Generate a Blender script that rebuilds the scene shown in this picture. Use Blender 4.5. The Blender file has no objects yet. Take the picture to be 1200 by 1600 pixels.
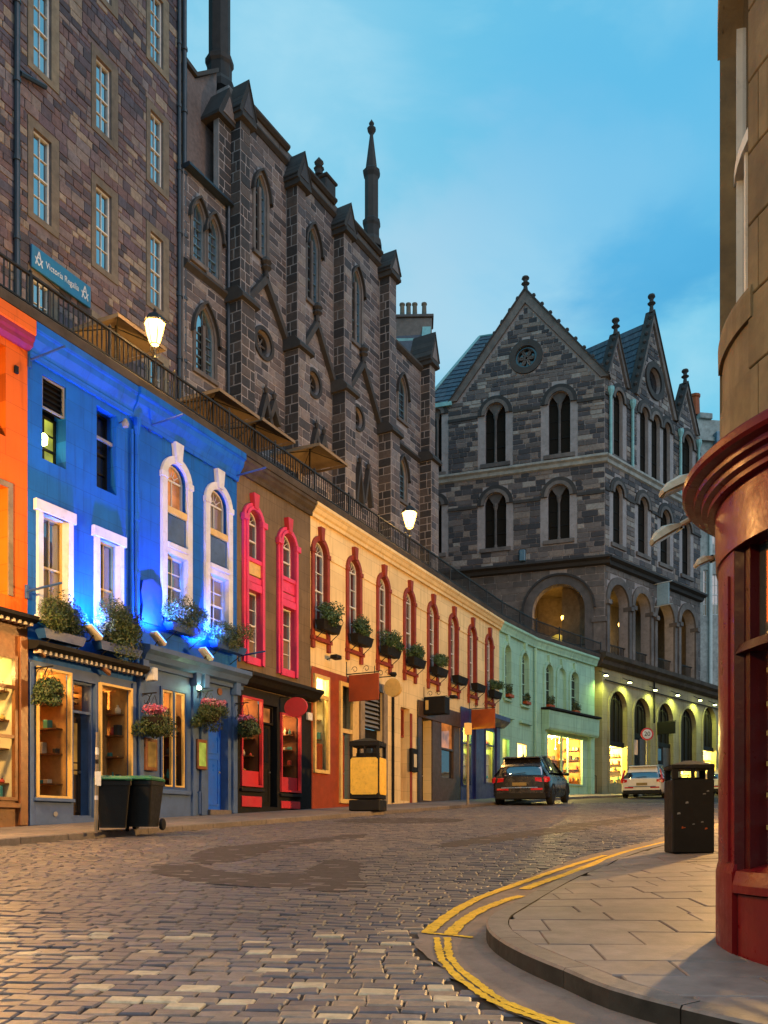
import bpy, bmesh, math, random
from mathutils import Vector, Matrix
from mathutils.geometry import delaunay_2d_cdt
rnd = random.Random(11)
sc = bpy.context.scene
C = sc.collection
R = math.radians
PI = math.pi

# ------------------------------------------------------------------ camera, sky, sun, exposure
F, YH, CZ, SL = 1400.0, 1300.0, 1.035, 0.0609     # focal length / horizon measured on the photograph, eye height, street gradient
cam = bpy.data.cameras.new('camera')
co = bpy.data.objects.new('camera', cam); C.objects.link(co)
cam.sensor_fit = 'VERTICAL'; cam.sensor_height = 36; cam.lens = F / 1600 * 36
cam.shift_y = (YH - 800) / 1600
cam.clip_end = 600; cam.clip_start = 0.05
co.location = (0, 0, CZ); co.rotation_euler = (R(90), 0, 0)
sc.camera = co

SUN_EL, SUN_AZ = R(38), R(135)       # afterglow high behind the camera, to the right
w = bpy.data.worlds.new('World'); sc.world = w; w.use_nodes = True
nt = w.node_tree; nt.nodes.clear()
def N(t, **k):
    n = nt.nodes.new(t)
    for a, b in k.items():
        if a in n.inputs: n.inputs[a].default_value = b
        else: setattr(n, a, b)
    return n
L = lambda a, b: nt.links.new(a, b)
tc = N('ShaderNodeTexCoord')
sky = N('ShaderNodeTexSky', sky_type='NISHITA', sun_disc=False, sun_elevation=R(2.0), sun_rotation=SUN_AZ)
skym = N('ShaderNodeVectorMath', operation='SCALE'); skym.inputs['Scale'].default_value = 0.12
L(sky.outputs[0], skym.inputs[0])
sep = N('ShaderNodeSeparateXYZ'); L(tc.outputs['Generated'], sep.inputs[0])
gr = N('ShaderNodeValToRGB'); L(sep.outputs['Z'], gr.inputs[0])
e = gr.color_ramp.elements
e[0].position = 0.0; e[0].color = (.26, .64, .82, 1)
e[1].position = 0.9; e[1].color = (.13, .50, .78, 1)
x = e.new(.40); x.color = (.19, .61, .83, 1)
mx0 = N('ShaderNodeMixRGB', blend_type='MIX'); mx0.inputs[0].default_value = .94
L(skym.outputs[0], mx0.inputs[1]); L(gr.outputs[0], mx0.inputs[2])
n1 = N('ShaderNodeTexNoise'); n1.inputs['Scale'].default_value = 2.6; n1.inputs['Detail'].default_value = 8; n1.inputs['Roughness'].default_value = .56; n1.inputs['Distortion'].default_value = .3
mp = N('ShaderNodeMapping'); mp.inputs['Scale'].default_value = (1.5, 1.2, 3.0); mp.inputs['Rotation'].default_value = (0, R(-28), 0); mp.inputs['Location'].default_value = (.35, .1, .2)
L(tc.outputs['Generated'], mp.inputs[0]); L(mp.outputs[0], n1.inputs['Vector'])
def direction(px_, py_): return Vector(((px_ - 600) / F, 1, (YH - py_) / F)).normalized()
def cloud(base, col, centre, scale, rot, soft, amount, wob):
    # a bank of cloud round a direction of the sky, its edge broken up by the noise
    sub = N('ShaderNodeVectorMath', operation='SUBTRACT'); L(tc.outputs['Generated'], sub.inputs[0]); sub.inputs[1].default_value = direction(*centre)
    m = N('ShaderNodeMapping'); m.vector_type = 'POINT'; m.inputs['Rotation'].default_value = (0, R(rot), 0); L(sub.outputs[0], m.inputs[0])
    mul = N('ShaderNodeVectorMath', operation='MULTIPLY'); L(m.outputs[0], mul.inputs[0]); mul.inputs[1].default_value = scale
    ln = N('ShaderNodeVectorMath', operation='LENGTH'); L(mul.outputs[0], ln.inputs[0])
    nz = N('ShaderNodeMath', operation='MULTIPLY_ADD'); L(n1.outputs['Fac'], nz.inputs[0]); nz.inputs[1].default_value = wob; L(ln.outputs['Value'], nz.inputs[2])
    r = N('ShaderNodeValToRGB'); L(nz.outputs[0], r.inputs[0]); el = r.color_ramp.elements; r.color_ramp.interpolation = 'EASE'
    el[0].position = soft[0]; el[0].color = (amount,) * 3 + (1,); el[1].position = soft[1]; el[1].color = (0, 0, 0, 1)
    mx = N('ShaderNodeMixRGB'); L(r.outputs[0], mx.inputs[0]); L(base, mx.inputs[1]); mx.inputs[2].default_value = (*col, 1)
    return mx.outputs[0]
cr = N('ShaderNodeValToRGB'); L(n1.outputs['Fac'], cr.inputs[0])
cr.color_ramp.elements[0].position = .46; cr.color_ramp.elements[0].color = (0, 0, 0, 1)
cr.color_ramp.elements[1].position = .68; cr.color_ramp.elements[1].color = (.55, .55, .55, 1)
mx1 = N('ShaderNodeMixRGB'); L(cr.outputs[0], mx1.inputs[0]); L(mx0.outputs[0], mx1.inputs[1]); mx1.inputs[2].default_value = (.40, .71, .85, 1)
c_ = cloud(mx1.outputs[0], (.42, .72, .86), (430, 120), (2.2, 1, 2.6), 20, (.45, 1.45), .75, 1.3)
c_ = cloud(c_, (.44, .66, .80), (700, 480), (1.9, 1, 3.6), 10, (.55, 1.25), .8, 1.2)
c_ = cloud(c_, (.44, .73, .85), (905, 405), (2.6, 1, 5.5), 24, (.5, 1.1), .55, 1.2)
c_ = cloud(c_, (.065, .36, .66), (1075, 425), (3.3, 1, 8.0), 24, (.62, 1.2), .9, 1.25)
c_ = cloud(c_, (.10, .46, .77), (1120, 120), (2.0, 1, 2.2), 0, (.4, 1.3), .7, .9)
bg = N('ShaderNodeBackground'); bg.inputs['Strength'].default_value = 1.06
out = N('ShaderNodeOutputWorld')
L(c_, bg.inputs[0]); L(bg.outputs[0], out.inputs[0])

sl = bpy.data.lights.new('sun', 'SUN'); sl.energy = 1.0; sl.angle = R(50); sl.color = (1, .78, .80)
so = bpy.data.objects.new('sun', sl); C.objects.link(so)
sd = Vector((math.sin(SUN_AZ) * math.cos(SUN_EL), math.cos(SUN_AZ) * math.cos(SUN_EL), math.sin(SUN_EL)))
so.rotation_euler = sd.to_track_quat('Z', 'Y').to_euler()
sc.view_settings.view_transform = 'Standard'; sc.view_settings.look = 'None'
sc.view_settings.gamma = 1; sc.view_settings.use_curve_mapping = False
sc.view_settings.exposure = 0.0
sc.cycles.use_denoising = True
sc.cycles.max_bounces = 6; sc.cycles.diffuse_bounces = 3; sc.cycles.glossy_bounces = 3; sc.cycles.transparent_max_bounces = 10
sc.cycles.sample_clamp_indirect = 4.0
sc.cycles.caustics_reflective = False; sc.cycles.caustics_refractive = False

# ------------------------------------------------------------------ materials
def new_mat(name):
    m = bpy.data.materials.new(name); m.use_nodes = True
    t = m.node_tree; t.nodes.clear()
    o = t.nodes.new('ShaderNodeOutputMaterial'); b = t.nodes.new('ShaderNodeBsdfPrincipled')
    t.links.new(b.outputs[0], o.inputs[0])
    return m, t, b, o
def noise(t, scale, detail=4, rough=.55, vec=None):
    g = t.nodes.new('ShaderNodeNewGeometry')
    n = t.nodes.new('ShaderNodeTexNoise'); n.inputs['Scale'].default_value = scale
    n.inputs['Detail'].default_value = detail; n.inputs['Roughness'].default_value = rough
    t.links.new(g.outputs['Position'], n.inputs['Vector'])
    return n
def ramp(t, src, stops):
    r = t.nodes.new('ShaderNodeValToRGB'); t.links.new(src, r.inputs[0])
    el = r.color_ramp.elements
    while len(el) < len(stops): el.new(.5)
    for k, (p, c) in enumerate(stops):
        el[k].position = p; el[k].color = (*c, 1)
    return r
def mixc(t, fac, a, b, mode='MIX'):
    m = t.nodes.new('ShaderNodeMixRGB'); m.blend_type = mode
    for k, v in enumerate((fac, a, b)):
        if isinstance(v, (int, float)): m.inputs[k].default_value = v
        elif isinstance(v, tuple): m.inputs[k].default_value = (*v, 1) if len(v) == 3 else v
        else: t.links.new(v, m.inputs[k])
    return m
def bump(t, b, src, strength=.3, dist=.02):
    u = t.nodes.new('ShaderNodeBump'); u.inputs['Strength'].default_value = strength; u.inputs['Distance'].default_value = dist
    t.links.new(src, u.inputs['Height']); t.links.new(u.outputs[0], b.inputs['Normal'])
def paint(name, col, rough=.5, var=.25, scale=1.6, grime=(.05, .045, .04), grime_amt=.35, bmp=.08, metallic=0, streak=False, blocks=None):
    """painted / plastered surface: mottled tone, grime in patches, fine relief"""
    m, t, b, o = new_mat(name)
    n = noise(t, scale, 6, .6)
    r = ramp(t, n.outputs['Fac'], [(.3, tuple(c * (1 - var) for c in col)), (.7, tuple(min(1, c * (1 + var * .55)) for c in col))])
    n2 = noise(t, scale * 2.7, 8, .68)
    if streak:
        mpn = t.nodes.new('ShaderNodeMapping'); mpn.inputs['Scale'].default_value = (2.4, 2.4, .16)
        t.links.new(n2.inputs['Vector'].links[0].from_socket, mpn.inputs[0]); t.links.new(mpn.outputs[0], n2.inputs['Vector'])
    f = ramp(t, n2.outputs['Fac'], [(.52, (0, 0, 0)), (.78, (grime_amt,) * 3)])
    mm = mixc(t, f.outputs[0], r.outputs[0], grime)
    if blocks:       # lined-out render: faint block joints, chips and flaking
        tcn = t.nodes.new('ShaderNodeTexCoord'); sx = t.nodes.new('ShaderNodeSeparateXYZ'); cx = t.nodes.new('ShaderNodeCombineXYZ')
        t.links.new(tcn.outputs['Object'], sx.inputs[0]); t.links.new(sx.outputs['X'], cx.inputs[0]); t.links.new(sx.outputs['Z'], cx.inputs[1])
        bk = t.nodes.new('ShaderNodeTexBrick'); t.links.new(cx.outputs[0], bk.inputs['Vector'])
        bk.inputs['Scale'].default_value = 1; bk.inputs['Brick Width'].default_value = blocks[0]; bk.inputs['Row Height'].default_value = blocks[1]; bk.inputs['Mortar Size'].default_value = .006; bk.inputs['Mortar Smooth'].default_value = .3
        bk.inputs['Color1'].default_value = (1, 1, 1, 1); bk.inputs['Color2'].default_value = (.86, .86, .86, 1); bk.inputs['Mortar'].default_value = (.48, .48, .48, 1)
        m2 = mixc(t, .8, mm.outputs[0], bk.outputs['Color'], 'MULTIPLY')
        nf = noise(t, 5.5, 10, .75); ff = ramp(t, nf.outputs['Fac'], [(.64, (0, 0, 0)), (.69, (.55,) * 3)])
        mm = mixc(t, ff.outputs[0], m2.outputs[0], tuple(min(1, c * .45 + .05) for c in col))
    t.links.new(mm.outputs[0], b.inputs['Base Color'])
    n3 = noise(t, 38, 5, .6)
    rr = ramp(t, n2.outputs['Fac'], [(.3, (max(.04, rough - .12),) * 3), (.7, (min(1, rough + .15),) * 3)])
    t.links.new(rr.outputs[0], b.inputs['Roughness'])
    b.inputs['Metallic'].default_value = metallic
    if rough > .48 and not metallic: b.inputs['Specular IOR Level'].default_value = .22
    if bmp: bump(t, b, n3.outputs['Fac'], bmp * 2.2, .01)
    return m
def stone(name, pal, rough=.85, scale=9, bmp=.5, dirt=.55):
    """one tone per stone (object or mesh island), weathered, gritty"""
    m, t, b, o = new_mat(name)
    oi = t.nodes.new('ShaderNodeObjectInfo'); g = t.nodes.new('ShaderNodeNewGeometry')
    a = t.nodes.new('ShaderNodeMath'); a.operation = 'ADD'; t.links.new(oi.outputs['Random'], a.inputs[0]); t.links.new(g.outputs['Random Per Island'], a.inputs[1])
    fr = t.nodes.new('ShaderNodeMath'); fr.operation = 'FRACT'; t.links.new(a.outputs[0], fr.inputs[0])
    k = len(pal)
    r = ramp(t, fr.outputs[0], [(i / k, c) for i, c in enumerate(pal)])
    r.color_ramp.interpolation = 'CONSTANT' if k > 3 else 'LINEAR'
    n = noise(t, scale, 8, .65)
    f = ramp(t, n.outputs['Fac'], [(.25, (.55, .55, .55)), (.75, (1.25, 1.25, 1.25))])
    m1 = mixc(t, 1.0, r.outputs[0], f.outputs[0], 'MULTIPLY')
    n2 = noise(t, .55, 7, .62)
    f2 = ramp(t, n2.outputs['Fac'], [(.42, (0, 0, 0)), (.68, (dirt,) * 3)])
    m2 = mixc(t, f2.outputs[0], m1.outputs[0], (.025, .022, .022))
    t.links.new(m2.outputs[0], b.inputs['Base Color'])
    b.inputs['Roughness'].default_value = rough
    n3 = noise(t, scale * 4, 6, .7)
    bump(t, b, n3.outputs['Fac'], bmp, .012)
    return m
def glow(name, col, s, var=0., scale=3.):
    m, t, b, o = new_mat(name)
    b.inputs['Base Color'].default_value = (*[min(.8, c * .3) for c in col], 1); b.inputs['Roughness'].default_value = .3
    b.inputs['Emission Color'].default_value = (*col, 1); b.inputs['Emission Strength'].default_value = s
    if var:
        n = noise(t, scale, 4, .6)
        r = ramp(t, n.outputs['Fac'], [(.38, tuple(c * (1 - var) for c in col)), (.62, col)])
        t.links.new(r.outputs[0], b.inputs['Emission Color'])
    return m
class _Out:
    def __init__(s, o): s.outputs = [o]
def schlick(t):
    lw = t.nodes.new('ShaderNodeLayerWeight'); lw.inputs['Blend'].default_value = .5
    pw = t.nodes.new('ShaderNodeMath'); pw.operation = 'POWER'; t.links.new(lw.outputs['Facing'], pw.inputs[0]); pw.inputs[1].default_value = 5
    ma = t.nodes.new('ShaderNodeMath'); ma.operation = 'MULTIPLY_ADD'; t.links.new(pw.outputs[0], ma.inputs[0]); ma.inputs[1].default_value = .96; ma.inputs[2].default_value = .04
    return _Out(ma.outputs[0])
def pane_mat(name, tint=(.012, .014, .018), refl=.35, emit=None, es=0., rough=.03, wavy=.1):
    m, t, b, o = new_mat(name)
    b.inputs['Base Color'].default_value = (*tint, 1); b.inputs['Roughness'].default_value = .4; b.inputs['Specular IOR Level'].default_value = .02
    if emit:
        n = noise(t, 1.8, 3, .5)
        r = ramp(t, n.outputs['Fac'], [(.35, tuple(c * .25 for c in emit)), (.65, emit)])
        t.links.new(r.outputs[0], b.inputs['Emission Color']); b.inputs['Emission Strength'].default_value = es
    gl = t.nodes.new('ShaderNodeBsdfGlossy'); gl.inputs['Roughness'].default_value = rough; gl.inputs['Color'].default_value = (.95, .97, 1, 1)
    fz = schlick(t)
    ad = t.nodes.new('ShaderNodeMath'); ad.operation = 'ADD'; ad.use_clamp = True; ad.inputs[1].default_value = refl - .04
    t.links.new(fz.outputs[0], ad.inputs[0])
    n = noise(t, 2.2, 2, .5)
    u = t.nodes.new('ShaderNodeBump'); u.inputs['Strength'].default_value = wavy; u.inputs['Distance'].default_value = .02
    t.links.new(n.outputs['Fac'], u.inputs['Height']); t.links.new(u.outputs[0], gl.inputs['Normal'])
    ms = t.nodes.new('ShaderNodeMixShader'); t.links.new(ad.outputs[0], ms.inputs[0]); t.links.new(b.outputs[0], ms.inputs[1]); t.links.new(gl.outputs[0], ms.inputs[2])
    t.links.new(ms.outputs[0], o.inputs[0])
    return m
def clear_glass(name, tint=(.9, .93, .92), refl=.03):
    m, t, b, o = new_mat(name); t.nodes.remove(b)
    tr = t.nodes.new('ShaderNodeBsdfTransparent'); tr.inputs[0].default_value = (*tint, 1)
    gl = t.nodes.new('ShaderNodeBsdfGlossy'); gl.inputs['Roughness'].default_value = .02
    fz = schlick(t)
    ad = t.nodes.new('ShaderNodeMath'); ad.operation = 'ADD'; ad.inputs[1].default_value = refl; ad.use_clamp = True
    t.links.new(fz.outputs[0], ad.inputs[0])
    ms = t.nodes.new('ShaderNodeMixShader'); t.links.new(ad.outputs[0], ms.inputs[0]); t.links.new(tr.outputs[0], ms.inputs[1]); t.links.new(gl.outputs[0], ms.inputs[2])
    t.links.new(ms.outputs[0], o.inputs[0])
    return m
def leafmat(name, cols, rough=.55):
    m, t, b, o = new_mat(name)
    g = t.nodes.new('ShaderNodeNewGeometry')
    k = len(cols)
    r = ramp(t, g.outputs['Random Per Island'], [(i / max(1, k - 1), c) for i, c in enumerate(cols)])
    t.links.new(r.outputs[0], b.inputs['Base Color']); b.inputs['Roughness'].default_value = rough
    return m

M = {}
M['blue'] = paint('blue_paint', (.004, .105, .48), .6, .22, 1.2, (.012, .035, .10), .6, .12, streak=True, blocks=(.95, .42))
M['blue_dark'] = paint('dark_blue_paint', (.010, .055, .20), .4, .25)
M['blue_shop'] = paint('dusty_blue_paint', (.062, .11, .235), .5, .22, 2)
M['blue_bright'] = paint('bright_blue_gloss', (.012, .11, .62), .35, .12)
M['white'] = paint('white_paint', (.56, .56, .60), .5, .16, 2, (.16, .14, .13), .45)
M['orange'] = paint('orange_paint', (.62, .11, .006), .55, .16, 1.1, (.16, .03, .006), .6, .12, streak=True, blocks=(1.0, .5))
M['magenta'] = paint('magenta_paint', (.20, .018, .06), .5, .15)
M['pink'] = paint('pink_paint', (.62, .035, .11), .45, .2, 2)
M['taupe'] = paint('taupe_render', (.150, .105, .062), .8, .25, 1.3, (.03, .025, .02), .6, .15, streak=True, blocks=(1.2, .5))
M['cream'] = paint('cream_render', (.77, .56, .27), .75, .14, .9, (.30, .19, .08), .65, .15, streak=True, blocks=(1.3, .5))
M['redtrim'] = paint('ox_red_trim', (.24, .038, .018), .55, .25, 3)
M['redwall'] = paint('red_brown_paint', (.25, .045, .014), .55, .25, 1.6)
M['green'] = paint('mint_render', (.29, .52, .40), .7, .14, 1.0, (.08, .13, .09), .6, .15, streak=True, blocks=(1.1, .5))
M['olive'] = paint('olive_render', (.30, .26, .15), .75, .2, .9, (.08, .06, .03), .45, .15, streak=True, blocks=(1.1, .45))
M['dark'] = paint('black_paint', (.007, .0065, .0065), .68, .3, 3, (.03, .026, .023), .25)
M['brownshop'] = paint('dark_brown_paint', (.062, .034, .020), .45, .25, 2)
M['brownwood'] = paint('varnished_wood', (.17, .062, .018), .35, .35, 6)
M['navy'] = paint('navy_paint', (.022, .025, .11), .4, .25)
M['iron'] = paint('cast_iron', (.016, .015, .015), .5, .3, 6, (.06, .03, .015), .4)
M['ledge'] = paint('dark_ledge_stone', (.060, .047, .036), .85, .4, 1.5, (.015, .013, .012), .6, .3)
M['gold'] = paint('yellow_cream_wood', (.62, .40, .12), .45, .15, 3)
M['sashw'] = paint('sash_white', (.62, .60, .56), .45, .12, 4)
M['lead'] = paint('blue_lead', (.10, .17, .22), .45, .3, 3, metallic=.3)
M['pipeblue'] = paint('pale_copper_green_pipe', (.22, .42, .42), .5, .2, 3)
M['pipedark'] = paint('dark_drainpipe', (.016, .024, .035), .38, .2, 3)
M['mortar'] = paint('pale_mortar', (.30, .26, .255), .95, .2, 2.5, (.08, .065, .06), .5, .3)
M['mortar_d'] = paint('dark_mortar', (.17, .130, .130), .95, .3, 2, (.035, .03, .03), .5, .3)
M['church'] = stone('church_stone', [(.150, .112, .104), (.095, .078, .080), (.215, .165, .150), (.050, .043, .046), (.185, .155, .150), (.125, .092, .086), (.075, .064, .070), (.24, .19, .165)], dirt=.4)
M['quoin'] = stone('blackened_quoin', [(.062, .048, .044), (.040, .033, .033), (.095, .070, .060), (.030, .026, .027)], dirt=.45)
M['tenement'] = stone('rubble_stone', [(.165, .112, .118), (.215, .160, .140), (.095, .070, .084), (.29, .22, .165), (.150, .088, .086), (.088, .076, .100), (.19, .150, .150), (.13, .084, .098), (.20, .138, .130), (.06, .05, .062)], dirt=.35, bmp=.8)
M['goth'] = stone('gothic_stone', [(.165, .130, .118), (.055, .048, .052), (.235, .180, .150), (.040, .037, .042), (.31, .265, .235), (.105, .084, .078), (.048, .043, .048), (.13, .105, .10), (.07, .062, .068)], dirt=.3)
M['trim'] = stone('dressed_stone', [(.135, .110, .100), (.105, .088, .082), (.165, .132, .116)], scale=3, bmp=.3, dirt=.6)
M['trim_d'] = stone('black_dressed_stone', [(.040, .034, .031), (.055, .045, .039), (.032, .028, .027)], scale=3, bmp=.3, dirt=.5)
M['margin'] = stone('sandstone_margin', [(.20, .155, .105), (.24, .185, .12), (.165, .125, .088)], scale=4, bmp=.3, dirt=.3)
M['pale'] = stone('pale_grey_stone', [(.30, .30, .28), (.25, .25, .24), (.36, .35, .32)], scale=3, bmp=.3, dirt=.25)
M['drum'] = stone('amber_sandstone', [(.23, .155, .066), (.20, .132, .055), (.25, .17, .078)], scale=5, bmp=.35, dirt=.55)
M['slate'] = stone('roof_slate', [(.035, .038, .060), (.055, .055, .078), (.042, .048, .066), (.07, .066, .085), (.05, .044, .062)], rough=.5, scale=6, bmp=.3, dirt=.2)
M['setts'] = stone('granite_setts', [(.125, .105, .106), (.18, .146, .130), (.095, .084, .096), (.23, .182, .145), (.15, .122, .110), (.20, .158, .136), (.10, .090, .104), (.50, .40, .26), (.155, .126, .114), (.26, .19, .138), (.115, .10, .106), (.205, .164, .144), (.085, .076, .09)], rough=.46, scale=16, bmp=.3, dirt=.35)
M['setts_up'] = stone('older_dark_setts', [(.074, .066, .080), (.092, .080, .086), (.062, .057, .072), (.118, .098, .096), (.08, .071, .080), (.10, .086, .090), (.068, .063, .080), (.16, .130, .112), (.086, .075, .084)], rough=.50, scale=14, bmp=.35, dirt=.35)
M['channel'] = paint('concrete_channel', (.19, .150, .128), .8, .25, 3, (.06, .05, .045), .5, .3)
M['kerb_face'] = paint('dark_kerb_face', (.035, .028, .022), .8, .5, 6)
M['bed'] = paint('sett_bedding', (.040, .034, .030), .9, .4, 9)
M['tarmac'] = paint('worn_tarmac', (.046, .040, .043), .72, .3, 5, (.09, .08, .075), .35, .5)
M['slab'] = stone('paving_slab', [(.185, .152, .140), (.165, .136, .126), (.205, .168, .152), (.175, .142, .130), (.15, .126, .12)], rough=.6, scale=5, bmp=.25, dirt=.45)
M['kerb'] = stone('granite_kerb', [(.15, .125, .112), (.125, .106, .098), (.17, .14, .125)], rough=.6, scale=12, bmp=.4, dirt=.4)
M['yellow'] = paint('road_line_yellow', (.70, .42, .02), .6, .2, 7, (.16, .11, .05), .75, .3)
_m = M['yellow']; _t = _m.node_tree; _b = next(n for n in _t.nodes if n.type == 'BSDF_PRINCIPLED'); _o = next(n for n in _t.nodes if n.type == 'OUTPUT_MATERIAL')
_n = noise(_t, 17, 9, .72); _r = ramp(_t, _n.outputs['Fac'], [(.59, (0, 0, 0)), (.66, (.9, .9, .9))]); _tr = _t.nodes.new('ShaderNodeBsdfTransparent'); _mx = _t.nodes.new('ShaderNodeMixShader')
_t.links.new(_r.outputs[0], _mx.inputs[0]); _t.links.new(_b.outputs[0], _mx.inputs[1]); _t.links.new(_tr.outputs[0], _mx.inputs[2]); _t.links.new(_mx.outputs[0], _o.inputs[0])
M['cloth'] = paint('parasol_canvas', (.20, .145, .095), .85, .15, 2)
M['pane_sky'] = pane_mat('sky_lit_pane', refl=.5)
M['pane_dark'] = pane_mat('dark_pane', refl=.10)
M['frosted'] = paint('frosted_glass_sign', (.30, .40, .45), .3, .15, 2)
M['pane_black'] = pane_mat('black_pane', tint=(.018, .015, .012), refl=-.22)
M['pane_mid'] = pane_mat('dusk_pane', tint=(.05, .045, .035), refl=.24)
M['pane_warm'] = pane_mat('warm_lit_pane', emit=(.85, .38, .06), es=.55, refl=.08)
M['pane_fire'] = pane_mat('orange_lit_pane', emit=(1., .30, .06), es=.8, refl=.06)
M['pane_lime'] = pane_mat('yellow_green_lit_pane', emit=(.75, .80, .10), es=.9, refl=.05)
M['pane_lime2'] = pane_mat('green_lit_pane', emit=(.42, .78, .05), es=.5, refl=.05)
M['pane_yel'] = pane_mat('yellow_lit_pane', emit=(1., .66, .07), es=1.5, refl=.03)
M['pane_dusk'] = pane_mat('curtained_pane', tint=(.16, .11, .06), emit=(.5, .28, .10), es=.12, refl=.16)
M['glass'] = clear_glass('shop_glass', refl=-.02)
M['bulb0'] = glow('lamp_bulb', (1., .62, .16), 60)
def lit_glass(name, col, k):
    m, t, b, o = new_mat(name); t.nodes.remove(b)
    em = t.nodes.new('ShaderNodeEmission'); em.inputs[0].default_value = (*col, 1); em.inputs[1].default_value = k
    tr = t.nodes.new('ShaderNodeBsdfTransparent'); ad = t.nodes.new('ShaderNodeAddShader')
    t.links.new(em.outputs[0], ad.inputs[0]); t.links.new(tr.outputs[0], ad.inputs[1]); t.links.new(ad.outputs[0], o.inputs[0]); return m
M['bulb'] = lit_glass('lantern_glow', (1., .56, .10), 6)
M['bulb_small'] = glow('small_bulb', (1., .78, .4), 14)
M['bulb_blue'] = glow('blue_flood_lens', (.05, .25, 1.), 10)
M['bulb_lime'] = glow('arcade_lamp_lens', (.9, 1., .3), 22)
M['bulb_green'] = glow('green_white_lens', (.7, 1., .5), 12)
M['rubber'] = paint('tyre_rubber', (.012, .012, .012), .8, .2, 8)
M['chrome'] = paint('alloy_metal', (.50, .48, .45), .28, .1, 6, metallic=.9)
M['binplastic'] = paint('bin_plastic', (.008, .008, .008), .5, .2, 4, (.04, .035, .03), .25, .15)
M['bingreen'] = paint('green_bin_lid', (.012, .12, .045), .4, .2, 4)
M['binyellow'] = paint('yellow_bin_panel', (.72, .43, .03), .45, .15, 4, (.12, .08, .02), .5)
M['polegrey'] = paint('weathered_pole', (.20, .165, .12), .6, .3, 5)
M['grey'] = paint('galvanised_grey', (.20, .20, .20), .5, .25, 5)
M['housing'] = paint('cream_lamp_housing', (.45, .40, .31), .45, .2, 5)
M['shopred'] = paint('glossy_red_paint', (.15, .005, .006), .33, .3, 3, (.07, .004, .004), .4, .06)
for _n in M['shopred'].node_tree.nodes:
    if _n.type == 'BSDF_PRINCIPLED': _n.inputs['Specular IOR Level'].default_value = .22
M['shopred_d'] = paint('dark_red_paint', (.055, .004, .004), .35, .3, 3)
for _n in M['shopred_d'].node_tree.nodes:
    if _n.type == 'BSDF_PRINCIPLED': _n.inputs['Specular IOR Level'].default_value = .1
M['signred'] = paint('sign_red', (.45, .02, .03), .45, .15)
M['signblue'] = paint('sign_blue', (.015, .13, .27), .45, .12, 2)
M['signbrown'] = paint('sign_rust', (.30, .060, .012), .5, .2, 3)
M['leaf'] = leafmat('leaf', [(.014, .032, .007), (.03, .065, .011), (.055, .085, .016), (.085, .075, .02)])
M['leaf_d'] = leafmat('dark_leaf', [(.012, .030, .010), (.025, .065, .014), (.05, .11, .025)])
M['flower'] = leafmat('petal', [(.55, .03, .06), (.60, .08, .20), (.65, .30, .35), (.35, .02, .12)])
M['flower_w'] = leafmat('pale_petal', [(.35, .55, .60), (.20, .45, .55), (.5, .55, .6)])
M['soil'] = paint('dark_soil', (.02, .014, .01), .95)
M['ins_warm'] = paint('warm_interior', (.42, .22, .07), .8, .35, 2.5)
M['ins_brown'] = paint('brown_interior', (.16, .065, .022), .7, .4, 3)
M['ins_cream'] = paint('pale_interior', (.62, .52, .33), .8, .15, 2)
M['ins_dark'] = paint('dim_interior', (.045, .028, .016), .8, .4, 3)
M['carblack'] = paint('dark_car_paint', (.010, .008, .008), .22, .1, 2, bmp=0)
M['carwhite'] = paint('white_car_paint', (.62, .58, .52), .25, .06, 2, grime_amt=.1, bmp=0)
M['carglass'] = pane_mat('car_glass', tint=(.008, .010, .012), refl=.22, wavy=0)
M['taillight'] = paint('tail_lamp_red', (.42, .006, .010), .2, .1)
M['plate'] = paint('plate_yellow', (.22, .16, .06), .5, .1)
GOODS = [paint('goods_%s' % k, c, .5, .2, 5) for k, c in (('red', (.4, .05, .03)), ('ochre', (.55, .36, .08)), ('cream', (.6, .52, .36)), ('teal', (.05, .22, .2)), ('black', (.03, .03, .03)))]
# ------------------------------------------------------------------ helpers
class Fr:
    """A facade plane: origin in plan, angle from straight ahead; u runs along it, off stands out of it towards the street."""
    def __init__(s, ox, oy, a):
        s.o = (ox, oy); s.a = a
        s.d = (math.sin(a), math.cos(a)); s.n = (math.cos(a), -math.sin(a)); s.rot = PI / 2 - a
    def u(s, x, off=0.):
        k = (x - 600) / F
        ox, oy = s.o[0] + off * s.n[0], s.o[1] + off * s.n[1]
        return (k * oy - ox) / (s.d[0] - k * s.d[1])
    def z(s, x, y, off=0.):
        Y = s.o[1] + off * s.n[1] + s.u(x, off) * s.d[1]
        return CZ + (YH - y) / F * Y
    def uz(s, x, y, off=0.): return s.u(x, off), s.z(x, y, off)
    def w(s, u, y, z):
        return Vector((s.o[0] + u * s.d[0] - y * s.n[0], s.o[1] + u * s.d[1] - y * s.n[1], z))
    def at(s, x):
        u = s.u(x); p = s.w(u, 0, 0); return Fr(p.x, p.y, s.a)
    def gz(s, u, y=0): return SL * s.w(u, y, 0).y + .12
def px(p):
    Y = max(p[1], .1); return 600 + F * p[0] / Y, YH - F * (p[2] - CZ) / Y

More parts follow.
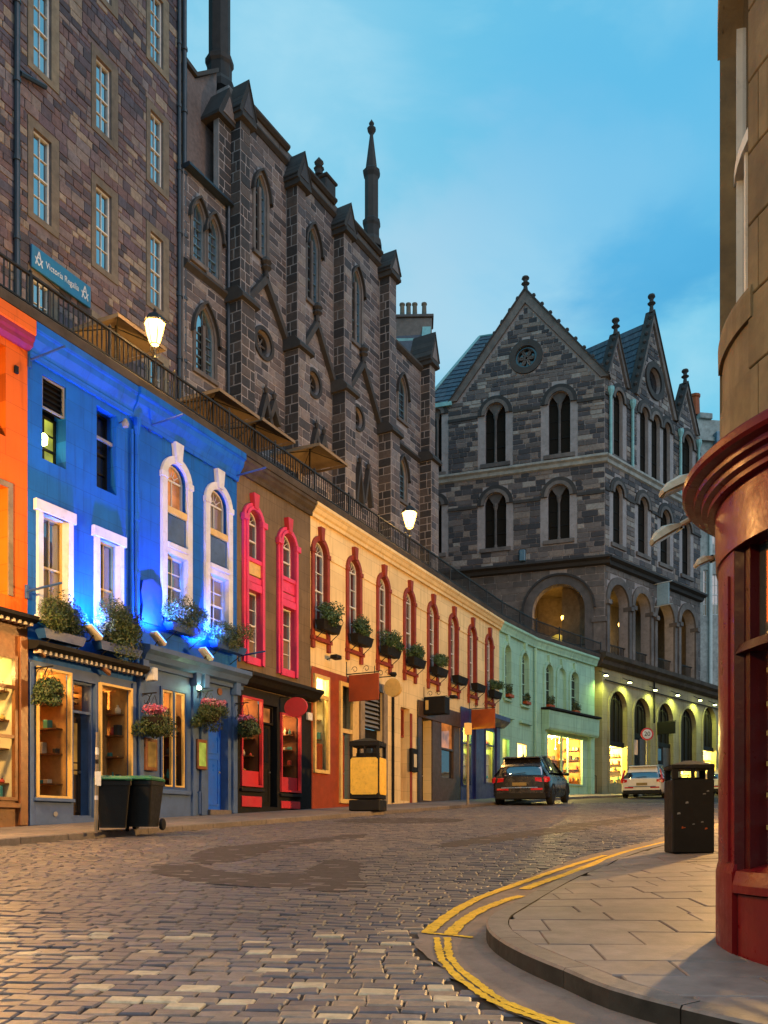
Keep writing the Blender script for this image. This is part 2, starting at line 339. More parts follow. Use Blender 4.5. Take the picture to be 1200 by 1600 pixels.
ZB = {}
def tag(o, label=None, cat=None, group=None, kind=None):
    if label: o['label'] = label
    if cat: o['category'] = cat
    if group: o['group'] = group
    if kind: o['kind'] = kind
    return o
def thing(name, label, cat, loc, rot=0, group=None):
    o = bpy.data.objects.new(name, None); C.objects.link(o)
    o.empty_display_size = .2
    o.location = loc; o.rotation_euler = (0, 0, rot); ZB[o.name] = loc[2]
    return tag(o, label, cat, group)
def link(name, me, mat=None, parent=None, loc=(0, 0, 0), rot=(0, 0, 0), scale=None):
    o = bpy.data.objects.new(name, me); C.objects.link(o)
    if mat is not None and not me.materials: me.materials.append(mat)
    z = loc[2]
    if parent is not None:
        o.parent = parent
        z -= ZB.get(parent.name, 0)
    o.location = (loc[0], loc[1], z)
    o.rotation_euler = rot if isinstance(rot, (tuple, list)) else (0, 0, rot)
    if scale: o.scale = scale
    return o
def dup(root, loc, rotz=None, label=None):
    r = root.copy(); C.objects.link(r); r.location = loc
    if rotz is not None: r.rotation_euler = (0, 0, rotz)
    if label: r['label'] = label
    for ch in list(root.children):
        c = ch.copy(); C.objects.link(c); c.parent = r
        for g in ch.children:
            d = g.copy(); C.objects.link(d); d.parent = c
    return r

EACH = {'bracket', 'reveal_lining', 'pilaster', 'apron_moulding', 'impost', 'curtain', 'louvre_blade', 'dentil', 'bracketed_sill', 'window_sill', 'lintel', 'inner_frame', 'architrave_head', 'drainpipe', 'chimney_pot', 'crocket', 'quoin', 'wing', 'wheel', 'string_course', 'merlon', 'strap', 'leg'}
class MB:
    def __init__(s): s.v = []; s.f = []
    def add(s, vs, fs):
        b = len(s.v); s.v += [tuple(p) for p in vs]; s.f += [tuple(b + i for i in f) for f in fs]
    def quad(s, *p): s.add(p, [tuple(range(len(p)))])
    def box(s, x0, x1, y0, y1, z0, z1):
        if x0 > x1: x0, x1 = x1, x0
        if y0 > y1: y0, y1 = y1, y0
        if z0 > z1: z0, z1 = z1, z0
        s.add([(x0, y0, z0), (x1, y0, z0), (x1, y1, z0), (x0, y1, z0), (x0, y0, z1), (x1, y0, z1), (x1, y1, z1), (x0, y1, z1)],
              [(0, 3, 2, 1), (4, 5, 6, 7), (0, 1, 5, 4), (1, 2, 6, 5), (2, 3, 7, 6), (3, 0, 4, 7)])
        return s
    def cbox(s, x0, x1, y0, y1, z0, z1, c=.008):
        """box with chamfered edges"""
        c = min(c, (x1 - x0) * .3, (y1 - y0) * .3, (z1 - z0) * .3)
        X = (x0, x1); Y = (y0, y1); Z = (z0, z1); vs = []; ix = {}
        for i in (0, 1):
            for j in (0, 1):
                for k in (0, 1):
                    sx, sy, sz = (1, -1)[i] * c, (1, -1)[j] * c, (1, -1)[k] * c
                    for ax in range(3):
                        ix[(i, j, k, ax)] = len(vs)
                        p = [X[i] + sx, Y[j] + sy, Z[k] + sz]; p[ax] = (X[i], Y[j], Z[k])[ax]
                        vs.append(tuple(p))
        fs = []
        for ax in range(3):
            o1, o2 = [a for a in range(3) if a != ax]
            for v in (0, 1):
                q = []
                for a, b in ((0, 0), (1, 0), (1, 1), (0, 1)):
                    t = [0, 0, 0]; t[ax] = v; t[o1] = a; t[o2] = b; q.append(ix[(*t, ax)])
                fs.append(tuple(q))
            for a in (0, 1):
                for b in (0, 1):
                    t0 = [0, 0, 0]; t0[o1] = a; t0[o2] = b; t1 = list(t0); t1[ax] = 1
                    fs.append((ix[(*t0, o1)], ix[(*t1, o1)], ix[(*t1, o2)], ix[(*t0, o2)]))
        for i in (0, 1):
            for j in (0, 1):
                for k in (0, 1): fs.append((ix[(i, j, k, 0)], ix[(i, j, k, 1)], ix[(i, j, k, 2)]))
        s.add(vs, fs); return s
    def prism(s, pts, y0, y1):
        """polygon in (u, z) pushed from y0 to y1"""
        n = len(pts)
        s.add([(u, y0, z) for u, z in pts] + [(u, y1, z) for u, z in pts],
              [tuple(range(n)), tuple(range(2 * n - 1, n - 1, -1))] + [(i, i + n, (i + 1) % n + n, (i + 1) % n) for i in range(n)])
        return s
    def strip(s, A, B, closed=False):
        n = len(A); m = n if closed else n - 1
        s.add(list(A) + list(B), [(i, (i + 1) % n, n + (i + 1) % n, n + i) for i in range(m)]); return s
    def band(s, outer, inner, y0, y1, closed=False):
        """moulding between two (u, z) paths, front at y0, back at y1"""
        f = lambda P, y: [(u, y, z) for u, z in P]
        s.strip(f(outer, y0), f(inner, y0), closed); s.strip(f(outer, y1), f(outer, y0), closed); s.strip(f(inner, y0), f(inner, y1), closed)
        if not closed:
            for i in (0, -1):
                a, b = outer[i], inner[i]
                s.quad((a[0], y0, a[1]), (b[0], y0, b[1]), (b[0], y1, b[1]), (a[0], y1, a[1]))
        return s
    def tube(s, pts, r, n=6, closed=False):
        P = [Vector(p) for p in pts]; rings = []
        for i, p in enumerate(P):
            if closed: t = P[(i + 1) % len(P)] - P[i - 1]
            else: t = (P[min(i + 1, len(P) - 1)] - P[max(i - 1, 0)])
            t.normalize()
            a = t.cross(Vector((0, 0, 1)) if abs(t.z) < .9 else Vector((1, 0, 0))).normalized(); b = t.cross(a)
            rr = r[i] if isinstance(r, (list, tuple)) else r
            rings.append([tuple(p + a * rr * math.cos(2 * PI * k / n) + b * rr * math.sin(2 * PI * k / n)) for k in range(n)])
        for i in range(len(P) - (0 if closed else 1)): s.strip(rings[i], rings[(i + 1) % len(P)], True)
        if not closed: s.quad(*rings[0]); s.quad(*rings[-1][::-1])
        return s
    def lathe(s, prof, n=12, c=(0, 0), a0=0., a1=2 * PI, sx=1., sy=1.):
        full = abs(a1 - a0 - 2 * PI) < 1e-6
        m = n if full else n + 1
        rings = [[(c[0] + r * sx * math.cos(a0 + (a1 - a0) * k / n), c[1] + r * sy * math.sin(a0 + (a1 - a0) * k / n), z) for k in range(m)] for r, z in prof]
        for A, B in zip(rings, rings[1:]): s.strip(A, B, full)
        if full:
            if prof[0][0] > 1e-4: s.quad(*rings[0])
            if prof[-1][0] > 1e-4: s.quad(*rings[-1][::-1])
        return s
    def disc(s, cx, cz, r, y0, y1, n=20, rz=None):
        rz = rz or r
        return s.prism([(cx + r * math.cos(2 * PI * k / n), cz + rz * math.sin(2 * PI * k / n)) for k in range(n)], y0, y1)
    def sweep(s, prof, u0, u1):
        """cornice: profile of (y, z) run from u0 to u1"""
        n = len(prof)
        s.add([(u0, y, z) for y, z in prof] + [(u1, y, z) for y, z in prof],
              [(i, (i + 1) % n, n + (i + 1) % n, n + i) for i in range(n)] + [tuple(range(n)), tuple(range(2 * n - 1, n - 1, -1))])
        return s
    def islands(s):
        par = {}
        def find(a):
            while par[a] != a: par[a] = par[par[a]]; a = par[a]
            return a
        key = [(round(x, 4), round(y, 4), round(z, 4)) for x, y, z in s.v]
        for k in key: par.setdefault(k, k)
        for f in s.f:
            a = find(key[f[0]])
            for i in f[1:]: par[find(key[i])] = a
        G = {}
        for f in s.f: G.setdefault(find(key[f[0]]), []).append(f)
        out = []
        for fs in G.values():
            m = MB(); ix = {}
            for f in fs:
                for i in f:
                    if i not in ix: ix[i] = len(m.v); m.v.append(s.v[i])
                m.f.append(tuple(ix[i] for i in f))
            out.append(m)
        return out
    def build(s, name, mat, parent=None, loc=(0, 0, 0), rot=0, smooth=False, kind=None, label=None):
        if name in EACH:
            isl = s.islands()
            if 1 < len(isl) <= 70:
                return [m._build(name, mat, parent, loc, rot, smooth, kind, label) for m in isl][0]
        return s._build(name, mat, parent, loc, rot, smooth, kind, label)
    def _build(s, name, mat, parent=None, loc=(0, 0, 0), rot=0, smooth=False, kind=None, label=None):
        me = bpy.data.meshes.new(name); me.from_pydata(s.v, [], s.f); me.validate()
        if smooth:
            bm = bmesh.new(); bm.from_mesh(me); bmesh.ops.remove_doubles(bm, verts=bm.verts, dist=.0005)
            bmesh.ops.recalc_face_normals(bm, faces=bm.faces); bm.to_mesh(me); bm.free()
            for p in me.polygons: p.use_smooth = True
            try: me.set_sharp_from_angle(angle=R(38))
            except Exception: pass
        else:
            bm = bmesh.new(); bm.from_mesh(me); bmesh.ops.recalc_face_normals(bm, faces=bm.faces); bm.to_mesh(me); bm.free()
        o = link(name, me, mat, parent, loc, rot)
        if kind: o['kind'] = kind
        if label: o['label'] = label
        return o

def arch(u0, u1, z0, z1, kind=None, n=10):
    """open path up the left side, over the head, down the right side; z1 = crown"""
    wd = u1 - u0; c = (u0 + u1) / 2
    if kind is None: return [(u0, z0), (u0, z1), (u1, z1), (u1, z0)]
    if kind == 'round':
        r = wd / 2; zs = z1 - r
        return [(u0, z0)] + [(c - r * math.cos(PI * k / n), zs + r * math.sin(PI * k / n)) for k in range(n + 1)] + [(u1, z0)]
    if kind == 'seg':
        h = wd * .22; zs = z1 - h; rr = (wd * wd / 4 + h * h) / (2 * h); t = math.asin(wd / 2 / rr)
        return [(u0, z0)] + [(c + rr * math.sin(-t + 2 * t * k / n), z1 - rr + rr * math.cos(-t + 2 * t * k / n)) for k in range(n + 1)] + [(u1, z0)]
    h = wd * .95; zs = z1 - h                        # pointed
    rr = (wd * wd / 4 + h * h) / wd; m = n // 2; L1 = []
    t1 = math.asin(min(1, h / rr))
    for k in range(m + 1):
        t = t1 * k / m; L1.append((u0 + rr - rr * math.cos(t), zs + rr * math.sin(t)))
    return [(u0, z0)] + L1 + [(u0 + u1 - a, b) for a, b in L1[::-1][1:]] + [(u1, z0)]
def spring(u0, u1, z1, kind):
    wd = u1 - u0
    return z1 - {'round': wd / 2, 'seg': wd * .22, 'point': wd * .95}.get(kind, 0)
def head_z(path, u):
    """height of an arch path at u"""
    best = None
    for (a, b), (c, d) in zip(path, path[1:]):
        if (a - u) * (c - u) <= 0 and abs(c - a) > 1e-6:
            z = b + (d - b) * (u - a) / (c - a); best = z if best is None else max(best, z)
    return best
def inside(pt, poly):
    x, y = pt; r = False; n = len(poly)
    for i in range(n):
        (a, b), (c, d) = poly[i], poly[i - 1]
        if (b > y) != (d > y) and x < (c - a) * (y - b) / (d - b) + a: r = not r
    return r
def wall(mb, outer, holes, y=0., reveal=.2):
    """flat wall with openings and their reveals; outer and holes are (u, z) polygons"""
    vs, es = [], []
    for P in [outer] + holes:
        b = len(vs); vs += [Vector(p) for p in P]; es += [(b + i, b + (i + 1) % len(P)) for i in range(len(P))]
    V, E, T, *_ = delaunay_2d_cdt(vs, es, [], 0, 1e-5)
    fs = []
    for t in T:
        c = sum((V[i] for i in t), Vector((0, 0))) / len(t)
        if inside(c, outer) and not any(inside(c, h) for h in holes): fs.append(tuple(t))
    mb.add([(p.x, y, p.y) for p in V], fs)
    rv = reveal if isinstance(reveal, (list, tuple)) else [reveal] * len(holes)
    for P, r in zip(holes, rv):
        if r: mb.strip([(u, y, z) for u, z in P], [(u, y + r, z) for u, z in P], True)
    return mb

_q = bpy.data.meshes.new('pane_unit'); _q.from_pydata([(0, 0, 0), (1, 0, 0), (1, 0, 1), (0, 0, 1)], [], [(0, 1, 2, 3)])
PANE = {}
def pane(parent, mat, u0, u1, z0, z1, y, name='pane'):
    me = PANE.get(mat.name)
    if me is None: me = PANE[mat.name] = _q.copy(); me.name = 'pane_unit'; me.materials.append(mat)
    return link(name, me, None, parent, (u0, y, z0), 0, (u1 - u0, 1, z1 - z0))
def window(par, u0, u1, z0, z1, y, cols=2, rows=4, kind=None, fm=None, gm=None, fw=.045, bw=.022, gm2=None, name='window', single=False):
    """sash window: frame with glazing bars, one pane object per light"""
    fm = fm or M['sashw']; gm = gm or M['pane_dark']
    if isinstance(gm, str): gm = M[gm]
    if isinstance(gm2, str): gm2 = M[gm2]
    mb = MB()
    out = arch(u0, u1, z0, z1, kind); inn = arch(u0 + fw, u1 - fw, z0 + fw, z1 - fw, kind)
    mb.band(out + [out[0]], inn + [inn[0]], y - .035, y + .03)
    zs = spring(u0, u1, z1, kind) if kind else z1 - fw
    path = inn
    for k in range(1, cols):
        u = u0 + fw + (u1 - u0 - 2 * fw) * k / cols
        top = (zs if kind == 'round' else head_z(path, u)) or zs
        mb.box(u - bw / 2, u + bw / 2, y - .02, y + .015, z0 + fw, top)
    zr = [z0 + fw + (zs - z0 - fw) * k / rows for k in range(rows + 1)]
    for k in range(1, rows + (1 if kind else 0)):
        t = bw * (1.9 if k == rows // 2 or (kind and k == rows) else 1)
        dy = .014 if k == rows // 2 else 0
        mb.box(u0 + fw, u1 - fw, y - .022 - dy, y + .017, zr[k] - t / 2, zr[k] + t / 2)
    if kind == 'round' and u1 - u0 > .35:
        c = (u0 + u1) / 2; r = (u1 - u0) / 2 - fw
        for a in (35, 65, 90, 115, 145):
            a = R(a); mb.tube([(c + .36 * r * math.cos(a), y, zs + .36 * r * math.sin(a)), (c + r * math.cos(a), y, zs + r * math.sin(a))], bw * .5, 4)
        mb.tube([(c + .36 * r * math.cos(PI * k / 8), y, zs + .36 * r * math.sin(PI * k / 8)) for k in range(9)], bw * .5, 4)
    o = mb.build(name, fm, par)
    us = [u0 + fw * .5 + (u1 - u0 - fw) * k / cols for k in range(cols + 1)]
    if single: pane(o, gm, u0, u1, z0, zs, y + .012)
    else:
        for i in range(cols):
            for j in range(rows):
                pane(o, gm2 if (gm2 and j >= rows // 2) else gm, us[i], us[i + 1], zr[j] - (fw if j == 0 else 0), zr[j + 1], y + .012 + rnd.uniform(-.002, .002))
    if kind:
        P = arch(u0, u1, zs, z1, kind); m2 = MB(); m2.quad(*[(a, y + .012, b) for a, b in P])
        m2.build('pane', gm2 or gm, o)
    return o
def surround(par, u0, u1, z0, z1, kind, wd, mat, y0=-.06, y1=.0, name='surround', n=12, foot=0.):
    mb = MB(); mb.band(arch(u0 - wd, u1 + wd, z0 - foot, z1 + wd, kind, n), arch(u0, u1, z0 - foot, z1, kind, n), y0, y1)
    return mb.build(name, mat, par)

# ---- masonry
_STONE = {}
def stone_mesh(mat, k):
    key = (mat.name, k)
    if key not in _STONE:
        r2 = random.Random(k * 7 + 1); mb = MB(); mb.cbox(-.5, .5, -.5, .5, -.5, .5, .045 + .02 * (k % 3))
        mb.v = [(x + r2.uniform(-.018, .018), y, z + r2.uniform(-.03, .03)) for x, y, z in mb.v]
        me = bpy.data.meshes.new('stone_unit'); me.from_pydata(mb.v, [], mb.f)
        bm = bmesh.new(); bm.from_mesh(me); bmesh.ops.recalc_face_normals(bm, faces=bm.faces); bm.to_mesh(me); bm.free()
        me.materials.append(mat); _STONE[key] = me
    return _STONE[key]
def course_blocks(region, z0, z1, h, lmin, lmax, holes=(), gap=.014, hv=.25, seed=0):
    """stones of a coursed wall: region(za, zb) gives the (u0, u1) span of a course, holes are polygons to keep clear of"""
    r2 = random.Random(seed); out = []; z = z0
    boxes = [(min(p[0] for p in P), max(p[0] for p in P), min(p[1] for p in P), max(p[1] for p in P), P) for P in holes]
    while z < z1 - .05:
        hh = h * r2.uniform(1 - hv, 1 + hv)
        if z + hh > z1 - h * .4: hh = z1 - z
        sp = region(z, z + hh)
        if sp:
            free = [sp]
            for a, b, c, d, P in boxes:
                if d <= z + .01 or c >= z + hh - .01: continue
                lo = hi = None
                for zz in (z + .02, z + hh * .5, z + hh - .02):
                    xs = []
                    for i in range(len(P)):
                        (p, q), (s, t) = P[i], P[i - 1]
                        if (q > zz) != (t > zz): xs.append(p + (s - p) * (zz - q) / (t - q))
                    if xs:
                        lo = min(xs) if lo is None else min(lo, min(xs)); hi = max(xs) if hi is None else max(hi, max(xs))
                if lo is None: continue
                nf = []
                for f0, f1 in free:
                    if hi <= f0 or lo >= f1: nf.append((f0, f1))
                    else:
                        if lo - f0 > .04: nf.append((f0, lo))
                        if f1 - hi > .04: nf.append((hi, f1))
                free = nf
            for f0, f1 in free:
                u = f0; first = True
                while u < f1 - .02:
                    ln = r2.uniform(lmin, lmax) * (.55 if first and r2.random() < .5 else 1); first = False
                    if u + ln > f1 - lmin * .45: ln = f1 - u
                    out.append((u + gap / 2, u + ln - gap / 2, z + gap / 2, z + hh - gap / 2))
                    u += ln
        z += hh
    return [b for b in out if b[1] - b[0] > .03]
class Masonry:
    """collects the stones of one thing; the 300 that show largest become parts, the rest one joined part"""
    def __init__(s, par, name='stone'): s.par = par; s.L = []; s.name = name
    def lay(s, fr, blocks, mat, y=0., proud=.02, thick=.05, rel=0., axis='u', cull=160):
        for u0, u1, z0, z1 in blocks:
            p = proud * rnd.uniform(.55, 1.25)
            if axis == 'u': b = (u0, u1, y - p, y - p + thick, z0, z1)
            else: b = (y - p, y - p + thick, u0, u1, z0, z1)     # on a side face: u0..u1 run in depth
            c = fr.w((b[0] + b[1]) / 2, (b[2] + b[3]) / 2, (z0 + z1) / 2)
            x, yy = px(c)
            if cull and not (-cull < x < 1200 + cull and -cull < yy < 1600 + cull): continue
            vis = 0 < x < 1200 and 0 < yy < 1600
            k = F / c.y
            ar = (b[1] - b[0] + b[3] - b[2]) * (z1 - z0) * k * k * (1 if vis else .05)
            s.L.append((ar, b, mat, rel))
    def done(s, quota=300):
        s.L.sort(key=lambda q: -q[0])
        for i, (ar, b, mat, rel) in enumerate(s.L[:quota]):
            cx, cy, cz = (b[0] + b[1]) / 2, (b[2] + b[3]) / 2, (b[4] + b[5]) / 2
            if rel: cx, cy = cx * math.cos(rel) - cy * math.sin(rel), cx * math.sin(rel) + cy * math.cos(rel)
            link(s.name, stone_mesh(mat, i % 6), None, s.par, (cx, cy, cz), rel, (b[1] - b[0], b[3] - b[2], b[5] - b[4]))
        G = {}
        for ar, b, mat, rel in s.L[quota:]: G.setdefault((mat.name, rel), []).append(b)
        for (mn, rel), bs in G.items():
            mb = MB()
            for b in bs: mb.cbox(*b, c=.012)
            me = bpy.data.meshes.new('remaining_stone'); me.from_pydata(mb.v, [], mb.f)
            bm = bmesh.new(); bm.from_mesh(me); bmesh.ops.recalc_face_normals(bm, faces=bm.faces); bm.to_mesh(me); bm.free()
            o = link('remaining_stonework', me, bpy.data.materials[mn], s.par, (0, 0, 0), rel); o['kind'] = 'stuff'

def interior(par, u0, u1, z0, z1, y, depth, mat, energy, col, goods=10, shelf=True, seed=1, glass=True, bulbs=0):
    """a lit shop window: room behind the opening, shelves, goods, lamp"""
    mb = MB(); y0, y1 = y + .03, y + depth
    mb.quad((u0, y0, z0), (u1, y0, z0), (u1, y1, z0), (u0, y1, z0)); mb.quad((u0, y0, z1), (u1, y0, z1), (u1, y1, z1), (u0, y1, z1))
    mb.quad((u0, y0, z0), (u0, y1, z0), (u0, y1, z1), (u0, y0, z1)); mb.quad((u1, y0, z0), (u1, y1, z0), (u1, y1, z1), (u1, y0, z1))
    mb.quad((u0, y1, z0), (u1, y1, z0), (u1, y1, z1), (u0, y1, z1))
    o = mb.build('interior', mat, par)
    r2 = random.Random(seed); lv = [z0]
    if shelf:
        ms = MB()
        for t in (.30, .55):
            zz = z0 + (z1 - z0) * t; lv.append(zz + .02)
            ms.box(u0 + .02, u1 - .02, y1 - .34, y1 - .02, zz - .015, zz + .015)
        ms.build('shelf', M['brownwood'], o)
    side = []
    if depth > .75:
        for t in (.12, .36, .56, .76):
            zz = z0 + (z1 - z0) * t; side.append(zz); ms = MB(); ms.box(u1 - .20, u1 - .01, y + .12, y1 - .05, zz - .015, zz + .01); ms.build('shelf', M['brownwood'], o)
        for zz in side:
            yy = y + .2
            while yy < y1 - .12:
                if r2.random() < .8:
                    h = r2.uniform(.08, .26) * min(1, (z1 - z0) / 2.2); r = r2.uniform(.035, .07); mg = MB()
                    if r2.random() < .5: mg.lathe([(r * .7, zz + .01), (r, zz + h * .3), (r * .9, zz + h * .6), (r * .35, zz + h * .8), (r * .4, zz + h)], 7, (u1 - .1, yy))
                    else: mg.cbox(u1 - .1 - r, u1 - .1 + r, yy - r, yy + r, zz + .01, zz + h, .01)
                    mg.build('goods', GOODS[r2.randrange(5)], o)
                yy += r2.uniform(.14, .24)
        for k in range(2):
            mbb = MB(); q = y + depth * (.3 + .45 * k); zz = z1 - .3 - .25 * k; mbb.lathe([(.0, zz - .05), (.035, zz - .03), (.045, zz), (.015, zz + .05), (.01, zz + .06)], 8, (u0 + (u1 - u0) * (.6 + .15 * k), q)); mbb.tube([(u0 + (u1 - u0) * (.6 + .15 * k), q, zz + .05), (u0 + (u1 - u0) * (.6 + .15 * k), q, z1)], .006, 4); mbb.build('pendant_lamp', M['bulb_small'], o)
    for k in range(goods):
        zz = r2.choice(lv); u = r2.uniform(u0 + .1, u1 - .1); yy = r2.uniform(y1 - .28, y1 - .1) if zz != z0 else r2.uniform(y + .15, y1 - .2)
        h = r2.uniform(.10, .30); r = r2.uniform(.035, .085); mg = MB()
        if r2.random() < .5: mg.lathe([(r * .7, zz), (r, zz + h * .3), (r * .9, zz + h * .6), (r * .35, zz + h * .8), (r * .4, zz + h)], 8, (u, yy))
        else: mg.cbox(u - r, u + r, yy - r, yy + r, zz, zz + h, .01)
        mg.build('goods', GOODS[r2.randrange(5)], o)
    ld = bpy.data.lights.new('shop_light', 'POINT'); ld.energy = energy * 7; ld.color = col; ld.shadow_soft_size = .08
    lo = bpy.data.objects.new('shop_light', ld); C.objects.link(lo); lo.parent = par
    lo.location = ((u0 + u1) / 2, y + depth * .45, z1 - .18 - ZB[par.name])
    mbb = MB(); mbb.lathe([(.0, z1 - .12), (.03, z1 - .10), (.04, z1 - .06), (.015, z1 - .02), (.015, z1)], 8, ((u0 + u1) / 2, y + depth * .45)); mbb.build('ceiling_lamp', M['bulb_small'], o)
    if glass: pane(par, M['glass'], u0, u1, z0, z1, y)
    return o
def frame_rect(par, u0, u1, z0, z1, y, t, mat, name='frame', d=.07, mull=(), trans=()):
    mb = MB(); o = [(u0, z0), (u0, z1), (u1, z1), (u1, z0)]; i = [(u0 + t, z0 + t), (u0 + t, z1 - t), (u1 - t, z1 - t), (u1 - t, z0 + t)]
    mb.band(o, i, y - d, y + .02, True)
    for u in mull: mb.box(u - t / 2, u + t / 2, y - d * .9, y + .02, z0 + t, z1 - t)
    for z in trans: mb.box(u0 + t, u1 - t, y - d * .85, y + .018, z - t / 2, z + t / 2)
    return mb.build(name, mat, par)
def door(par, u0, u1, z0, z1, y, mat, panels=2, light=None, name='door'):
    mb = MB(); mb.box(u0, u1, y, y + .05, z0, z1); o = mb.build(name, mat, par)
    w_ = (u1 - u0)
    for k in range(panels):
        a = z0 + .12 + (z1 - z0 - .12) * k / panels; b = z0 + (z1 - z0) * (k + 1) / panels - .06
        if light and k == panels - 1: pane(o, light, u0 + w_ * .18, u1 - w_ * .18, a, b, y - .004)
        m2 = MB(); q = w_ * .14
        m2.band([(u0 + q, a), (u0 + q, b), (u1 - q, b), (u1 - q, a)], [(u0 + q + .03, a + .03), (u0 + q + .03, b - .03), (u1 - q - .03, b - .03), (u1 - q - .03, a + .03)], y - .018, y, True)
        m2.build('door_moulding', mat, o)
    mk = MB(); mk.lathe([(.0, 0), (.03, .005), (.03, .03), (.012, .04), (.012, .055)], 8); mk.v = [(u1 - w_ * .12 + x, y - .05 + z, z0 + .95 + yy) for x, yy, z in mk.v]
    mk.build('handle', M['chrome'], o)
    return o
def foliage_mb(rx, ry, rz, n, size, seed, droop=0., core=True):
    r2 = random.Random(seed); mb = MB()
    lumps = [(r2.uniform(-.6, .6) * rx, r2.uniform(-.5, .5) * ry, r2.uniform(-.4, .45) * rz, r2.uniform(.42, .68)) for _ in range(9)]
    for _ in range(n):
        lx, ly, lz, lr = r2.choice(lumps)
        d = Vector((r2.gauss(0, 1), r2.gauss(0, 1), r2.gauss(0, 1))).normalized() * (r2.random() ** .4)
        p = Vector((lx + d.x * rx * lr, ly + d.y * ry * lr, lz + d.z * rz * lr))
        if droop: p.z -= droop * (abs(p.x / rx) ** 2 + abs(p.y / ry) ** 2) * .5
        nrm = (d + Vector((r2.uniform(-.8, .8), r2.uniform(-.8, .8), r2.uniform(-.3, 1)))).normalized()
        a = nrm.orthogonal().normalized(); b = nrm.cross(a); t = r2.uniform(0, 2 * PI)
        a, b = a * math.cos(t) + b * math.sin(t), b * math.cos(t) - a * math.sin(t)
        s = size * r2.uniform(.6, 1.35)
        mb.quad(p - a * s, p + b * s * .42 + nrm * s * .12, p + a * s, p - b * s * .42 + nrm * s * .12)
    return mb
def text_obj(body, size, mat, parent, loc, rot, name='lettering', width=None, depth=.004):
    cu = bpy.data.curves.new('lettering', 'FONT'); cu.body = body; cu.size = size; cu.extrude = depth; cu.align_x = 'CENTER'; cu.align_y = 'CENTER'
    ob = bpy.data.objects.new('tmp_text', cu); C.objects.link(ob)
    dg = bpy.context.evaluated_depsgraph_get()
    me = bpy.data.meshes.new_from_object(ob.evaluated_get(dg)); bpy.data.objects.remove(ob)
    o = link(name, me, mat, parent, loc, rot)
    if width:
        xs = [v.co.x for v in me.vertices]; s = width / (max(xs) - min(xs)); o.scale = (s, 1, 1)
    return o
def point_light(name, loc, energy, col, r=.1):
    ld = bpy.data.lights.new(name, 'POINT'); ld.energy = energy; ld.color = col; ld.shadow_soft_size = r
    lo = bpy.data.objects.new(name, ld); C.objects.link(lo); lo.location = loc; return lo
def spot(name, loc, target, energy, col, ang, r=.05, blend=.6):
    ld = bpy.data.lights.new(name, 'SPOT'); ld.energy = energy; ld.color = col; ld.spot_size = R(ang); ld.spot_blend = blend; ld.shadow_soft_size = r
    lo = bpy.data.objects.new(name, ld); C.objects.link(lo); lo.location = loc
    lo.rotation_euler = (Vector(target) - Vector(loc)).to_track_quat('-Z', 'Y').to_euler(); return lo

ZT = 9.62 + CZ            # top of the facades / underside of the terrace ledge
F1 = Fr(-6.64, 17.2, math.atan(.502))
_p = F1.w(F1.u(780), 0, 0); F2 = Fr(_p.x, _p.y, R(31))
_p = F2.w(F2.u(834), 0, 0); F2b = Fr(_p.x, _p.y, R(40))
_p = F2b.w(F2b.u(937), 0, 0); F3 = Fr(_p.x, _p.y, R(42))
# ------------------------------------------------------------------ ground, road, pavements
def gpt(x, y, h=0.):
    """plan point of a photograph position lying h above the road plane"""
    Y = F * (CZ - h) / (y - YH + F * SL); return Vector(((x - 600) / F * Y, Y))
RZ = lambda X, Y, h=0.: (X, Y, SL * Y + h)
mb = MB(); mb.quad(RZ(-260, -60, -.05), RZ(260, -60, -.05), RZ(260, 400, -.05), RZ(-260, 400, -.05))
tag(mb.build('ground', M['tarmac']), kind='structure')

# left kerb line (follows the facades), right kerb curve
LK = [F1.w(u, -2.55, 0).xy for u in (-30, -6, 0, 8, 16, 24)] + [F2.w(2.5, -2.55, 0).xy, F2b.w(2, -2.55, 0).xy, F2b.w(F2b.u(937), -2.55, 0).xy, F3.w(10, -2.6, 0).xy, F3.w(40, -2.6, 0).xy]
RK = [Vector((3.4, 1.6)), Vector((1.75, 2.95)), Vector((1.07, 3.76)), Vector((.86, 4.30)), Vector((.70, 4.83)), Vector((.63, 5.36)), Vector((.68, 5.85)), Vector((.86, 6.38)), Vector((1.27, 7.5)), Vector((1.77, 8.8)),
      Vector((2.40, 10.2)), Vector((3.36, 12.05)), Vector((4.29, 13.6)), Vector((6.75, 17.9)), Vector((11., 25.0)), Vector((22., 42.))]
def interp(P, y):
    for a, b in zip(P, P[1:]):
        if a.y <= y <= b.y: return a.x + (b.x - a.x) * (y - a.y) / (b.y - a.y)
    return P[-1].x if y > P[-1].y else P[0].x
def smooth_path(P, n=4):
    out = []
    for i in range(len(P) - 1):
        p0, p1, p2, p3 = P[max(i - 1, 0)], P[i], P[i + 1], P[min(i + 2, len(P) - 1)]
        for k in range(n):
            t = k / n
            out.append(.5 * ((2 * p1) + (p2 - p0) * t + (2 * p0 - 5 * p1 + 4 * p2 - p3) * t * t + (3 * p1 - p0 - 3 * p2 + p3) * t ** 3))
    return out + [P[-1]]
RKS = smooth_path(RK, 4)

mb = MB(); ys = [-20 + k * 2 for k in range(0, 56)]
mb.strip([RZ(-40, y, .008) for y in ys], [RZ(60, y, .008) for y in ys])
road = tag(mb.build('road', M['bed']), kind='structure')
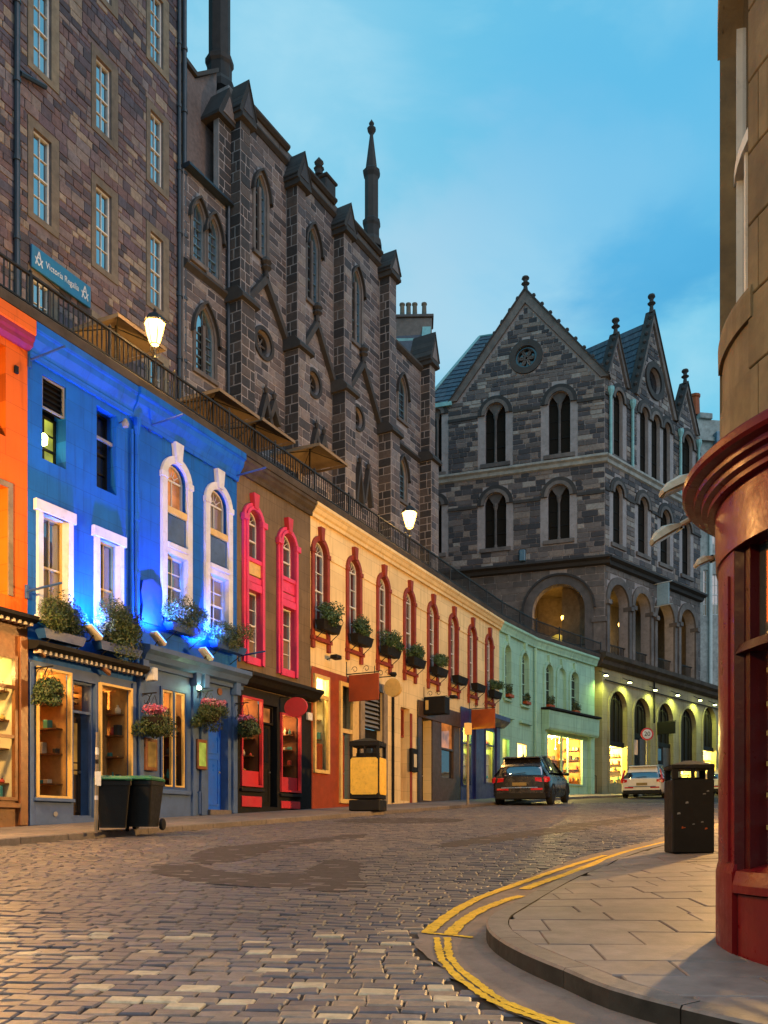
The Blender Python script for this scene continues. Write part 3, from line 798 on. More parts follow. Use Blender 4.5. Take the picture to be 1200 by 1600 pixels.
# right-hand gutter strip of tarmac along the kerb
def offset(P, d):
    o = []
    for i, p in enumerate(P):
        t = (P[min(i + 1, len(P) - 1)] - P[max(i - 1, 0)]).normalized(); o.append(p + Vector((-t.y, t.x)) * d)
    return o
g0, g1 = RKS, offset(RKS, .42)
mb = MB(); mb.strip([RZ(p.x + .03, p.y, .022) for p in g0], [RZ(p.x + rnd.uniform(-.03, .03), p.y, .022) for p in g1])
tag(mb.build('gutter', M['channel']), kind='structure')

# tarmac repair patches (outlines as in the photograph, lying on the setts)
PATCH = [[(300, 1338), (330, 1328), (400, 1320), (470, 1314), (540, 1306), (575, 1305), (560, 1312), (500, 1318), (430, 1330), (380, 1345), (330, 1352), (300, 1348)],
         [(232, 1356), (300, 1352), (340, 1362), (400, 1366), (470, 1364), (500, 1350), (520, 1345), (565, 1352), (560, 1370), (570, 1388), (530, 1396), (460, 1392), (400, 1388), (330, 1384), (280, 1376), (240, 1366)],
         [(680, 1322), (760, 1308), (850, 1296), (905, 1287), (960, 1281), (1010, 1275), (1010, 1281), (940, 1293), (860, 1305), (770, 1318), (700, 1326)],
         [(520, 1283), (600, 1279), (720, 1281), (700, 1287), (600, 1288), (530, 1287)]]
patches = []
for P in PATCH:
    Q = smooth_path([gpt(*p) for p in P] + [gpt(*P[0])], 3)[:-1]
    Q = [q + Vector((rnd.uniform(-.03, .03), rnd.uniform(-.05, .05))) for q in Q]
    patches.append(Q)
    mb = MB(); n = len(Q)
    mb.add([RZ(q.x, q.y, .0195) for q in Q] + [RZ(q.x, q.y, .0) for q in Q], [tuple(range(n))] + [(i, (i + 1) % n, (i + 1) % n + n, i + n) for i in range(n)])
    bm = bmesh.new(); me = bpy.data.meshes.new('tarmac_patch'); me.from_pydata(mb.v, [], mb.f); bm.from_mesh(me); bmesh.ops.triangulate(bm, faces=bm.faces); bm.to_mesh(me); bm.free()
    tag(link('tarmac_patch', me, M['tarmac']), kind='structure')

# granite setts
def sett_geo(r2, a, b, h):
    """one sett: worn rounded block, a by b"""
    c = .009; j = lambda: r2.uniform(-.007, .007)
    base = [(-a, -b), (a, -b), (a, b), (-a, b)]
    q = [(x + j(), y + j()) for x, y in base]
    tz = [h + r2.uniform(-.003, .003) for _ in q]
    v = [(x, y, -.03) for x, y in q] + [(x, y, t - .007) for (x, y), t in zip(q, tz)] + [(x * (1 - c / a), y * (1 - c / b), t) for (x, y), t in zip(q, tz)]
    f = [(i, (i + 1) % 4, 4 + (i + 1) % 4, 4 + i) for i in range(4)] + [(4 + i, 4 + (i + 1) % 4, 8 + (i + 1) % 4, 8 + i) for i in range(4)] + [(8, 9, 10, 11)]
    return v, f
TILT = Matrix.Rotation(math.atan(SL), 4, 'X')
def near_line(x, y):   # where the finer upper paving meets the wider setts of the junction
    return y < 6.05 + .10 * math.sin(x * 1.3) - .02 * x
setts = []
r2 = random.Random(5)
for zone, ang, wid, l0, l1 in ((0, R(-4), .110, .135, .20), (1, R(-13), .102, .13, .24)):
    ca, sa = math.cos(ang), math.sin(ang)
    v = -8.
    while v < 44:
        wd = wid * r2.uniform(.93, 1.08); u = -26 + r2.uniform(0, .2)
        far = v > 24
        while u < 34:
            ln = r2.uniform(l0, l1) * (1.0 if not far else 1.25)
            cx, cy = (u + ln / 2) * ca - (v + wd / 2) * sa, (u + ln / 2) * sa + (v + wd / 2) * ca
            u += ln
            if cy < 2.6 or cy > 36 or abs(cx) > cy * .47 + .6: continue
            if near_line(cx, cy) != (zone == 0): continue
            if cx < interp(LK, cy) + .12: continue
            if cy > 1.7 and cy < 40:
                if cx > interp(RK, cy) - .02 if cy > 5.4 else False: continue
                dmin = min((Vector((cx, cy)) - p).length for p in RKS) if cx > interp(RK, cy) - 1.2 else 9
                if dmin < .43: continue
                if cy <= 5.4 and cx > interp(RK[::1], cy) - .42: continue
            setts.append((cx, cy, ln, wd, ang))
        v += wd
def vis_area(s):
    x, y = px((s[0], s[1], SL * s[1] + .02)); k = F / s[1]
    return s[2] * s[3] * k * k / s[1] if 0 < x < 1200 and y < 1606 else 0
setts.sort(key=lambda s: -vis_area(s))
variants = []
for k in range(12):
    vs, fs = sett_geo(r2, .5, .5, .0)
for i, (cx, cy, ln, wd, ang) in enumerate(setts[:300]):
    vs, fs = sett_geo(r2, ln / 2 - .004, wd / 2 - .004, r2.uniform(.015, .025))
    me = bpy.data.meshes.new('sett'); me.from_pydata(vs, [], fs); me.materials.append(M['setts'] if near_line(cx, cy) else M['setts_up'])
    o = bpy.data.objects.new('sett', me); C.objects.link(o); o.parent = road
    o.matrix_local = Matrix.Translation(RZ(cx, cy)) @ TILT @ Matrix.Rotation(ang + r2.uniform(-.03, .03), 4, 'Z')
for part in (0, 1):
    mb = MB()
    for cx, cy, ln, wd, ang in setts[300:]:
        if (1 if not near_line(cx, cy) else 0) != part: continue
        inp = any(inside((cx + r2.uniform(-.1, .1), cy + r2.uniform(-.2, .2)), Q) for Q in patches)
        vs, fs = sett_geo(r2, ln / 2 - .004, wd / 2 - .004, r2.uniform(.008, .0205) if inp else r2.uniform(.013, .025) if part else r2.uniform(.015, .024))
        a = ang + r2.uniform(-.05, .05); ca, sa = math.cos(a), math.sin(a)
        mb.add([(cx + x * ca - y * sa, cy + x * sa + y * ca, SL * (cy + x * sa + y * ca) + z) for x, y, z in vs], fs)
    me = bpy.data.meshes.new('remaining_setts'); me.from_pydata(mb.v, [], mb.f)
    tag(link('remaining_setts', me, M['setts_up' if part else 'setts'], road), kind='stuff')
# beyond the setts one can tell apart: a rougher far carriageway
mb = MB(); mb.strip([RZ(-6, y, .014) for y in (36, 50, 64, 90)], [RZ(70, y, .014) for y in (36, 50, 64, 90)])
tag(mb.build('far_carriageway', M['tarmac']), kind='structure')

# double yellow lines: worn strips with ragged edges, painted over the setts
def yline(P, wd, z=.0285, rag=.008):
    Q = smooth_path([gpt(*p, .03) for p in P], 14); a = []; b = []
    for i, p in enumerate(Q):
        t = (Q[min(i + 1, len(Q) - 1)] - Q[max(i - 1, 0)]).normalized(); n = Vector((-t.y, t.x))
        w2 = wd / 2
        a.append(RZ(*(p + n * (w2 + rnd.uniform(-rag, rag))), z)); b.append(RZ(*(p - n * (w2 + rnd.uniform(-rag, rag))), z))
    mb = MB(); mb.strip(a, b); return mb
LN = [([(667, 1457), (700, 1430), (750, 1402), (825, 1375), (880, 1356), (945, 1336)], .085),
      ([(703, 1459), (722, 1440), (750, 1422), (790, 1406), (815, 1399)], .085),
      ([(818, 1389), (850, 1377), (900, 1360), (970, 1333), (1045, 1314), (1125, 1293), (1190, 1279)], .10),
      ([(682, 1464), (686, 1485), (695, 1505), (735, 1541), (785, 1570), (870, 1600), (930, 1618)], .042),
      ([(699, 1464), (700, 1485), (712, 1506), (752, 1540), (800, 1569), (890, 1600), (950, 1618)], .042),
      ([(668, 1457), (704, 1460), (739, 1464)], .04)]
for i, (P, wd) in enumerate(LN): tag(yline(P, wd).build('road_marking', M['yellow']), kind='structure')

# ---- right pavement: slabs clipped to the kerb, kerb stones, all on the slope
def clip(poly, a, b):
    """keep the part of poly to the right of a->b"""
    out = []
    def sd(p): return (b[0] - a[0]) * (p[1] - a[1]) - (b[1] - a[1]) * (p[0] - a[0])
    for i in range(len(poly)):
        p, q = poly[i - 1], poly[i]; s, t = sd(p), sd(q)
        if (s <= 0) != (t <= 0):
            k = s / (s - t); out.append((p[0] + (q[0] - p[0]) * k, p[1] + (q[1] - p[1]) * k))
        if t <= 0: out.append(q)
    return out
def slab_mb(poly, top, thick=.06, inset=.006):
    n = len(poly); cx = sum(p[0] for p in poly) / n; cy = sum(p[1] for p in poly) / n
    def sh(p, d):
        v = Vector((p[0] - cx, p[1] - cy)); l = v.length or 1; return (p[0] - v.x / l * d, p[1] - v.y / l * d)
    A = [sh(p, inset) for p in poly]; B = [sh(p, inset + .006) for p in poly]
    mb = MB(); tp = top if callable(top) else (lambda p: top)
    mb.add([RZ(*p, tp(p) - thick) for p in A] + [RZ(*p, tp(p) - .006) for p in A] + [RZ(*p, tp(p)) for p in B],
           [(i, (i + 1) % n, n + (i + 1) % n, n + i) for i in range(n)] + [(n + i, n + (i + 1) % n, 2 * n + (i + 1) % n, 2 * n + i) for i in range(n)] + [tuple(range(2 * n, 3 * n))])
    return mb
def kerb_h(p):   # the kerb sinks to a dropped crossing further up
    y = p.y
    return .12 if y < 6 else max(.035, .12 - (y - 6) * .02) if y < 10.5 else .06
def pav_h(p):
    q = Vector((p[0], p[1])); d = min((q - k).length for k in RKS); kh = kerb_h(q)
    return .12 if d > 1.4 else kh + (.12 - kh) * max(0, d - .135) / 1.24
pav = MB(); ki = offset(RKS, -.135)
E = [RZ(p.x, p.y, kerb_h(p) - .03) for p in ki]
pav.strip(E, [RZ(p.x + 1.6, p.y, .075) for p in ki]); pav.strip([RZ(p.x + 1.6, p.y, .075) for p in ki], [RZ(p.x + 9, p.y, .09) for p in ki])
pavement = tag(pav.build('pavement', M['bed']), kind='structure')
hull = [ki[i] for i in range(0, len(ki), 2)]
v = 1.2; r3 = random.Random(8); ang = R(-2.5); ca, sa = math.cos(ang), math.sin(ang)
while v < 19:
    wd = r3.choice((.33, .38, .43)) ; u = -1 + r3.uniform(0, .8)
    while u < 9:
        ln = r3.uniform(.45, .85)
        poly = [(u, v), (u + ln, v), (u + ln, v + wd), (u, v + wd)]
        poly = [(x * ca - y * sa, x * sa + y * ca) for x, y in poly]
        u += ln
        c = (sum(p[0] for p in poly) / 4, sum(p[1] for p in poly) / 4)
        if c[0] > c[1] * .43 + 1.0 or c[1] < 2.3: continue
        for a, b in zip(hull, hull[1:]):
            if abs(a.y - c[1]) < 2.5 or abs(b.y - c[1]) < 2.5: poly = clip(poly, a, b)
            if len(poly) < 3: break
        if len(poly) < 3: continue
        ar = abs(sum(poly[i - 1][0] * poly[i][1] - poly[i][0] * poly[i - 1][1] for i in range(len(poly)))) / 2
        if ar < .02: continue
        dz = r3.uniform(-.003, .003)
        slab_mb(poly, lambda p: pav_h(p) + dz).build('paving_slab', M['slab'], pavement)
    v += wd
acc = 0; seg = []
def kerb_stone(seg, segi, par):
    n = len(seg); mb = MB()
    A = [RZ(p.x, p.y, -.05) for p in seg]; B = [RZ(p.x, p.y, kerb_h(p) - .012) for p in seg]
    o_ = [(p * .92 + q * .08) for p, q in zip(seg, segi)]
    D = [RZ(p.x, p.y, kerb_h(p) + .002) for p in o_]; E_ = [RZ(p.x, p.y, kerb_h(p) + .002) for p in segi]; G_ = [RZ(p.x, p.y, -.05) for p in segi]
    for X, Y_ in ((A, B), (B, D), (D, E_), (E_, G_)): mb.strip(X, Y_)
    for k in (0, -1): mb.quad(A[k], B[k], D[k], E_[k], G_[k])
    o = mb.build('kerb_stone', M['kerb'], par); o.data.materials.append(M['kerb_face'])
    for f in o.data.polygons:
        if abs(f.normal.z) < .3 and min(o.data.vertices[i].co.z - SL * o.data.vertices[i].co.y for i in f.vertices) < 0: f.material_index = 1  # low vertical faces get a near-black colour, unlike the tops
i = 0
while i < len(RKS) - 1:
    j = i + 1; l = 0
    while j < len(RKS):
        l += (RKS[j] - RKS[j - 1]).length
        if l > .75: break
        j += 1
    j = min(j, len(RKS) - 1)
    S, SI = RKS[i:j + 1], ki[i:j + 1]
    if len(S) >= 2:
        S = list(S); SI = list(SI)
        S[-1] = S[-1] * .965 + S[-2] * .035; SI[-1] = SI[-1] * .965 + SI[-2] * .035
        kerb_stone(S, SI, pavement)
    i = j

# ---- left pavement: strip between facades and kerb, slabs and kerb stones
FC = [F1.w(u, .3, 0).xy for u in (-30, -6, 0, 8, 16, 24)] + [F2.w(2.5, .3, 0).xy, F2b.w(2, .3, 0).xy, F2b.w(F2b.u(937), .3, 0).xy, F3.w(10, .3, 0).xy, F3.w(40, .3, 0).xy]
mb = MB(); kin = [p + Vector((-.14, .07)) for p in LK]
mb.strip([RZ(p.x, p.y, .105) for p in kin], [RZ(p.x, p.y, .105) for p in FC])
pl = tag(mb.build('pavement', M['bed']), kind='structure')
r4 = random.Random(3)
for fr, ua, ub in ((F1, -5.5, 26.4), (F2, .1, 4.3), (F2b, .3, F2b.u(937) - .1)):
    for row in range(3):
        u = ua + r4.uniform(0, .5)
        while u < ub:
            ln = r4.uniform(.8, 1.5); e_ = min(u + ln, ub)
            y0, y1 = -2.40 + row * .8, -2.40 + (row + 1) * .8 + (.15 if row == 2 else 0)
            P = [fr.w(u, y0, 0).xy, fr.w(e_, y0, 0).xy, fr.w(e_, y1, 0).xy, fr.w(u, y1, 0).xy]
            c = px((*((P[0] + P[2]) / 2), 2))
            if -250 < c[0] < 1200: slab_mb([tuple(p) for p in P], .12 + r4.uniform(-.003, .003)).build('paving_slab', M['slab'], pl)
            u += ln
    u = ua
    while u < ub:
        e_ = min(u + .95, ub); mb = MB()
        P = [fr.w(u + .006, -2.55, 0), fr.w(e_ - .006, -2.55, 0), fr.w(e_ - .006, -2.405, 0), fr.w(u + .006, -2.405, 0)]
        Q = [fr.w(u + .006, -2.535, 0), fr.w(e_ - .006, -2.535, 0), P[2], P[3]]
        mb.add([RZ(p.x, p.y, -.05) for p in P] + [RZ(p.x, p.y, .11) for p in P] + [RZ(p.x, p.y, .123) for p in Q],
               [(k, (k + 1) % 4, 4 + (k + 1) % 4, 4 + k) for k in range(4)] + [(4 + k, 4 + (k + 1) % 4, 8 + (k + 1) % 4, 8 + k) for k in range(4)] + [(8, 9, 10, 11)])
        mb.build('kerb_stone', M['kerb'], pl); u += .95
# ------------------------------------------------------------------ terrace above the shops
def terrace():
    mb = MB()
    runs = [(F1, -8, F1.u(780)), (F2, 0, F2.u(834)), (F2b, 0, F2b.u(937) + .6)]
    for fr, a, b in runs:
        pr = [(-.24, ZT + .02), (-.24, ZT + .20), (-.20, ZT + .24), (4.6, ZT + .24), (4.6, ZT - .2), (.05, ZT - .2), (.05, ZT + .02)]
        A = [fr.w(a, y, z) for y, z in pr]; B = [fr.w(b, y, z) for y, z in pr]
        n = len(pr); mb.add(A + B, [(i, (i + 1) % n, n + (i + 1) % n, n + i) for i in range(n)])
    return tag(mb.build('terrace', M['ledge']), kind='structure')
terrace()

def bld(name, label, fr, u0=0., z=None):
    p = fr.w(u0, 0, 0); z = fr.gz(u0) if z is None else z
    return thing(name, label, 'building', (p.x, p.y, z), fr.rot)
CORN = lambda top, d=.30, h=.42: [(-d, top), (-d, top - h * .22), (-d * .80, top - h * .30), (-d * .72, top - h * .48), (-d * .36, top - h * .70), (-d * .30, top - h * .80), (-.08, top - h * .84), (-.06, top - h), (.02, top - h), (.02, top)]
def cornice(par, u0, u1, top, d, h, mat, name='cornice', loc=(0, 0, 0)):
    mb = MB(); mb.sweep(CORN(top, d, h), u0, u1); return mb.build(name, mat, par, loc)
LINES = []
def facade(par, fr, u0, u1, z1, holes, mat, reveal, name='wall', y=0., z0=None, zmid=None):
    """painted wall down to the pavement; its foot follows the slope"""
    za = fr.gz(u0) - .1; zb = fr.gz(u1) - .1
    if z0 is not None: za = zb = z0
    mb = MB(); wall(mb, [(u0, za), (u1, zb), (u1, z1), (u0, z1)], holes, y, reveal)
    mb.quad((u0, y, za), (u0, y, z1), (u0, y + .6, z1), (u0, y + .6, za)); mb.quad((u1, y, zb), (u1, y, z1), (u1, y + .6, z1), (u1, y + .6, zb))
    return mb.build(name, mat, par)
rect = lambda a, b, c, d: [(a, c), (a, d), (b, d), (b, c)]
BK = []   # dark rooms behind unlit doors and windows are not needed: panes are opaque there

# ================================================================== orange building (cut by the left edge)
fr = F1.at(43); U, Z = fr.u, fr.z
b = bld('orange_building', 'orange painted building with a brown glazed shopfront beside the blue building', fr, -3.0)
b.location = (fr.o[0], fr.o[1], fr.gz(-1)); ZB[b.name] = b.location.z
zt = ZT; zs = Z(40, 968)
u_l = -5.2
wu = (U(-52), U(9)); w1 = (*wu, Z(9, 682), Z(9, 541))
w2 = (U(-48), U(12), Z(12, 930), Z(12, 762))
sw = (U(-70), U(25), Z(25, 1251), Z(25, 1026))
facade(b, fr, u_l, 0, zt, [rect(*w1), rect(*w2)], M['orange'], [.3, .3], z0=zs - .1)
facade(b, fr, u_l, -.004, zs - .1, [rect(*sw)], M['brownwood'], [.12], 'shopfront')
window(b, *w1, .28, 2, 3, fm=M['orange'], gm='pane_dark')
window(b, *w2, .28, 2, 3, fm=M['margin'], gm='pane_dusk')
surround(b, *w2[:2], w2[2], w2[3], None, .10, M['margin'], -.03, .0, 'window_margin')
mb = MB(); mb.sweep([(-.24, zt), (-.24, zt - .26), (-.22, zt - .28), (.02, zt - .28), (.02, zt)], u_l, -.003); mb.build('fascia_band', M['orange'], b)
mb = MB(); mb.sweep([(-.21, zt - .281), (-.20, zt - .36), (-.16, zt - .40), (-.15, zt - .47), (-.05, zt - .52), (.01, zt - .52), (.01, zt - .281)], u_l, -.003); mb.build('cornice', M['magenta'], b)
mb = MB(); mb.sweep([(-.34, zs + .02), (-.34, zs - .05), (-.26, zs - .10), (.0, zs - .10), (.0, zs + .06)], u_l, -.02); sc_ = mb.build('shop_cornice', M['dark'], b)
md = MB()
for k in range(38):
    a = u_l + .06 + k * .135
    if a < -.12: md.box(a, a + .055, -.25, -.1, zs - .16, zs - .102)
md.build('dentil', M['housing'], sc_)
mb = MB(); mb.box(u_l, sw[0] - .02, -.06, .0, fr.gz(0) + .0, sw[2] - .1); mb.cbox(sw[1] + .03, -.06, -.09, .0, fr.gz(0), zs - .35); mb.cbox(u_l, sw[1] + .03, -.1, .0, sw[2] - .14, sw[2] - .05); mb.build('pilaster', M['brownwood'], b)
frame_rect(b, sw[0], sw[1], sw[2], sw[3], .02, .06, M['brownwood'], 'shop_window_frame', trans=(Z(25, 1075), Z(25, 1152)))
interior(b, sw[0], sw[1], sw[2], sw[3], .05, 1.3, M['ins_cream'], 9, (1, .75, .22), 40, True, 4)
o = MB(); o.cbox(U(21), U(27), -.05, .0, Z(24, 584), Z(24, 572), .01); tag(o.build('alarm_box', M['dark'], b))

# ================================================================== blue building, square windows
fr = F1.at(43); U, Z = fr.u, fr.z
b = bld('blue_building', 'blue building with square-headed white framed windows and a two-window shopfront', fr)
uR = U(212)
zc = Z(46, 1006)
t1 = (U(66), U(103), Z(66, 716), Z(66, 584)); t2 = (U(151), U(182), Z(151, 760), Z(151, 633))
f1 = (U(64), U(104), Z(64, 962), Z(64, 801)); f2 = (U(153), U(184), Z(153, 990), Z(153, 841))
s1 = (U(54), U(108), Z(55, 1246), Z(55, 1041)); dr = (U(113), U(148), fr.gz(.9) + .12, Z(113, 1062)); s2 = (U(152), U(203), Z(152, 1240), Z(152, 1066))
facade(b, fr, 0, uR, ZT, [rect(*t1), rect(*t2), rect(*f1), rect(*f2)], M['blue'], [.32, .32, .26, .26], z0=zc - .3)
facade(b, fr, .004, uR - .004, zc - .3, [rect(*s1), rect(*dr), rect(*s2)], M['blue_shop'], [.10, .45, .10], 'shopfront', y=-.03)
# upper left window: louvre above, lit lights below
zl = Z(66, 634)
louv = MB()
for k in range(5): 
    z_ = zl + .08 + (t1[3] - zl - .1) * k / 5; louv.add([(t1[0] + .03, .04, z_), (t1[1] - .03, .04, z_), (t1[1] - .03, .12, z_ + .09), (t1[0] + .03, .12, z_ + .09)], [(0, 1, 2, 3)])
lf = frame_rect(b, t1[0] + .01, t1[1] - .01, zl, t1[3] - .01, .06, .03, M['grey'], 'louvre_frame', .03)
louv.build('louvre_blade', M['dark'], lf); pane(lf, M['dark'], t1[0], t1[1], zl, t1[3], .14, 'louvre_backing')
window(b, t1[0], t1[1], t1[2], zl - .01, .30, 2, 3, fm=M['dark'], gm='pane_lime')
window(b, *t2, .30, 2, 4, fm=M['dark'], gm='pane_dark')
mb = MB(); mb.cbox(t2[0], t2[1], .1, .16, Z(151, 680), Z(151, 677) + .03); mb.build('transom', M['grey'], b)
for i, f_ in enumerate((f1, f2)):
    window(b, f_[0], f_[1], f_[2], f_[3], .15, 2, 2, gm='pane_dusk', gm2='pane_mid', fm=M['gold'], fw=.04)
    surround(b, f_[0], f_[1], f_[2], f_[3], None, .12, M['white'], -.07, .0, 'white_architrave')
    mb = MB(); mb.cbox(f_[0] - .19, f_[1] + .19, -.09, .0, f_[3] + .0, f_[3] + .22); mb.cbox(f_[0] - .16, f_[1] + .16, -.14, .1, f_[2] - .12, f_[2]); mb.build('architrave_head', M['white'], b)
    mb = MB(); wall(mb, rect(f_[0] - .001, f_[1] + .001, f_[2], f_[3]), [rect(f_[0] + .002, f_[1] - .002, f_[2] + .002, f_[3] - .002)], -.01, .24); mb.build('reveal_lining', M['white'], b)
cornice(b, 0, uR - .02, ZT, .24, .62, M['blue'])
# shop cornice with dentils, sloping run kept level in the building
mb = MB(); mb.sweep([(-.36, zc + .02), (-.36, zc - .06), (-.27, zc - .12), (-.02, zc - .12), (-.02, zc + .07)], -.05, uR + .05); sc_ = mb.build('shop_cornice', M['dark'], b)
md = MB()
for k in range(22): md.box(.03 + k * .132, .085 + k * .132, -.27, -.12, zc - .19, zc - .122)
md.build('dentil', M['housing'], sc_)
frame_rect(b, *s1, -.02, .045, M['gold'], 'shop_window_frame')
mb = MB(); mb.cbox(s1[0] - .08, s1[1] + .05, -.13, -.03, s1[2] - .07, s1[2] - .005); mb.build('window_sill', M['blue_shop'], b)
interior(b, *s1, .05, 1.6, M['ins_warm'], 13, (1, .55, .16), 9, True, 2)
frame_rect(b, dr[0], dr[1], dr[2], dr[3], .12, .05, M['blue_shop'], 'door_frame', trans=(Z(113, 1110),))
interior(b, dr[0] + .03, dr[1] - .03, Z(113, 1110) + .03, dr[3] - .03, .30, .9, M['ins_warm'], 3, (1, .5, .12), 0, False, 6)
dd = door(b, dr[0] + .05, dr[1] - .05, dr[2], Z(113, 1112), .34, M['ins_dark'], 2)
pane(dd, M['pane_warm'], dr[0] + .16, dr[1] - .16, dr[2] + .9, Z(113, 1125), .325, 'door_light')
frame_rect(b, *s2, -.02, .05, M['gold'], 'shop_window_frame')
interior(b, *s2, .05, 1.5, M['ins_warm'], 9, (1, .55, .16), 8, False, 3)
cur = MB()
for k in range(16):
    a = s2[0] + .08 + k * (s2[1] - s2[0] - .16) / 16; cur.lathe([(.045, s2[2] + .05), (.035, (s2[2] + s2[3]) / 2), (.045, s2[3] - .06)], 6, (a, .55 + .03 * (k % 2)))
cur.build('curtain', M['ins_warm'], b)
mb = MB(); mb.cbox(.0, U(112), -.055, -.032, fr.gz(.2), s1[2] - .08); mb.build('stall_riser', M['blue_shop'], b)
mb = MB(); mb.disc(U(83), Z(83, 1272), .05, -.075, -.04, 10); mb.build('vent', M['grey'], b)
for q in (-.0, U(205) - .03): 
    mb = MB(); mb.cbox(q + .0, q + .09, -.08, -.02, fr.gz(q), zc - .35); mb.build('pilaster', M['blue_shop'], b)
# drainpipe between the two blue fronts
p = MB(); xx = U(209)
p.tube([(xx, -.09, ZT - .75), (xx, -.09, zc + .1)], .055, 8); p.tube([(U(203), -.07, ZT - .9), (U(203), -.07, zc + .1)], .03, 6); p.lathe([(.06, ZT - 1.0), (.10, ZT - .7), (.10, ZT - .62)], 8, (xx, -.09))
for z_ in (zc + .8, zc + 2.0, zc + 3.2): p.lathe([(.07, z_), (.07, z_ + .07)], 8, (xx, -.09))
p.build('drainpipe', M['blue'], b)

# ================================================================== blue building, arched bays
fr = F1.at(212); U, Z = fr.u, fr.z
b2 = bld('blue_building', 'blue building with two tall white arched window bays and a narrow bright blue door', fr)
b = b2; uR = U(370)
zc2 = Z(224, 1012)
BAY = []
for xl, xr, yc, yub, ylt, ylb in ((258, 290, 706, 788, 864, 960), (325, 354, 746, 823, 896, 985)):
    BAY.append((U(xl), U(xr), Z(xl, yc + 12), Z(xl, yub), Z(xl, ylt), Z(xl, ylb)))
sh = (U(248), U(289), Z(248, 1233), Z(248, 1072)); dr = (U(324), U(355), fr.gz(2.4) + .14, Z(324, 1092))
holes = []
for a, c, zt_, zu, zl_, zb_ in BAY: holes += [arch(a, c, zu, zt_, 'round'), rect(a, c, zb_, zl_)]
facade(b, fr, 0, uR, ZT, holes, M['blue'], [.18] * 4, z0=zc2 - .42)
facade(b, fr, .004, uR - .004, zc2 - .42, [rect(*sh), rect(*dr)], M['blue_shop'], [.14, .35], 'shopfront', y=-.03)
for k, (a, c, zt_, zu, zl_, zb_) in enumerate(BAY):
    window(b, a, c, zu, zt_, .13, 2, 1, 'round', gm='pane_fire' if k == 0 else 'pane_dusk', gm2=None)
    window(b, a, c, zb_, zl_, .13, 2, 4, gm='pane_mid', gm2='pane_mid' if k == 0 else 'pane_dusk')
    surround(b, a, c, zb_ - .05, zt_, 'round', .17, M['white'], -.075, .0, 'white_arched_surround')
    mb = MB(); m_ = (a + c) / 2; mb.prism([(m_ - .09, zt_ + .02), (m_ + .09, zt_ + .02), (m_ + .15, zt_ + .48), (m_ - .15, zt_ + .48)], -.13, -.0); mb.build('keystone', M['white'], b)
    zsp = zt_ - (c - a) / 2
    mb = MB(); mb.cbox(a - .20, a + .01, -.10, .0, zsp - .08, zsp + .06); mb.cbox(c - .01, c + .20, -.10, .0, zsp - .08, zsp + .06); mb.build('impost', M['white'], b)
    mb = MB(); mb.cbox(a, c, -.06, .05, zu - .17, zu - .01); mb.build('apron_band', M['gold'], b)
    mb = MB(); mb.cbox(a + .05, c - .05, -.02, .03, zl_ + .32, zu - .2); mb.build('apron_panel', M['blue_shop'], b)
    mb = MB(); mb.cbox(a, c, -.08, .05, zl_ - .0, zl_ + .14); mb.cbox(a, c, -.11, .05, zl_ + .141, zl_ + .26); mb.build('lintel', M['white'], b)
    mb = MB(); wall(mb, rect(a - .001, c + .001, zb_, zl_), [rect(a + .002, c - .002, zb_ + .002, zl_ - .002)], -.01, .18); mb.build('reveal_lining', M['white'], b)
cornice(b, -.16, uR, ZT - .0, .30, .66, M['blue'])
mb = MB(); mb.sweep([(-.40, zc2), (-.40, zc2 - .10), (-.30, zc2 - .18), (-.24, zc2 - .30), (-.12, zc2 - .34), (-.12, zc2 - .44), (-.02, zc2 - .44), (-.02, zc2 + .08)], .02, uR + .12); mb.build('shop_cornice', M['blue_shop'], b)
for q in (.03, U(297), U(310), U(360)):
    mb = MB(); mb.cbox(q, q + .13, -.10, -.02, fr.gz(q), zc2 - .62); mb.cbox(q - .03, q + .16, -.22, -.02, zc2 - .62, zc2 - .30); mb.build('pilaster', M['blue_shop'], b)
frame_rect(b, *sh, .0, .06, M['blue_dark'], 'shop_window_frame', mull=((sh[0] + sh[1]) / 2,))
wf = MB(); m_ = (sh[0] + sh[1]) / 2
for a, c in ((sh[0] + .07, m_ - .04), (m_ + .04, sh[1] - .07)):
    o_ = [(a, sh[2] + .07), (a, sh[3] - .07), (c, sh[3] - .07), (c, sh[2] + .07)]; i_ = [(a + .035, sh[2] + .105), (a + .035, sh[3] - .105), (c - .035, sh[3] - .105), (c - .035, sh[2] + .105)]
    wf.band(o_, i_, -.05, .02, True)
wf.build('inner_frame', M['gold'], b)
interior(b, *sh, .08, 1.2, M['ins_brown'], 9, (1, .6, .2), 7, True, 7)
mb = MB(); mb.cbox(sh[0] - .1, sh[1] + .12, -.10, -.03, sh[2] - .10, sh[2] - .0); mb.build('window_sill', M['blue_shop'], b)
door(b, dr[0], dr[1], dr[2], dr[3], .20, M['blue_bright'], 2)
mb = MB(); mb.box(dr[0] - .02, dr[1] + .02, -.12, .25, dr[2] - .2, dr[2] - .003); mb.build('door_step', M['kerb'], b)
mb = MB(); mb.disc(U(341), Z(341, 1081), .09, -.06, -.03, 14); mb.build('number_plaque', M['brownwood'], b)
p = MB(); p.tube([(U(305), -.09, fr.gz(2) + .55), (U(305), -.13, fr.gz(2) + .58), (U(305), -.13, fr.gz(2) + .05)], .035, 6); p.build('waste_pipe', M['blue_dark'], b)

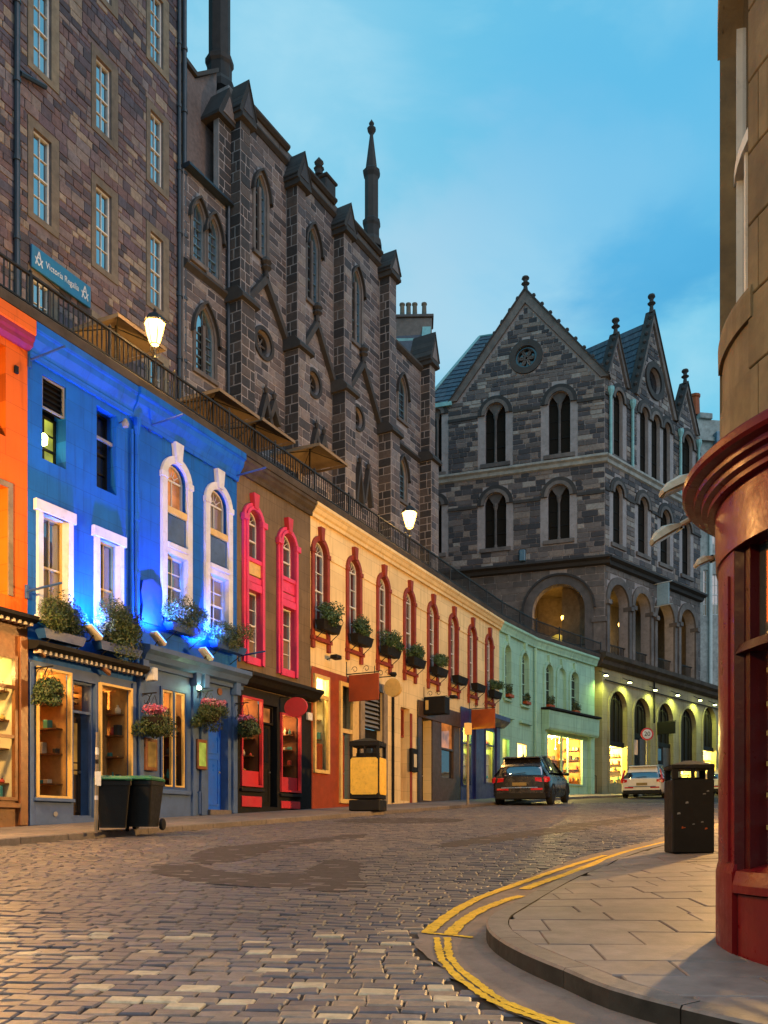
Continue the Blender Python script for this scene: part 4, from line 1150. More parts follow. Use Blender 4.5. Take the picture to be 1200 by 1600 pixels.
# ================================================================== taupe building with pink bays
fr = F1.at(370); U, Z = fr.u, fr.z
b = bld('taupe_building', 'grey-brown building with two pink arched window bays over a black and red shopfront', fr)
uR = U(485); zc3 = Z(381, 1052)
BAY = []
for xl, xr, yc, yub, ylt, ylb in ((383.5, 405, 792, 868, 920, 1024), (437, 458, 829, 898, 946, 1043)):
    BAY.append((U(xl), U(xr), Z(xl, yc), Z(xl, yub), Z(xl, ylt), Z(xl, ylb)))
holes = []
for a, c, zt_, zu, zl_, zb_ in BAY: holes += [arch(a, c, zu, zt_, 'round'), rect(a, c, zb_, zl_)]
facade(b, fr, 0, uR, ZT, holes, M['taupe'], [.2] * 4, z0=zc3 - .35)
w1 = (U(374), U(407), Z(374, 1228), Z(374, 1086)); dr = (U(410), U(432), fr.gz(1.4) + .12, Z(410, 1100)); w2 = (U(436), U(467), Z(436, 1237), Z(436, 1113))
facade(b, fr, .004, uR - .004, zc3 - .35, [rect(*w1), rect(*dr), rect(*w2)], M['dark'], [.1, .3, .1], 'shopfront', y=-.03)
for k, (a, c, zt_, zu, zl_, zb_) in enumerate(BAY):
    window(b, a, c, zu, zt_, .13, 2, 2, 'round', gm='pane_mid'); window(b, a, c, zb_, zl_, .13, 2, 4, gm='pane_dusk', gm2='pane_mid')
    surround(b, a, c, zb_ - .18, zt_, 'round', .17, M['pink'], -.08, .0, 'pink_arched_surround')
    surround(b, a, c, zb_ - .18, zt_, 'round', .08, M['pink'], -.12, -.082, 'pink_roll_moulding')
    m_ = (a + c) / 2; mb = MB(); mb.prism([(m_ - .08, zt_ + .02), (m_ + .08, zt_ + .02), (m_ + .13, zt_ + .42), (m_ - .13, zt_ + .42)], -.15, -.0); mb.build('keystone', M['signred'], b)
    zsp = zt_ - (c - a) / 2
    mb = MB(); mb.cbox(c - .01, c + .22, -.14, .0, zsp - .06, zsp + .1); mb.cbox(a - .22, a + .01, -.14, .0, zsp - .06, zsp + .1); mb.build('impost', M['pink'], b)
    mb = MB(); mb.cbox(a, c, -.05, .05, zl_ + .42, zu - .1); mb.build('apron_panel', M['gold'] if k == 0 else M['pink'], b)
    mb = MB(); mb.cbox(a, c, -.09, .05, zu - .12, zu - .01); mb.cbox(a, c, -.07, .05, zl_ + .22, zl_ + .38); mb.cbox(a, c, -.10, .05, zl_, zl_ + .2); mb.cbox(a, c, -.06, .05, zb_ - .2, zb_); mb.build('apron_moulding', M['pink'], b)
    mb = MB(); pr = arch(a + .001, c - .001, zu + .001, zt_ - .001, 'round'); mb.strip([(u, -.02, z) for u, z in pr], [(u, .16, z) for u, z in pr]); mb.strip([(u, -.02, z) for u, z in rect(a + .001, c - .001, zb_, zl_ - .001)], [(u, .16, z) for u, z in rect(a + .001, c - .001, zb_, zl_ - .001)]); mb.build('reveal_lining', M['pink'], b)
cornice(b, .03, uR, ZT, .22, .40, M['ledge'])
mb = MB(); mb.sweep([(-.42, zc3), (-.42, zc3 - .09), (-.34, zc3 - .14), (-.25, zc3 - .26), (-.12, zc3 - .32), (-.02, zc3 - .32), (-.02, zc3 + .1)], .12, uR + .08); mb.build('shop_cornice', M['dark'], b)
for w_, sd_ in ((w1, 11), (w2, 12)):
    frame_rect(b, *w_, -.02, .05, M['signred'], 'red_window_frame'); interior(b, *w_, .05, 1.0, M['ins_brown'], 8, (1, .5, .2), 8, True, sd_)
    mb = MB(); mb.box(w_[0] + .05, w_[1] - .05, .02, .1, w_[2] + .05, w_[2] + .42); mb.build('window_panel', M['signred'], b)
    mb = MB(); mb.cbox(w_[0] + .03, w_[1] - .03, -.07, -.03, fr.gz(1) + .12, w_[2] - .25); mb.build('riser_panel', M['signred'], b)
    mb = MB(); mb.cbox(w_[0] - .05, w_[1] + .05, -.12, -.03, w_[2] - .13, w_[2] - .05); mb.build('window_sill', M['dark'], b)
door(b, dr[0], dr[1], dr[2], dr[3] - .5, .2, M['dark'], 2, M['pane_dark'])
frame_rect(b, dr[0], dr[1], dr[3] - .5, dr[3], .18, .05, M['dark'], 'transom_frame'); pane(b, M['pane_fire'], dr[0], dr[1], dr[3] - .5, dr[3], .19, 'transom_light')
mb = MB(); mb.cbox(U(477), U(484), -.1, -.03, Z(477, 1125), Z(477, 1113)); mb.build('alarm_box', M['sashw'], b)

# ================================================================== cream building, eight arched windows
fr = F1.at(485); U, Z = fr.u, fr.z
b = bld('cream_building', 'long cream building with eight red-trimmed arched windows above several shopfronts', fr)
uR = U(780)
ua, ub = (U(491) + U(508)) / 2, (U(757.5) + U(770)) / 2
AR = [ua + (ub - ua) * k / 7 for k in range(8)]
zcr = Z(499, 846); zbt = Z(489, 1001); hw = .36
holes = [arch(c - hw, c + hw, zbt + .42, zcr, 'round') for c in AR]
zg = [Z(486, 1040)]
red0 = (0, U(556)); zr = Z(485, 1040)
wA = (U(487), U(511), Z(487, 1207), Z(487, 1052)); dA = (U(528), U(550), fr.gz(U(540)) + .1, Z(528, 1064))
dB = (U(567), U(597), fr.gz(U(580)) + .08, Z(567, 1074)); dC = (U(626), U(640), fr.gz(U(632)) + .08, Z(626, 1104))
dD = (U(657.5), U(674), fr.gz(U(665)) + .05, Z(657.5, 1113)); wD = (U(687), U(708), Z(687, 1217), Z(687, 1124))
wE = (U(720), U(734), Z(720, 1228), Z(720, 1134)); wF = (U(756), U(770), Z(756, 1224), Z(756, 1139))
zb4 = Z(655, 1094)
facade(b, fr, 0, uR, ZT - .28, holes + [rect(*r_) for r_ in (wA, dA, dB, dC, dD, wD, wE, wF)], M['cream'], [.2] * 8 + [.15, .3, .3, .5, .4, .15, .15, .15])
for k, c in enumerate(AR):
    window(b, c - hw, c + hw, zbt + .42, zcr, .13, 2, 4, 'round', gm='pane_sky' if k in (0, 1) else 'pane_mid')
    surround(b, c - hw, c + hw, zbt + .30, zcr, 'round', .15, M['redtrim'], -.06, .0, 'red_arched_surround')
    pr = arch(c - hw + .001, c + hw - .001, zbt + .42, zcr - .001, 'round'); mb = MB(); mb.strip([(u, -.03, z) for u, z in pr], [(u, .16, z) for u, z in pr]); mb.build('reveal_lining', M['redtrim'], b)
    mb = MB(); mb.prism([(c - .07, zcr), (c + .07, zcr), (c + .12, zcr + .40), (c - .12, zcr + .40)], -.13, .0); mb.build('keystone', M['redtrim'], b)
    zsp = zcr - hw
    mb = MB(); mb.cbox(c - hw - .18, c - hw + .02, -.09, .0, zsp - .07, zsp + .06); mb.cbox(c + hw - .02, c + hw + .18, -.09, .0, zsp - .07, zsp + .06); mb.build('impost', M['redtrim'], b)
    mb = MB(); mb.cbox(c - hw - .20, c + hw + .20, -.13, .0, zbt + .02, zbt + .14); mb.cbox(c - hw - .17, c - hw - .02, -.09, .0, zbt - .22, zbt + .019); mb.cbox(c + hw + .02, c + hw + .17, -.09, .0, zbt - .22, zbt + .019)
    mb.cbox(c - hw - .17, c - hw - .0, -.07, .0, zbt + .141, zbt + .32); mb.cbox(c + hw + .0, c + hw + .17, -.07, .0, zbt + .141, zbt + .32); mb.build('bracketed_sill', M['redtrim'], b)
    if k < 7:
        mb = MB(); mb.cbox(c + hw + .19, AR[k + 1] - hw - .19, -.03, .0, zsp - .05, zsp + .03); mb.build('string_course', M['cream'], b)
zt = ZT
mb = MB(); mb.sweep([(-.25, zt), (-.25, zt - .09), (-.20, zt - .15), (-.15, zt - .26), (-.10, zt - .30), (-.09, zt - .40), (.01, zt - .40), (.01, zt)], .0, uR); mb.build('cornice', M['cream'], b)
# red-brown shop at the left end
mb = MB(); wall(mb, [(.004, fr.gz(0) - .1), (red0[1], fr.gz(4) - .1), (red0[1], zr), (.004, zr)], [rect(*wA), rect(*dA)], -.035, .05); mb.build('red_shopfront', M['redwall'], b)
frame_rect(b, *wA, -.04, .10, M['gold'], 'shop_window_frame', trans=(wA[2] + (wA[3] - wA[2]) * .78,))
interior(b, *wA, .06, .8, M['ins_cream'], 20, (1, .80, .30), 6, False, 21)
mb = MB(); mb.box(wA[0] + .1, wA[1] - .1, .1, .2, wA[2] + .1, wA[2] + .9); mb.build('window_panel', M['redwall'], b)
frame_rect(b, *dA, -.03, .13, M['gold'], 'door_frame', trans=(dA[2] + 2.25,)); door(b, dA[0] + .1, dA[1] - .1, dA[2], dA[2] + 2.2, .22, M['redwall'], 3); pane(b, M['pane_mid'], dA[0], dA[1], dA[2] + 2.2, dA[3], .2, 'fanlight')
mb = MB(); mb.cbox(dA[1] - .02, dA[1] + .30, -.08, -.036, fr.gz(3), dA[3]); mb.build('pilaster', M['gold'], b)
# stone doorway with louvre
surround(b, dB[0], dB[1], dB[2], dB[3], None, .28, M['margin'], -.08, -.002, 'stone_doorway')
zl = dB[2] + 2.45
lf = frame_rect(b, dB[0], dB[1], zl, dB[3], .1, .05, M['dark'], 'louvre_frame', .03); louv = MB()
for k in range(8):
    z_ = zl + .06 + (dB[3] - zl - .1) * k / 8; louv.add([(dB[0] + .05, .06, z_), (dB[1] - .05, .06, z_), (dB[1] - .05, .14, z_ + .1), (dB[0] + .05, .14, z_ + .1)], [(0, 1, 2, 3)])
louv.build('louvre_blade', M['grey'], lf); pane(lf, M['dark'], dB[0], dB[1], zl, dB[3], .16, 'louvre_backing')
mb = MB(); mb.box(dB[0], dB[1], .2, .26, dB[2] - .1, zl); mb.build('door_panelling', M['dark'], b)
m_ = (dB[0] + dB[1]) / 2; door(b, m_ - .35, m_ + .45, dB[2], zl - .3, .15, M['dark'], 2, M['pane_dark'])
mb = MB(); mb.tube([(U(612), -.06, fr.gz(6)), (U(612), -.06, Z(612, 1082))], .05, 6); mb.build('drainpipe', M['dark'], b)
# cream doorway
frame_rect(b, dC[0], dC[1], dC[2] + 2.3, dC[3], .3, .06, M['redtrim'], 'fanlight_frame'); pane(b, M['pane_warm'], dC[0], dC[1], dC[2] + 2.3, dC[3], .32, 'fanlight')
door(b, dC[0], dC[1], dC[2], dC[2] + 2.3, .42, M['redtrim'], 2, M['pane_warm'])
mb = MB(); mb.cbox(U(640), U(643), -.04, .0, fr.gz(7), dC[3] - .15); mb.build('door_margin', M['redtrim'], b)
# dark brown shop
mb = MB(); uD0, uD1 = U(651), U(716.5)
wall(mb, [(uD0, fr.gz(8) - .1), (uD1, fr.gz(11) - .1), (uD1, zb4), (uD0, zb4)], [rect(*dD), rect(*wD)], -.045, .05); mb.build('brown_shopfront', M['brownshop'], b)
frame_rect(b, *wD, .02, .07, M['brownshop'], 'shop_window_frame', trans=(wD[2] + (wD[3] - wD[2]) * .52,))
pane(b, M['pane_dark'], wD[0], wD[1], wD[2], wD[2] + (wD[3] - wD[2]) * .52, .05); pane(b, M['pane_fire'], wD[0], wD[1], wD[2] + (wD[3] - wD[2]) * .52, wD[3], .05)
door(b, dD[0], dD[1], dD[2], dD[2] + 2.4, .35, M['dark'], 2, M['pane_dark']); mb = MB(); mb.box(dD[0], dD[1], .35, .4, dD[2] + 2.4, dD[3]); mb.build('overdoor_panel', M['dark'], b)
mb = MB(); mb.cbox(uD0, uD1, -.09, -.046, zb4 - .62, zb4 - .02); mb.build('fascia_board', M['brownshop'], b)
# navy shop at the far end
uE0, uE1 = U(718), uR - .01; zE = Z(747, 1113)
mb = MB(); wall(mb, [(uE0, fr.gz(11) - .1), (uE1, fr.gz(15) - .1), (uE1, zE), (uE0, zE)], [rect(*wE), rect(*wF)], -.05, .05); mb.build('navy_shopfront', M['navy'], b)
mb = MB(); mb.sweep([(-.5, zE + .02), (-.5, zE - .16), (-.36, zE - .3), (-.2, zE - .42), (-.05, zE - .42), (-.05, zE + .1)], U(745), uR + .1); mb.build('shop_cornice', M['navy'], b)
for w_, sd_ in ((wE, 31), (wF, 32)):
    frame_rect(b, *w_, -.02, .06, M['navy'], 'shop_window_frame', trans=(w_[2] + (w_[3] - w_[2]) * .72,)); interior(b, *w_, .05, .8, M['ins_cream'], 20, (.62, 1, .12), 12, True, sd_)
mb = MB(); mb.cbox(U(739), U(744), -.14, -.05, fr.gz(12), zE); mb.cbox(U(772), U(776), -.14, -.05, fr.gz(13), zE); mb.build('pilaster', M['navy'], b)

# ================================================================== mint green building (bends with the street)
fr = F2; U, Z = fr.u, fr.z
b = bld('mint_green_building', 'mint green building with small arched windows over a brightly lit shop window', fr)
uM = U(834); gB = F2b; relb = gB.rot - fr.rot
lb = (uM, 0, 0)
g2 = lambda: None
h1 = [(U(787.5), U(797), Z(787.5, 1091), Z(792, 1008)), (U(814), U(825), Z(814, 1101), Z(819, 1020))]
g1 = [(U(784), U(796), Z(784, 1186), Z(784, 1152)), (U(807.5), U(822), Z(807.5, 1186), Z(807.5, 1160))]
facade(b, fr, .0, uM, ZT - .2, [arch(*h, 'round') for h in h1] + [rect(*g) for g in g1], M['green'], [.22, .22, .2, .2])
for h in h1:
    window(b, *h, .18, 2, 4, 'round', fm=M['green'], gm='pane_dark'); surround(b, *h, 'round', .16, M['green'], -.07, .0, 'hood_moulding')
    mb = MB(); mb.cbox(h[0] - .25, h[1] + .25, -.14, .0, h[2] - .9, h[2] - .78); mb.cbox(h[0] - .05, h[1] + .05, -.12, .0, h[2] - .1, h[2] - .0); mb.build('window_sill', M['green'], b)
    m_ = (h[0] + h[1]) / 2; mb = MB(); mb.prism([(m_ - .08, h[3] + .05), (m_ + .08, h[3] + .05), (m_ + .12, h[3] + .45), (m_ - .12, h[3] + .45)], -.12, .0); mb.build('keystone', M['green'], b)
frame_rect(b, *g1[0], .05, .05, M['green'], 'window_frame'); interior(b, *g1[0], .1, .7, M['ins_cream'], 3, (.75, 1, .2), 2, False, 41)
frame_rect(b, *g1[1], .05, .05, M['gold'], 'window_frame'); interior(b, *g1[1], .1, .7, M['ins_cream'], 45, (1, .72, .22), 2, False, 42)
def gcorn(a, c): 
    m = MB(); zt = ZT; m.sweep([(-.25, zt), (-.25, zt - .10), (-.19, zt - .18), (-.12, zt - .36), (-.1, zt - .46), (.01, zt - .46), (.01, zt)], a, c); return m
gcorn(0, uM).build('cornice', M['green'], b)
p = MB(); p.tube([(uM - .06, -.12, ZT - .5), (uM - .06, -.12, fr.gz(uM))], .07, 6); p.build('drainpipe', M['green'], b)
U, Z = gB.u, gB.z; uN = U(929)
h2 = [(U(851.5), U(863), Z(851.5, 1106), Z(857, 1038)), (U(891), U(903), Z(891, 1115), Z(897, 1050))]
hb = (U(871), U(883), Z(871, 1112), Z(877, 1044))
gs = (U(848), U(910), Z(910, 1229), Z(848, 1144))
mb = MB(); za = SL * gB.o[1]
wall(mb, [(0, za), (uN, gB.gz(uN) - .1), (uN, ZT - .2), (0, ZT - .2)], [arch(*h, 'round') for h in h2 + [hb]] + [rect(*gs)], 0, [.22, .22, .1, .2])
mb.quad((uN, 0, za), (uN, 0, ZT - .2), (uN, .8, ZT - .2), (uN, .8, za)); mb.build('wall', M['green'], b, lb, relb)
def gpart(m, name, mat): return m.build(name, mat, b, lb, relb)
pm = MB(); P = arch(*hb, 'round'); pm.quad(*[(u, .09, z) for u, z in P]); gpart(pm, 'blind_arch', M['green'])
for h in h2 + [hb]:
    m = MB(); m.band(arch(h[0] - .17, h[1] + .17, h[2], h[3] + .17, 'round'), arch(*h, 'round'), -.07, 0); gpart(m, 'hood_moulding', M['green'])
    m_ = (h[0] + h[1]) / 2; m = MB(); m.prism([(m_ - .08, h[3] + .05), (m_ + .08, h[3] + .05), (m_ + .12, h[3] + .45), (m_ - .12, h[3] + .45)], -.12, .0); gpart(m, 'keystone', M['green'])
for h in h2:
    o_ = window(b, *h, .18, 2, 4, 'round', fm=M['green'], gm='pane_dark'); o_.location = (lb[0], lb[1], -ZB[b.name]); o_.rotation_euler = (0, 0, relb)
m = gcorn(-.1, uN + .1); gpart(m, 'cornice', M['green'])
zf1, zf0 = Z(845, 1110), Z(845, 1140)
m = MB(); m.sweep([(-.45, zf1), (-.42, zf0 + .1), (-.36, zf0), (-.02, zf0), (-.02, zf1 + .05)], U(846), U(925)); gpart(m, 'shop_fascia', M['green'])
m = MB(); m.cbox(U(845), U(926), -.55, .0, zf1 + .06, zf1 + .16); gpart(m, 'blind_box', M['dark'])
m = MB()
for q in (U(846), U(918)): m.cbox(q, q + .3, -.2, .0, gB.gz(q), zf0)
gpart(m, 'pilaster', M['green'])
# lit window display of the green shop
m = MB(); o_ = [(gs[0], gs[2]), (gs[0], gs[3]), (gs[1], gs[3]), (gs[1], gs[2])]; i_ = [(gs[0] + .09, gs[2] + .09), (gs[0] + .09, gs[3] - .09), (gs[1] - .09, gs[3] - .09), (gs[1] - .09, gs[2] + .09)]
m.band(o_, i_, -.06, .05, True); q = gs[0] + (gs[1] - gs[0]) * .45; m.box(q - .05, q + .05, -.05, .05, gs[2], gs[3]); q2 = q + .7; m.box(q2 - .03, q2 + .03, -.05, .05, gs[2], gs[3]); gpart(m, 'shop_window_frame', M['green'])
e_ = bpy.data.objects.new('tmp', None)
def on_bend(fn):
    before = set(bpy.data.objects); fn()
    Mx = Matrix.Translation((lb[0], lb[1], 0)) @ Matrix.Rotation(relb, 4, 'Z')
    for o in set(bpy.data.objects) - before:
        if o.parent == b: o.matrix_local = Mx @ Matrix.Translation(o.location) @ o.rotation_euler.to_matrix().to_4x4() @ Matrix.Diagonal((*o.scale, 1))
on_bend(lambda: interior(b, *gs, .08, 1.3, M['ins_warm'], 260, (1, .70, .20), 30, True, 51))
bpy.data.objects.remove(e_)
# ------------------------------------------------------------------ tall rubble tenement behind the terrace
ZTER = ZT + .24
_n = F1.n
F6 = Fr(F1.o[0] - 4 * _n[0], F1.o[1] - 4 * _n[1], R(26))
fr = F6.at(0); U, Z = fr.u, fr.z
b = bld('tenement', 'tall dark rubble stone tenement with pale sash windows above the terrace railing', fr, 0, ZTER)
u0, u1, zTop = -3.0, U(287), 34.
cols = [(U(51), U(79)), (U(149), U(173)), (U(234), U(254))]
rowsA = [(Z(51, 333), Z(51, 199)), (Z(51, 100), Z(51, -34))]
hA = rowsA[1][0] - rowsA[0][0]
rowsB = [(Z(149, 411), Z(149, 287)), (Z(149, 197), Z(149, 86))]; hB = rowsB[1][0] - rowsB[0][0]
rowsC = [(Z(234, 472), Z(234, 360)), (Z(234, 278), Z(234, 170)), (Z(234, 88), Z(234, -20))]; hC = rowsC[1][0] - rowsC[0][0]
WIN = []
for (a, c), rows, hh in zip(cols, (rowsA, rowsB, rowsC), (hA, hB, hC)):
    L_ = list(rows); base = L_[0]
    while L_[-1][1] + hh < zTop - 1: L_.append((L_[-1][0] + hh, L_[-1][1] + hh))
    d = (base[0] - hh, base[1] - hh)
    if d[0] > ZTER + .2: L_.insert(0, d)
    for z0, z1 in L_: WIN.append((a, c, z0, z1))
holes = [rect(a, c, z0, z1) for a, c, z0, z1 in WIN]
mb = MB(); wall(mb, [(u0, ZTER), (u1, ZTER), (u1, zTop), (u0, zTop)], holes, 0, .22)
mb.quad((u1, 0, ZTER), (u1, 0, zTop), (u1, 7, zTop), (u1, 7, ZTER)); mb.quad((u0, 0, zTop), (u1, 0, zTop), (u1, 7, zTop), (u0, 7, zTop)); mb.build('wall', M['mortar_d'], b)
MG = .17
for i, (a, c, z0, z1) in enumerate(WIN):
    if z0 > 27: 
        mb = MB(); mb.quad((a, .2, z0), (c, .2, z0), (c, .2, z1), (a, .2, z1)); mb.build('window_blank', M['pane_dark'], b); continue
    vis = px(fr.w(a, 0, z0))[1] > -120
    window(b, a, c, z0, z1, .09, 2, 4 if vis else 2, gm='pane_sky', fw=.05, bw=.018, single=not vis)
    m_ = MB(); m_.band([(a - MG, z0 - .16), (a - MG, z1 + MG * 1.2), (c + MG * 1.5, z1 + MG * 1.2), (c + MG * 1.5, z0 - .16)], [(a, z0 - .001), (a, z1), (c, z1), (c, z0 - .001)], -.035, .0, True); m_.build('window_margin', M['margin'], b)
ms = Masonry(b)
big = [rect(a - MG - .01, c + MG * 1.5 + .01, z0 - .17, z1 + MG * 1.2 + .01) for a, c, z0, z1 in WIN]
ms.lay(fr, course_blocks(lambda p, q: (u0, u1 - .28), ZTER, 29, .215, .16, .52, big, .016, .38, 3), M['tenement'], 0, .030)
z = ZTER; k = 0
while z < 29:
    h_ = rnd.uniform(.26, .36); ms.lay(fr, [(u1 - (.28 if k % 2 else .27), u1, z + .006, z + h_ - .006)], M['margin'], 0, .03); z += h_; k += 1
ms.done()
for xq, r_ in ((22, .07), (276, .055), (284, .075)):
    p = MB(); q = U(xq); p.tube([(q, -.10, ZTER), (q, -.10, 30)], r_, 8)
    zz = ZTER + .6
    while zz < 29: p.lathe([(r_ * 1.0, zz), (r_ * 1.35, zz + .01), (r_ * 1.35, zz + .1), (r_, zz + .11)], 8, (q, -.10)); zz += 1.9
    p.build('drainpipe', M['pipedark'], b)
q = U(26); p = MB(); p.tube([(q, -.12, Z(26, 117)), (U(66), -.12, Z(66, 139))], .06, 6); p.build('branch_pipe', M['pipedark'], b)

# ------------------------------------------------------------------ church with buttresses
F5 = Fr(-6.1, 27.1, R(29.5)); fr = F5; U, Z = fr.u, fr.z
b = bld('church', 'dark gothic stone church with stepped buttresses, lancet windows and tall pinnacles', fr, 0, ZTER)
ms = Masonry(b)
PB = .50
BT = []                                 # buttresses: u0, u1, z of weathering, z of gablet foot
for xa, xb, xw, yw, xg, yg in ((376, 389, 364, 470, 376, 178), (465, 476, 447, 540, 465, 281), (538, 548, 520, 605, 538, 356), (609, 618, 590, 668, 609, 424), (672, 679, 655, 713, 672, 563)):
    BT.append((U(xa) - .0, U(xb), Z(xw, yw), fr.z(xg, yg, PB)))
BT = [(u_a - fr.u(0) * 0, u_b, zw, zg) for (u_a, u_b, zw, zg) in BT]
BT = [(fr.u(xa, PB), fr.u(xb, PB) + .06, zw, zg) for (xa, xb), (_, _, zw, zg) in zip(((376, 389), (465, 476), (538, 548), (609, 618), (672, 679)), BT)]
OP = []                                 # openings: kind, (u0,u1,z0,z1), reveal
def op(x0, x1, yb, yc, kind='point', rows=5, cols=2, gm='pane_dark'):
    u_, v_ = U(x0), U(x1); xm = (x0 + x1) / 2; OP.append((kind, u_, v_, Z(x0, yb), Z(xm, yc), rows, cols, gm))
op(398, 416, 391, 274, gm='pane_sky'); op(479.5, 497, 466, 357, gm='pane_sky'); op(549, 564, 530, 423, gm='pane_sky')
op(622, 634, 652, 590); op(622, 634, 778, 718)
op(301, 318, 403, 318, gm='pane_sky'); op(324.5, 341, 427, 342, gm='pane_sky'); op(305, 334, 576, 482, gm='pane_sky')
RD = []
for xc, yc, ry in ((411, 537, 27), (489, 599, 24), (558, 653, 22)):
    uc, zc = U(xc), Z(xc, yc); r_ = (Z(xc, yc - ry) - zc); RD.append((uc, zc, r_ * .72))
hp = [arch(a, c, z0, z1, kd) for kd, a, c, z0, z1, *_ in OP]
rp = [[(uc + r_ * math.cos(2 * PI * k / 20), zc + r_ * math.sin(2 * PI * k / 20)) for k in range(20)] for uc, zc, r_ in RD]
uL = U(287); zP = lambda x, y: Z(x, y)
zPar = [Z(394, 188), Z(476, 268), Z(548, 335)]
zpar = sum(zPar) / 3
zlink = Z(300, 272)
uE = BT[3][1]; uF = BT[4][1] + .02; zlow = Z(620, 541)
mb = MB()
ub1 = BT[0][0]
wall(mb, [(uL, ZTER), (ub1, ZTER), (ub1, zlink), (uL, zlink)], hp[5:], 0, .17)
mb.quad((uL, 0, ZTER), (uL, 0, zlink), (uL, 6, zlink), (uL, 6, ZTER))
wall(mb, [(ub1, ZTER), (uE, ZTER), (uE, zpar), (ub1, zpar)], hp[:3] + rp, 0, [.17] * 3 + [.25] * 3)
mb.quad((uE, 0, ZTER), (uE, 0, zpar), (uE, 8, zpar), (uE, 8, ZTER)); mb.quad((ub1, 0, ZTER), (ub1, 0, zpar), (ub1, 8, zpar), (ub1, 8, ZTER))
mb.quad((ub1, .02, zpar), (uE, .02, zpar), (uE, 8, zpar - .3), (ub1, 8, zpar - .3))
wall(mb, [(uE, ZTER), (uF, ZTER), (uF, zlow), (uE, zlow)], hp[3:5], .002, .17)
mb.quad((uF, 0, ZTER), (uF, 0, zlow), (uF, 6, zlow), (uF, 6, ZTER)); mb.quad((uE, .03, zlow), (uF, .03, zlow), (uF, 6, zlow), (uE, 6, zlow)); mb.quad((uL, .03, zlink), (ub1, .03, zlink), (ub1, 6, zlink + 2), (uL, 6, zlink + 2))
mb.build('wall', M['mortar'], b)
for kd, a, c, z0, z1, rows, cols_, gm in OP:
    window(b, a, c, z0, z1, .11, 2, rows, 'point', fm=M['lead'], gm=gm, fw=.04, bw=.018, single=(c - a) < .5, name='lancet_window')
    surround(b, a, c, z0, z1, 'point', .13, M['trim'], -.045, .0, 'lancet_margin')
    zs = spring(a, c, z1, 'point'); mb = MB(); mb.band(arch(a - .22, c + .22, zs - .1, z1 + .22, 'point'), arch(a - .132, c + .132, zs - .1, z1 + .132, 'point'), -.15, .0); mb.build('hood_mould', M['trim_d'], b)
    mb = MB(); mb.cbox(a - .15, c + .15, -.10, .1, z0 - .14, z0 - .003); mb.build('window_sill', M['trim'], b)
    if gm == 'pane_sky' and c - a > .6:
        m_ = (a + c) / 2; mb = MB(); mb.cbox(m_ - .06, m_ + .06, .0, .1, z0, zs + (z1 - zs) * .35); mb.build('mullion', M['trim'], b)
for uc, zc, r_ in RD:
    ring = lambda q: [(uc + q * math.cos(2 * PI * k / 24), zc + q * math.sin(2 * PI * k / 24)) for k in range(24)]
    mb = MB(); mb.band(ring(r_ * 1.32), ring(r_), -.07, .0, True); mb.band(ring(r_ * .8), ring(r_ * .70), .08, .2, True); mb.build('roundel_ring', M['trim_d'], b)
    mb = MB(); mb.quad(*[(u_, .2, z_) for u_, z_ in ring(r_)]); o_ = mb.build('roundel_pane', M['pane_dark'], b)
    mb = MB()
    for k in range(6):
        a_ = PI * k / 3; mb.tube([(uc, .16, zc), (uc + r_ * .75 * math.cos(a_), .16, zc + r_ * .75 * math.sin(a_))], .03, 5)
    mb.build('tracery', M['trim'], o_)
avoid = [arch(a - .14, c + .14, z0 - .15, z1 + .14, kd) for kd, a, c, z0, z1, *_ in OP] + [[(uc + r_ * 1.34 * math.cos(2 * PI * k / 20), zc + r_ * 1.34 * math.sin(2 * PI * k / 20)) for k in range(20)] for uc, zc, r_ in RD]
avoid += [rect(p, q, ZTER, zg) for p, q, zw, zg in BT]
ms.lay(fr, course_blocks(lambda p, q: (uL, ub1), ZTER, zlink, .24, .34, .75, avoid, .034, .12, 11), M['church'], 0, .014)
ms.lay(fr, course_blocks(lambda p, q: (ub1, uE), ZTER, zpar - .55, .24, .36, .80, avoid, .034, .10, 12), M['church'], 0, .014)
ms.lay(fr, course_blocks(lambda p, q: (uE, uF), ZTER, zlow, .24, .36, .80, avoid, .034, .10, 13), M['church'], 0, .014)
ms.lay(fr, course_blocks(lambda p, q: (ub1, uE), zpar - .42, zpar - .02, .40, .8, 1.5, avoid, .02, .02, 14), M['trim'], 0, .03)
# strings and parapet copings between the buttresses
for i in range(3):
    a, c = BT[i][1], BT[i + 1][0]
    mb = MB(); mb.sweep([(-.20, zpar + .06), (-.20, zpar - .02), (-.10, zpar - .10), (.3, zpar - .10), (.3, zpar + .16)], a, c); mb.build('parapet_coping', M['trim_d'], b)
    mb = MB(); mb.sweep([(-.16, zpar - .44), (-.16, zpar - .50), (-.05, zpar - .60), (.0, zpar - .60), (.0, zpar - .40)], a, c); mb.build('string_course', M['trim_d'], b)
mb = MB(); mb.sweep([(-.18, zlow + .1), (-.18, zlow), (-.05, zlow - .12), (.2, zlow - .12), (.2, zlow + .2)], uE, BT[4][0]); mb.build('parapet_coping', M['trim_d'], b)
zst = Z(619, 689); mb = MB(); mb.sweep([(-.14, zst), (-.14, zst - .08), (.0, zst - .2), (.0, zst + .1)], uE, BT[4][0]); mb.build('string_course', M['trim_d'], b)
zs2 = Z(287, 407); mb = MB(); mb.sweep([(-.16, zs2), (-.16, zs2 - .08), (.0, zs2 - .2), (.0, zs2 + .12)], uL, ub1); mb.build('string_course', M['trim_d'], b)
mb = MB(); mb.sweep([(-.22, zlink + .10), (-.26, zlink - .02), (-.12, zlink - .06), (.1, zlink - .06), (.1, zlink + .1)], uL, ub1 - .02); mb.build('gutter', M['pipedark'], b)
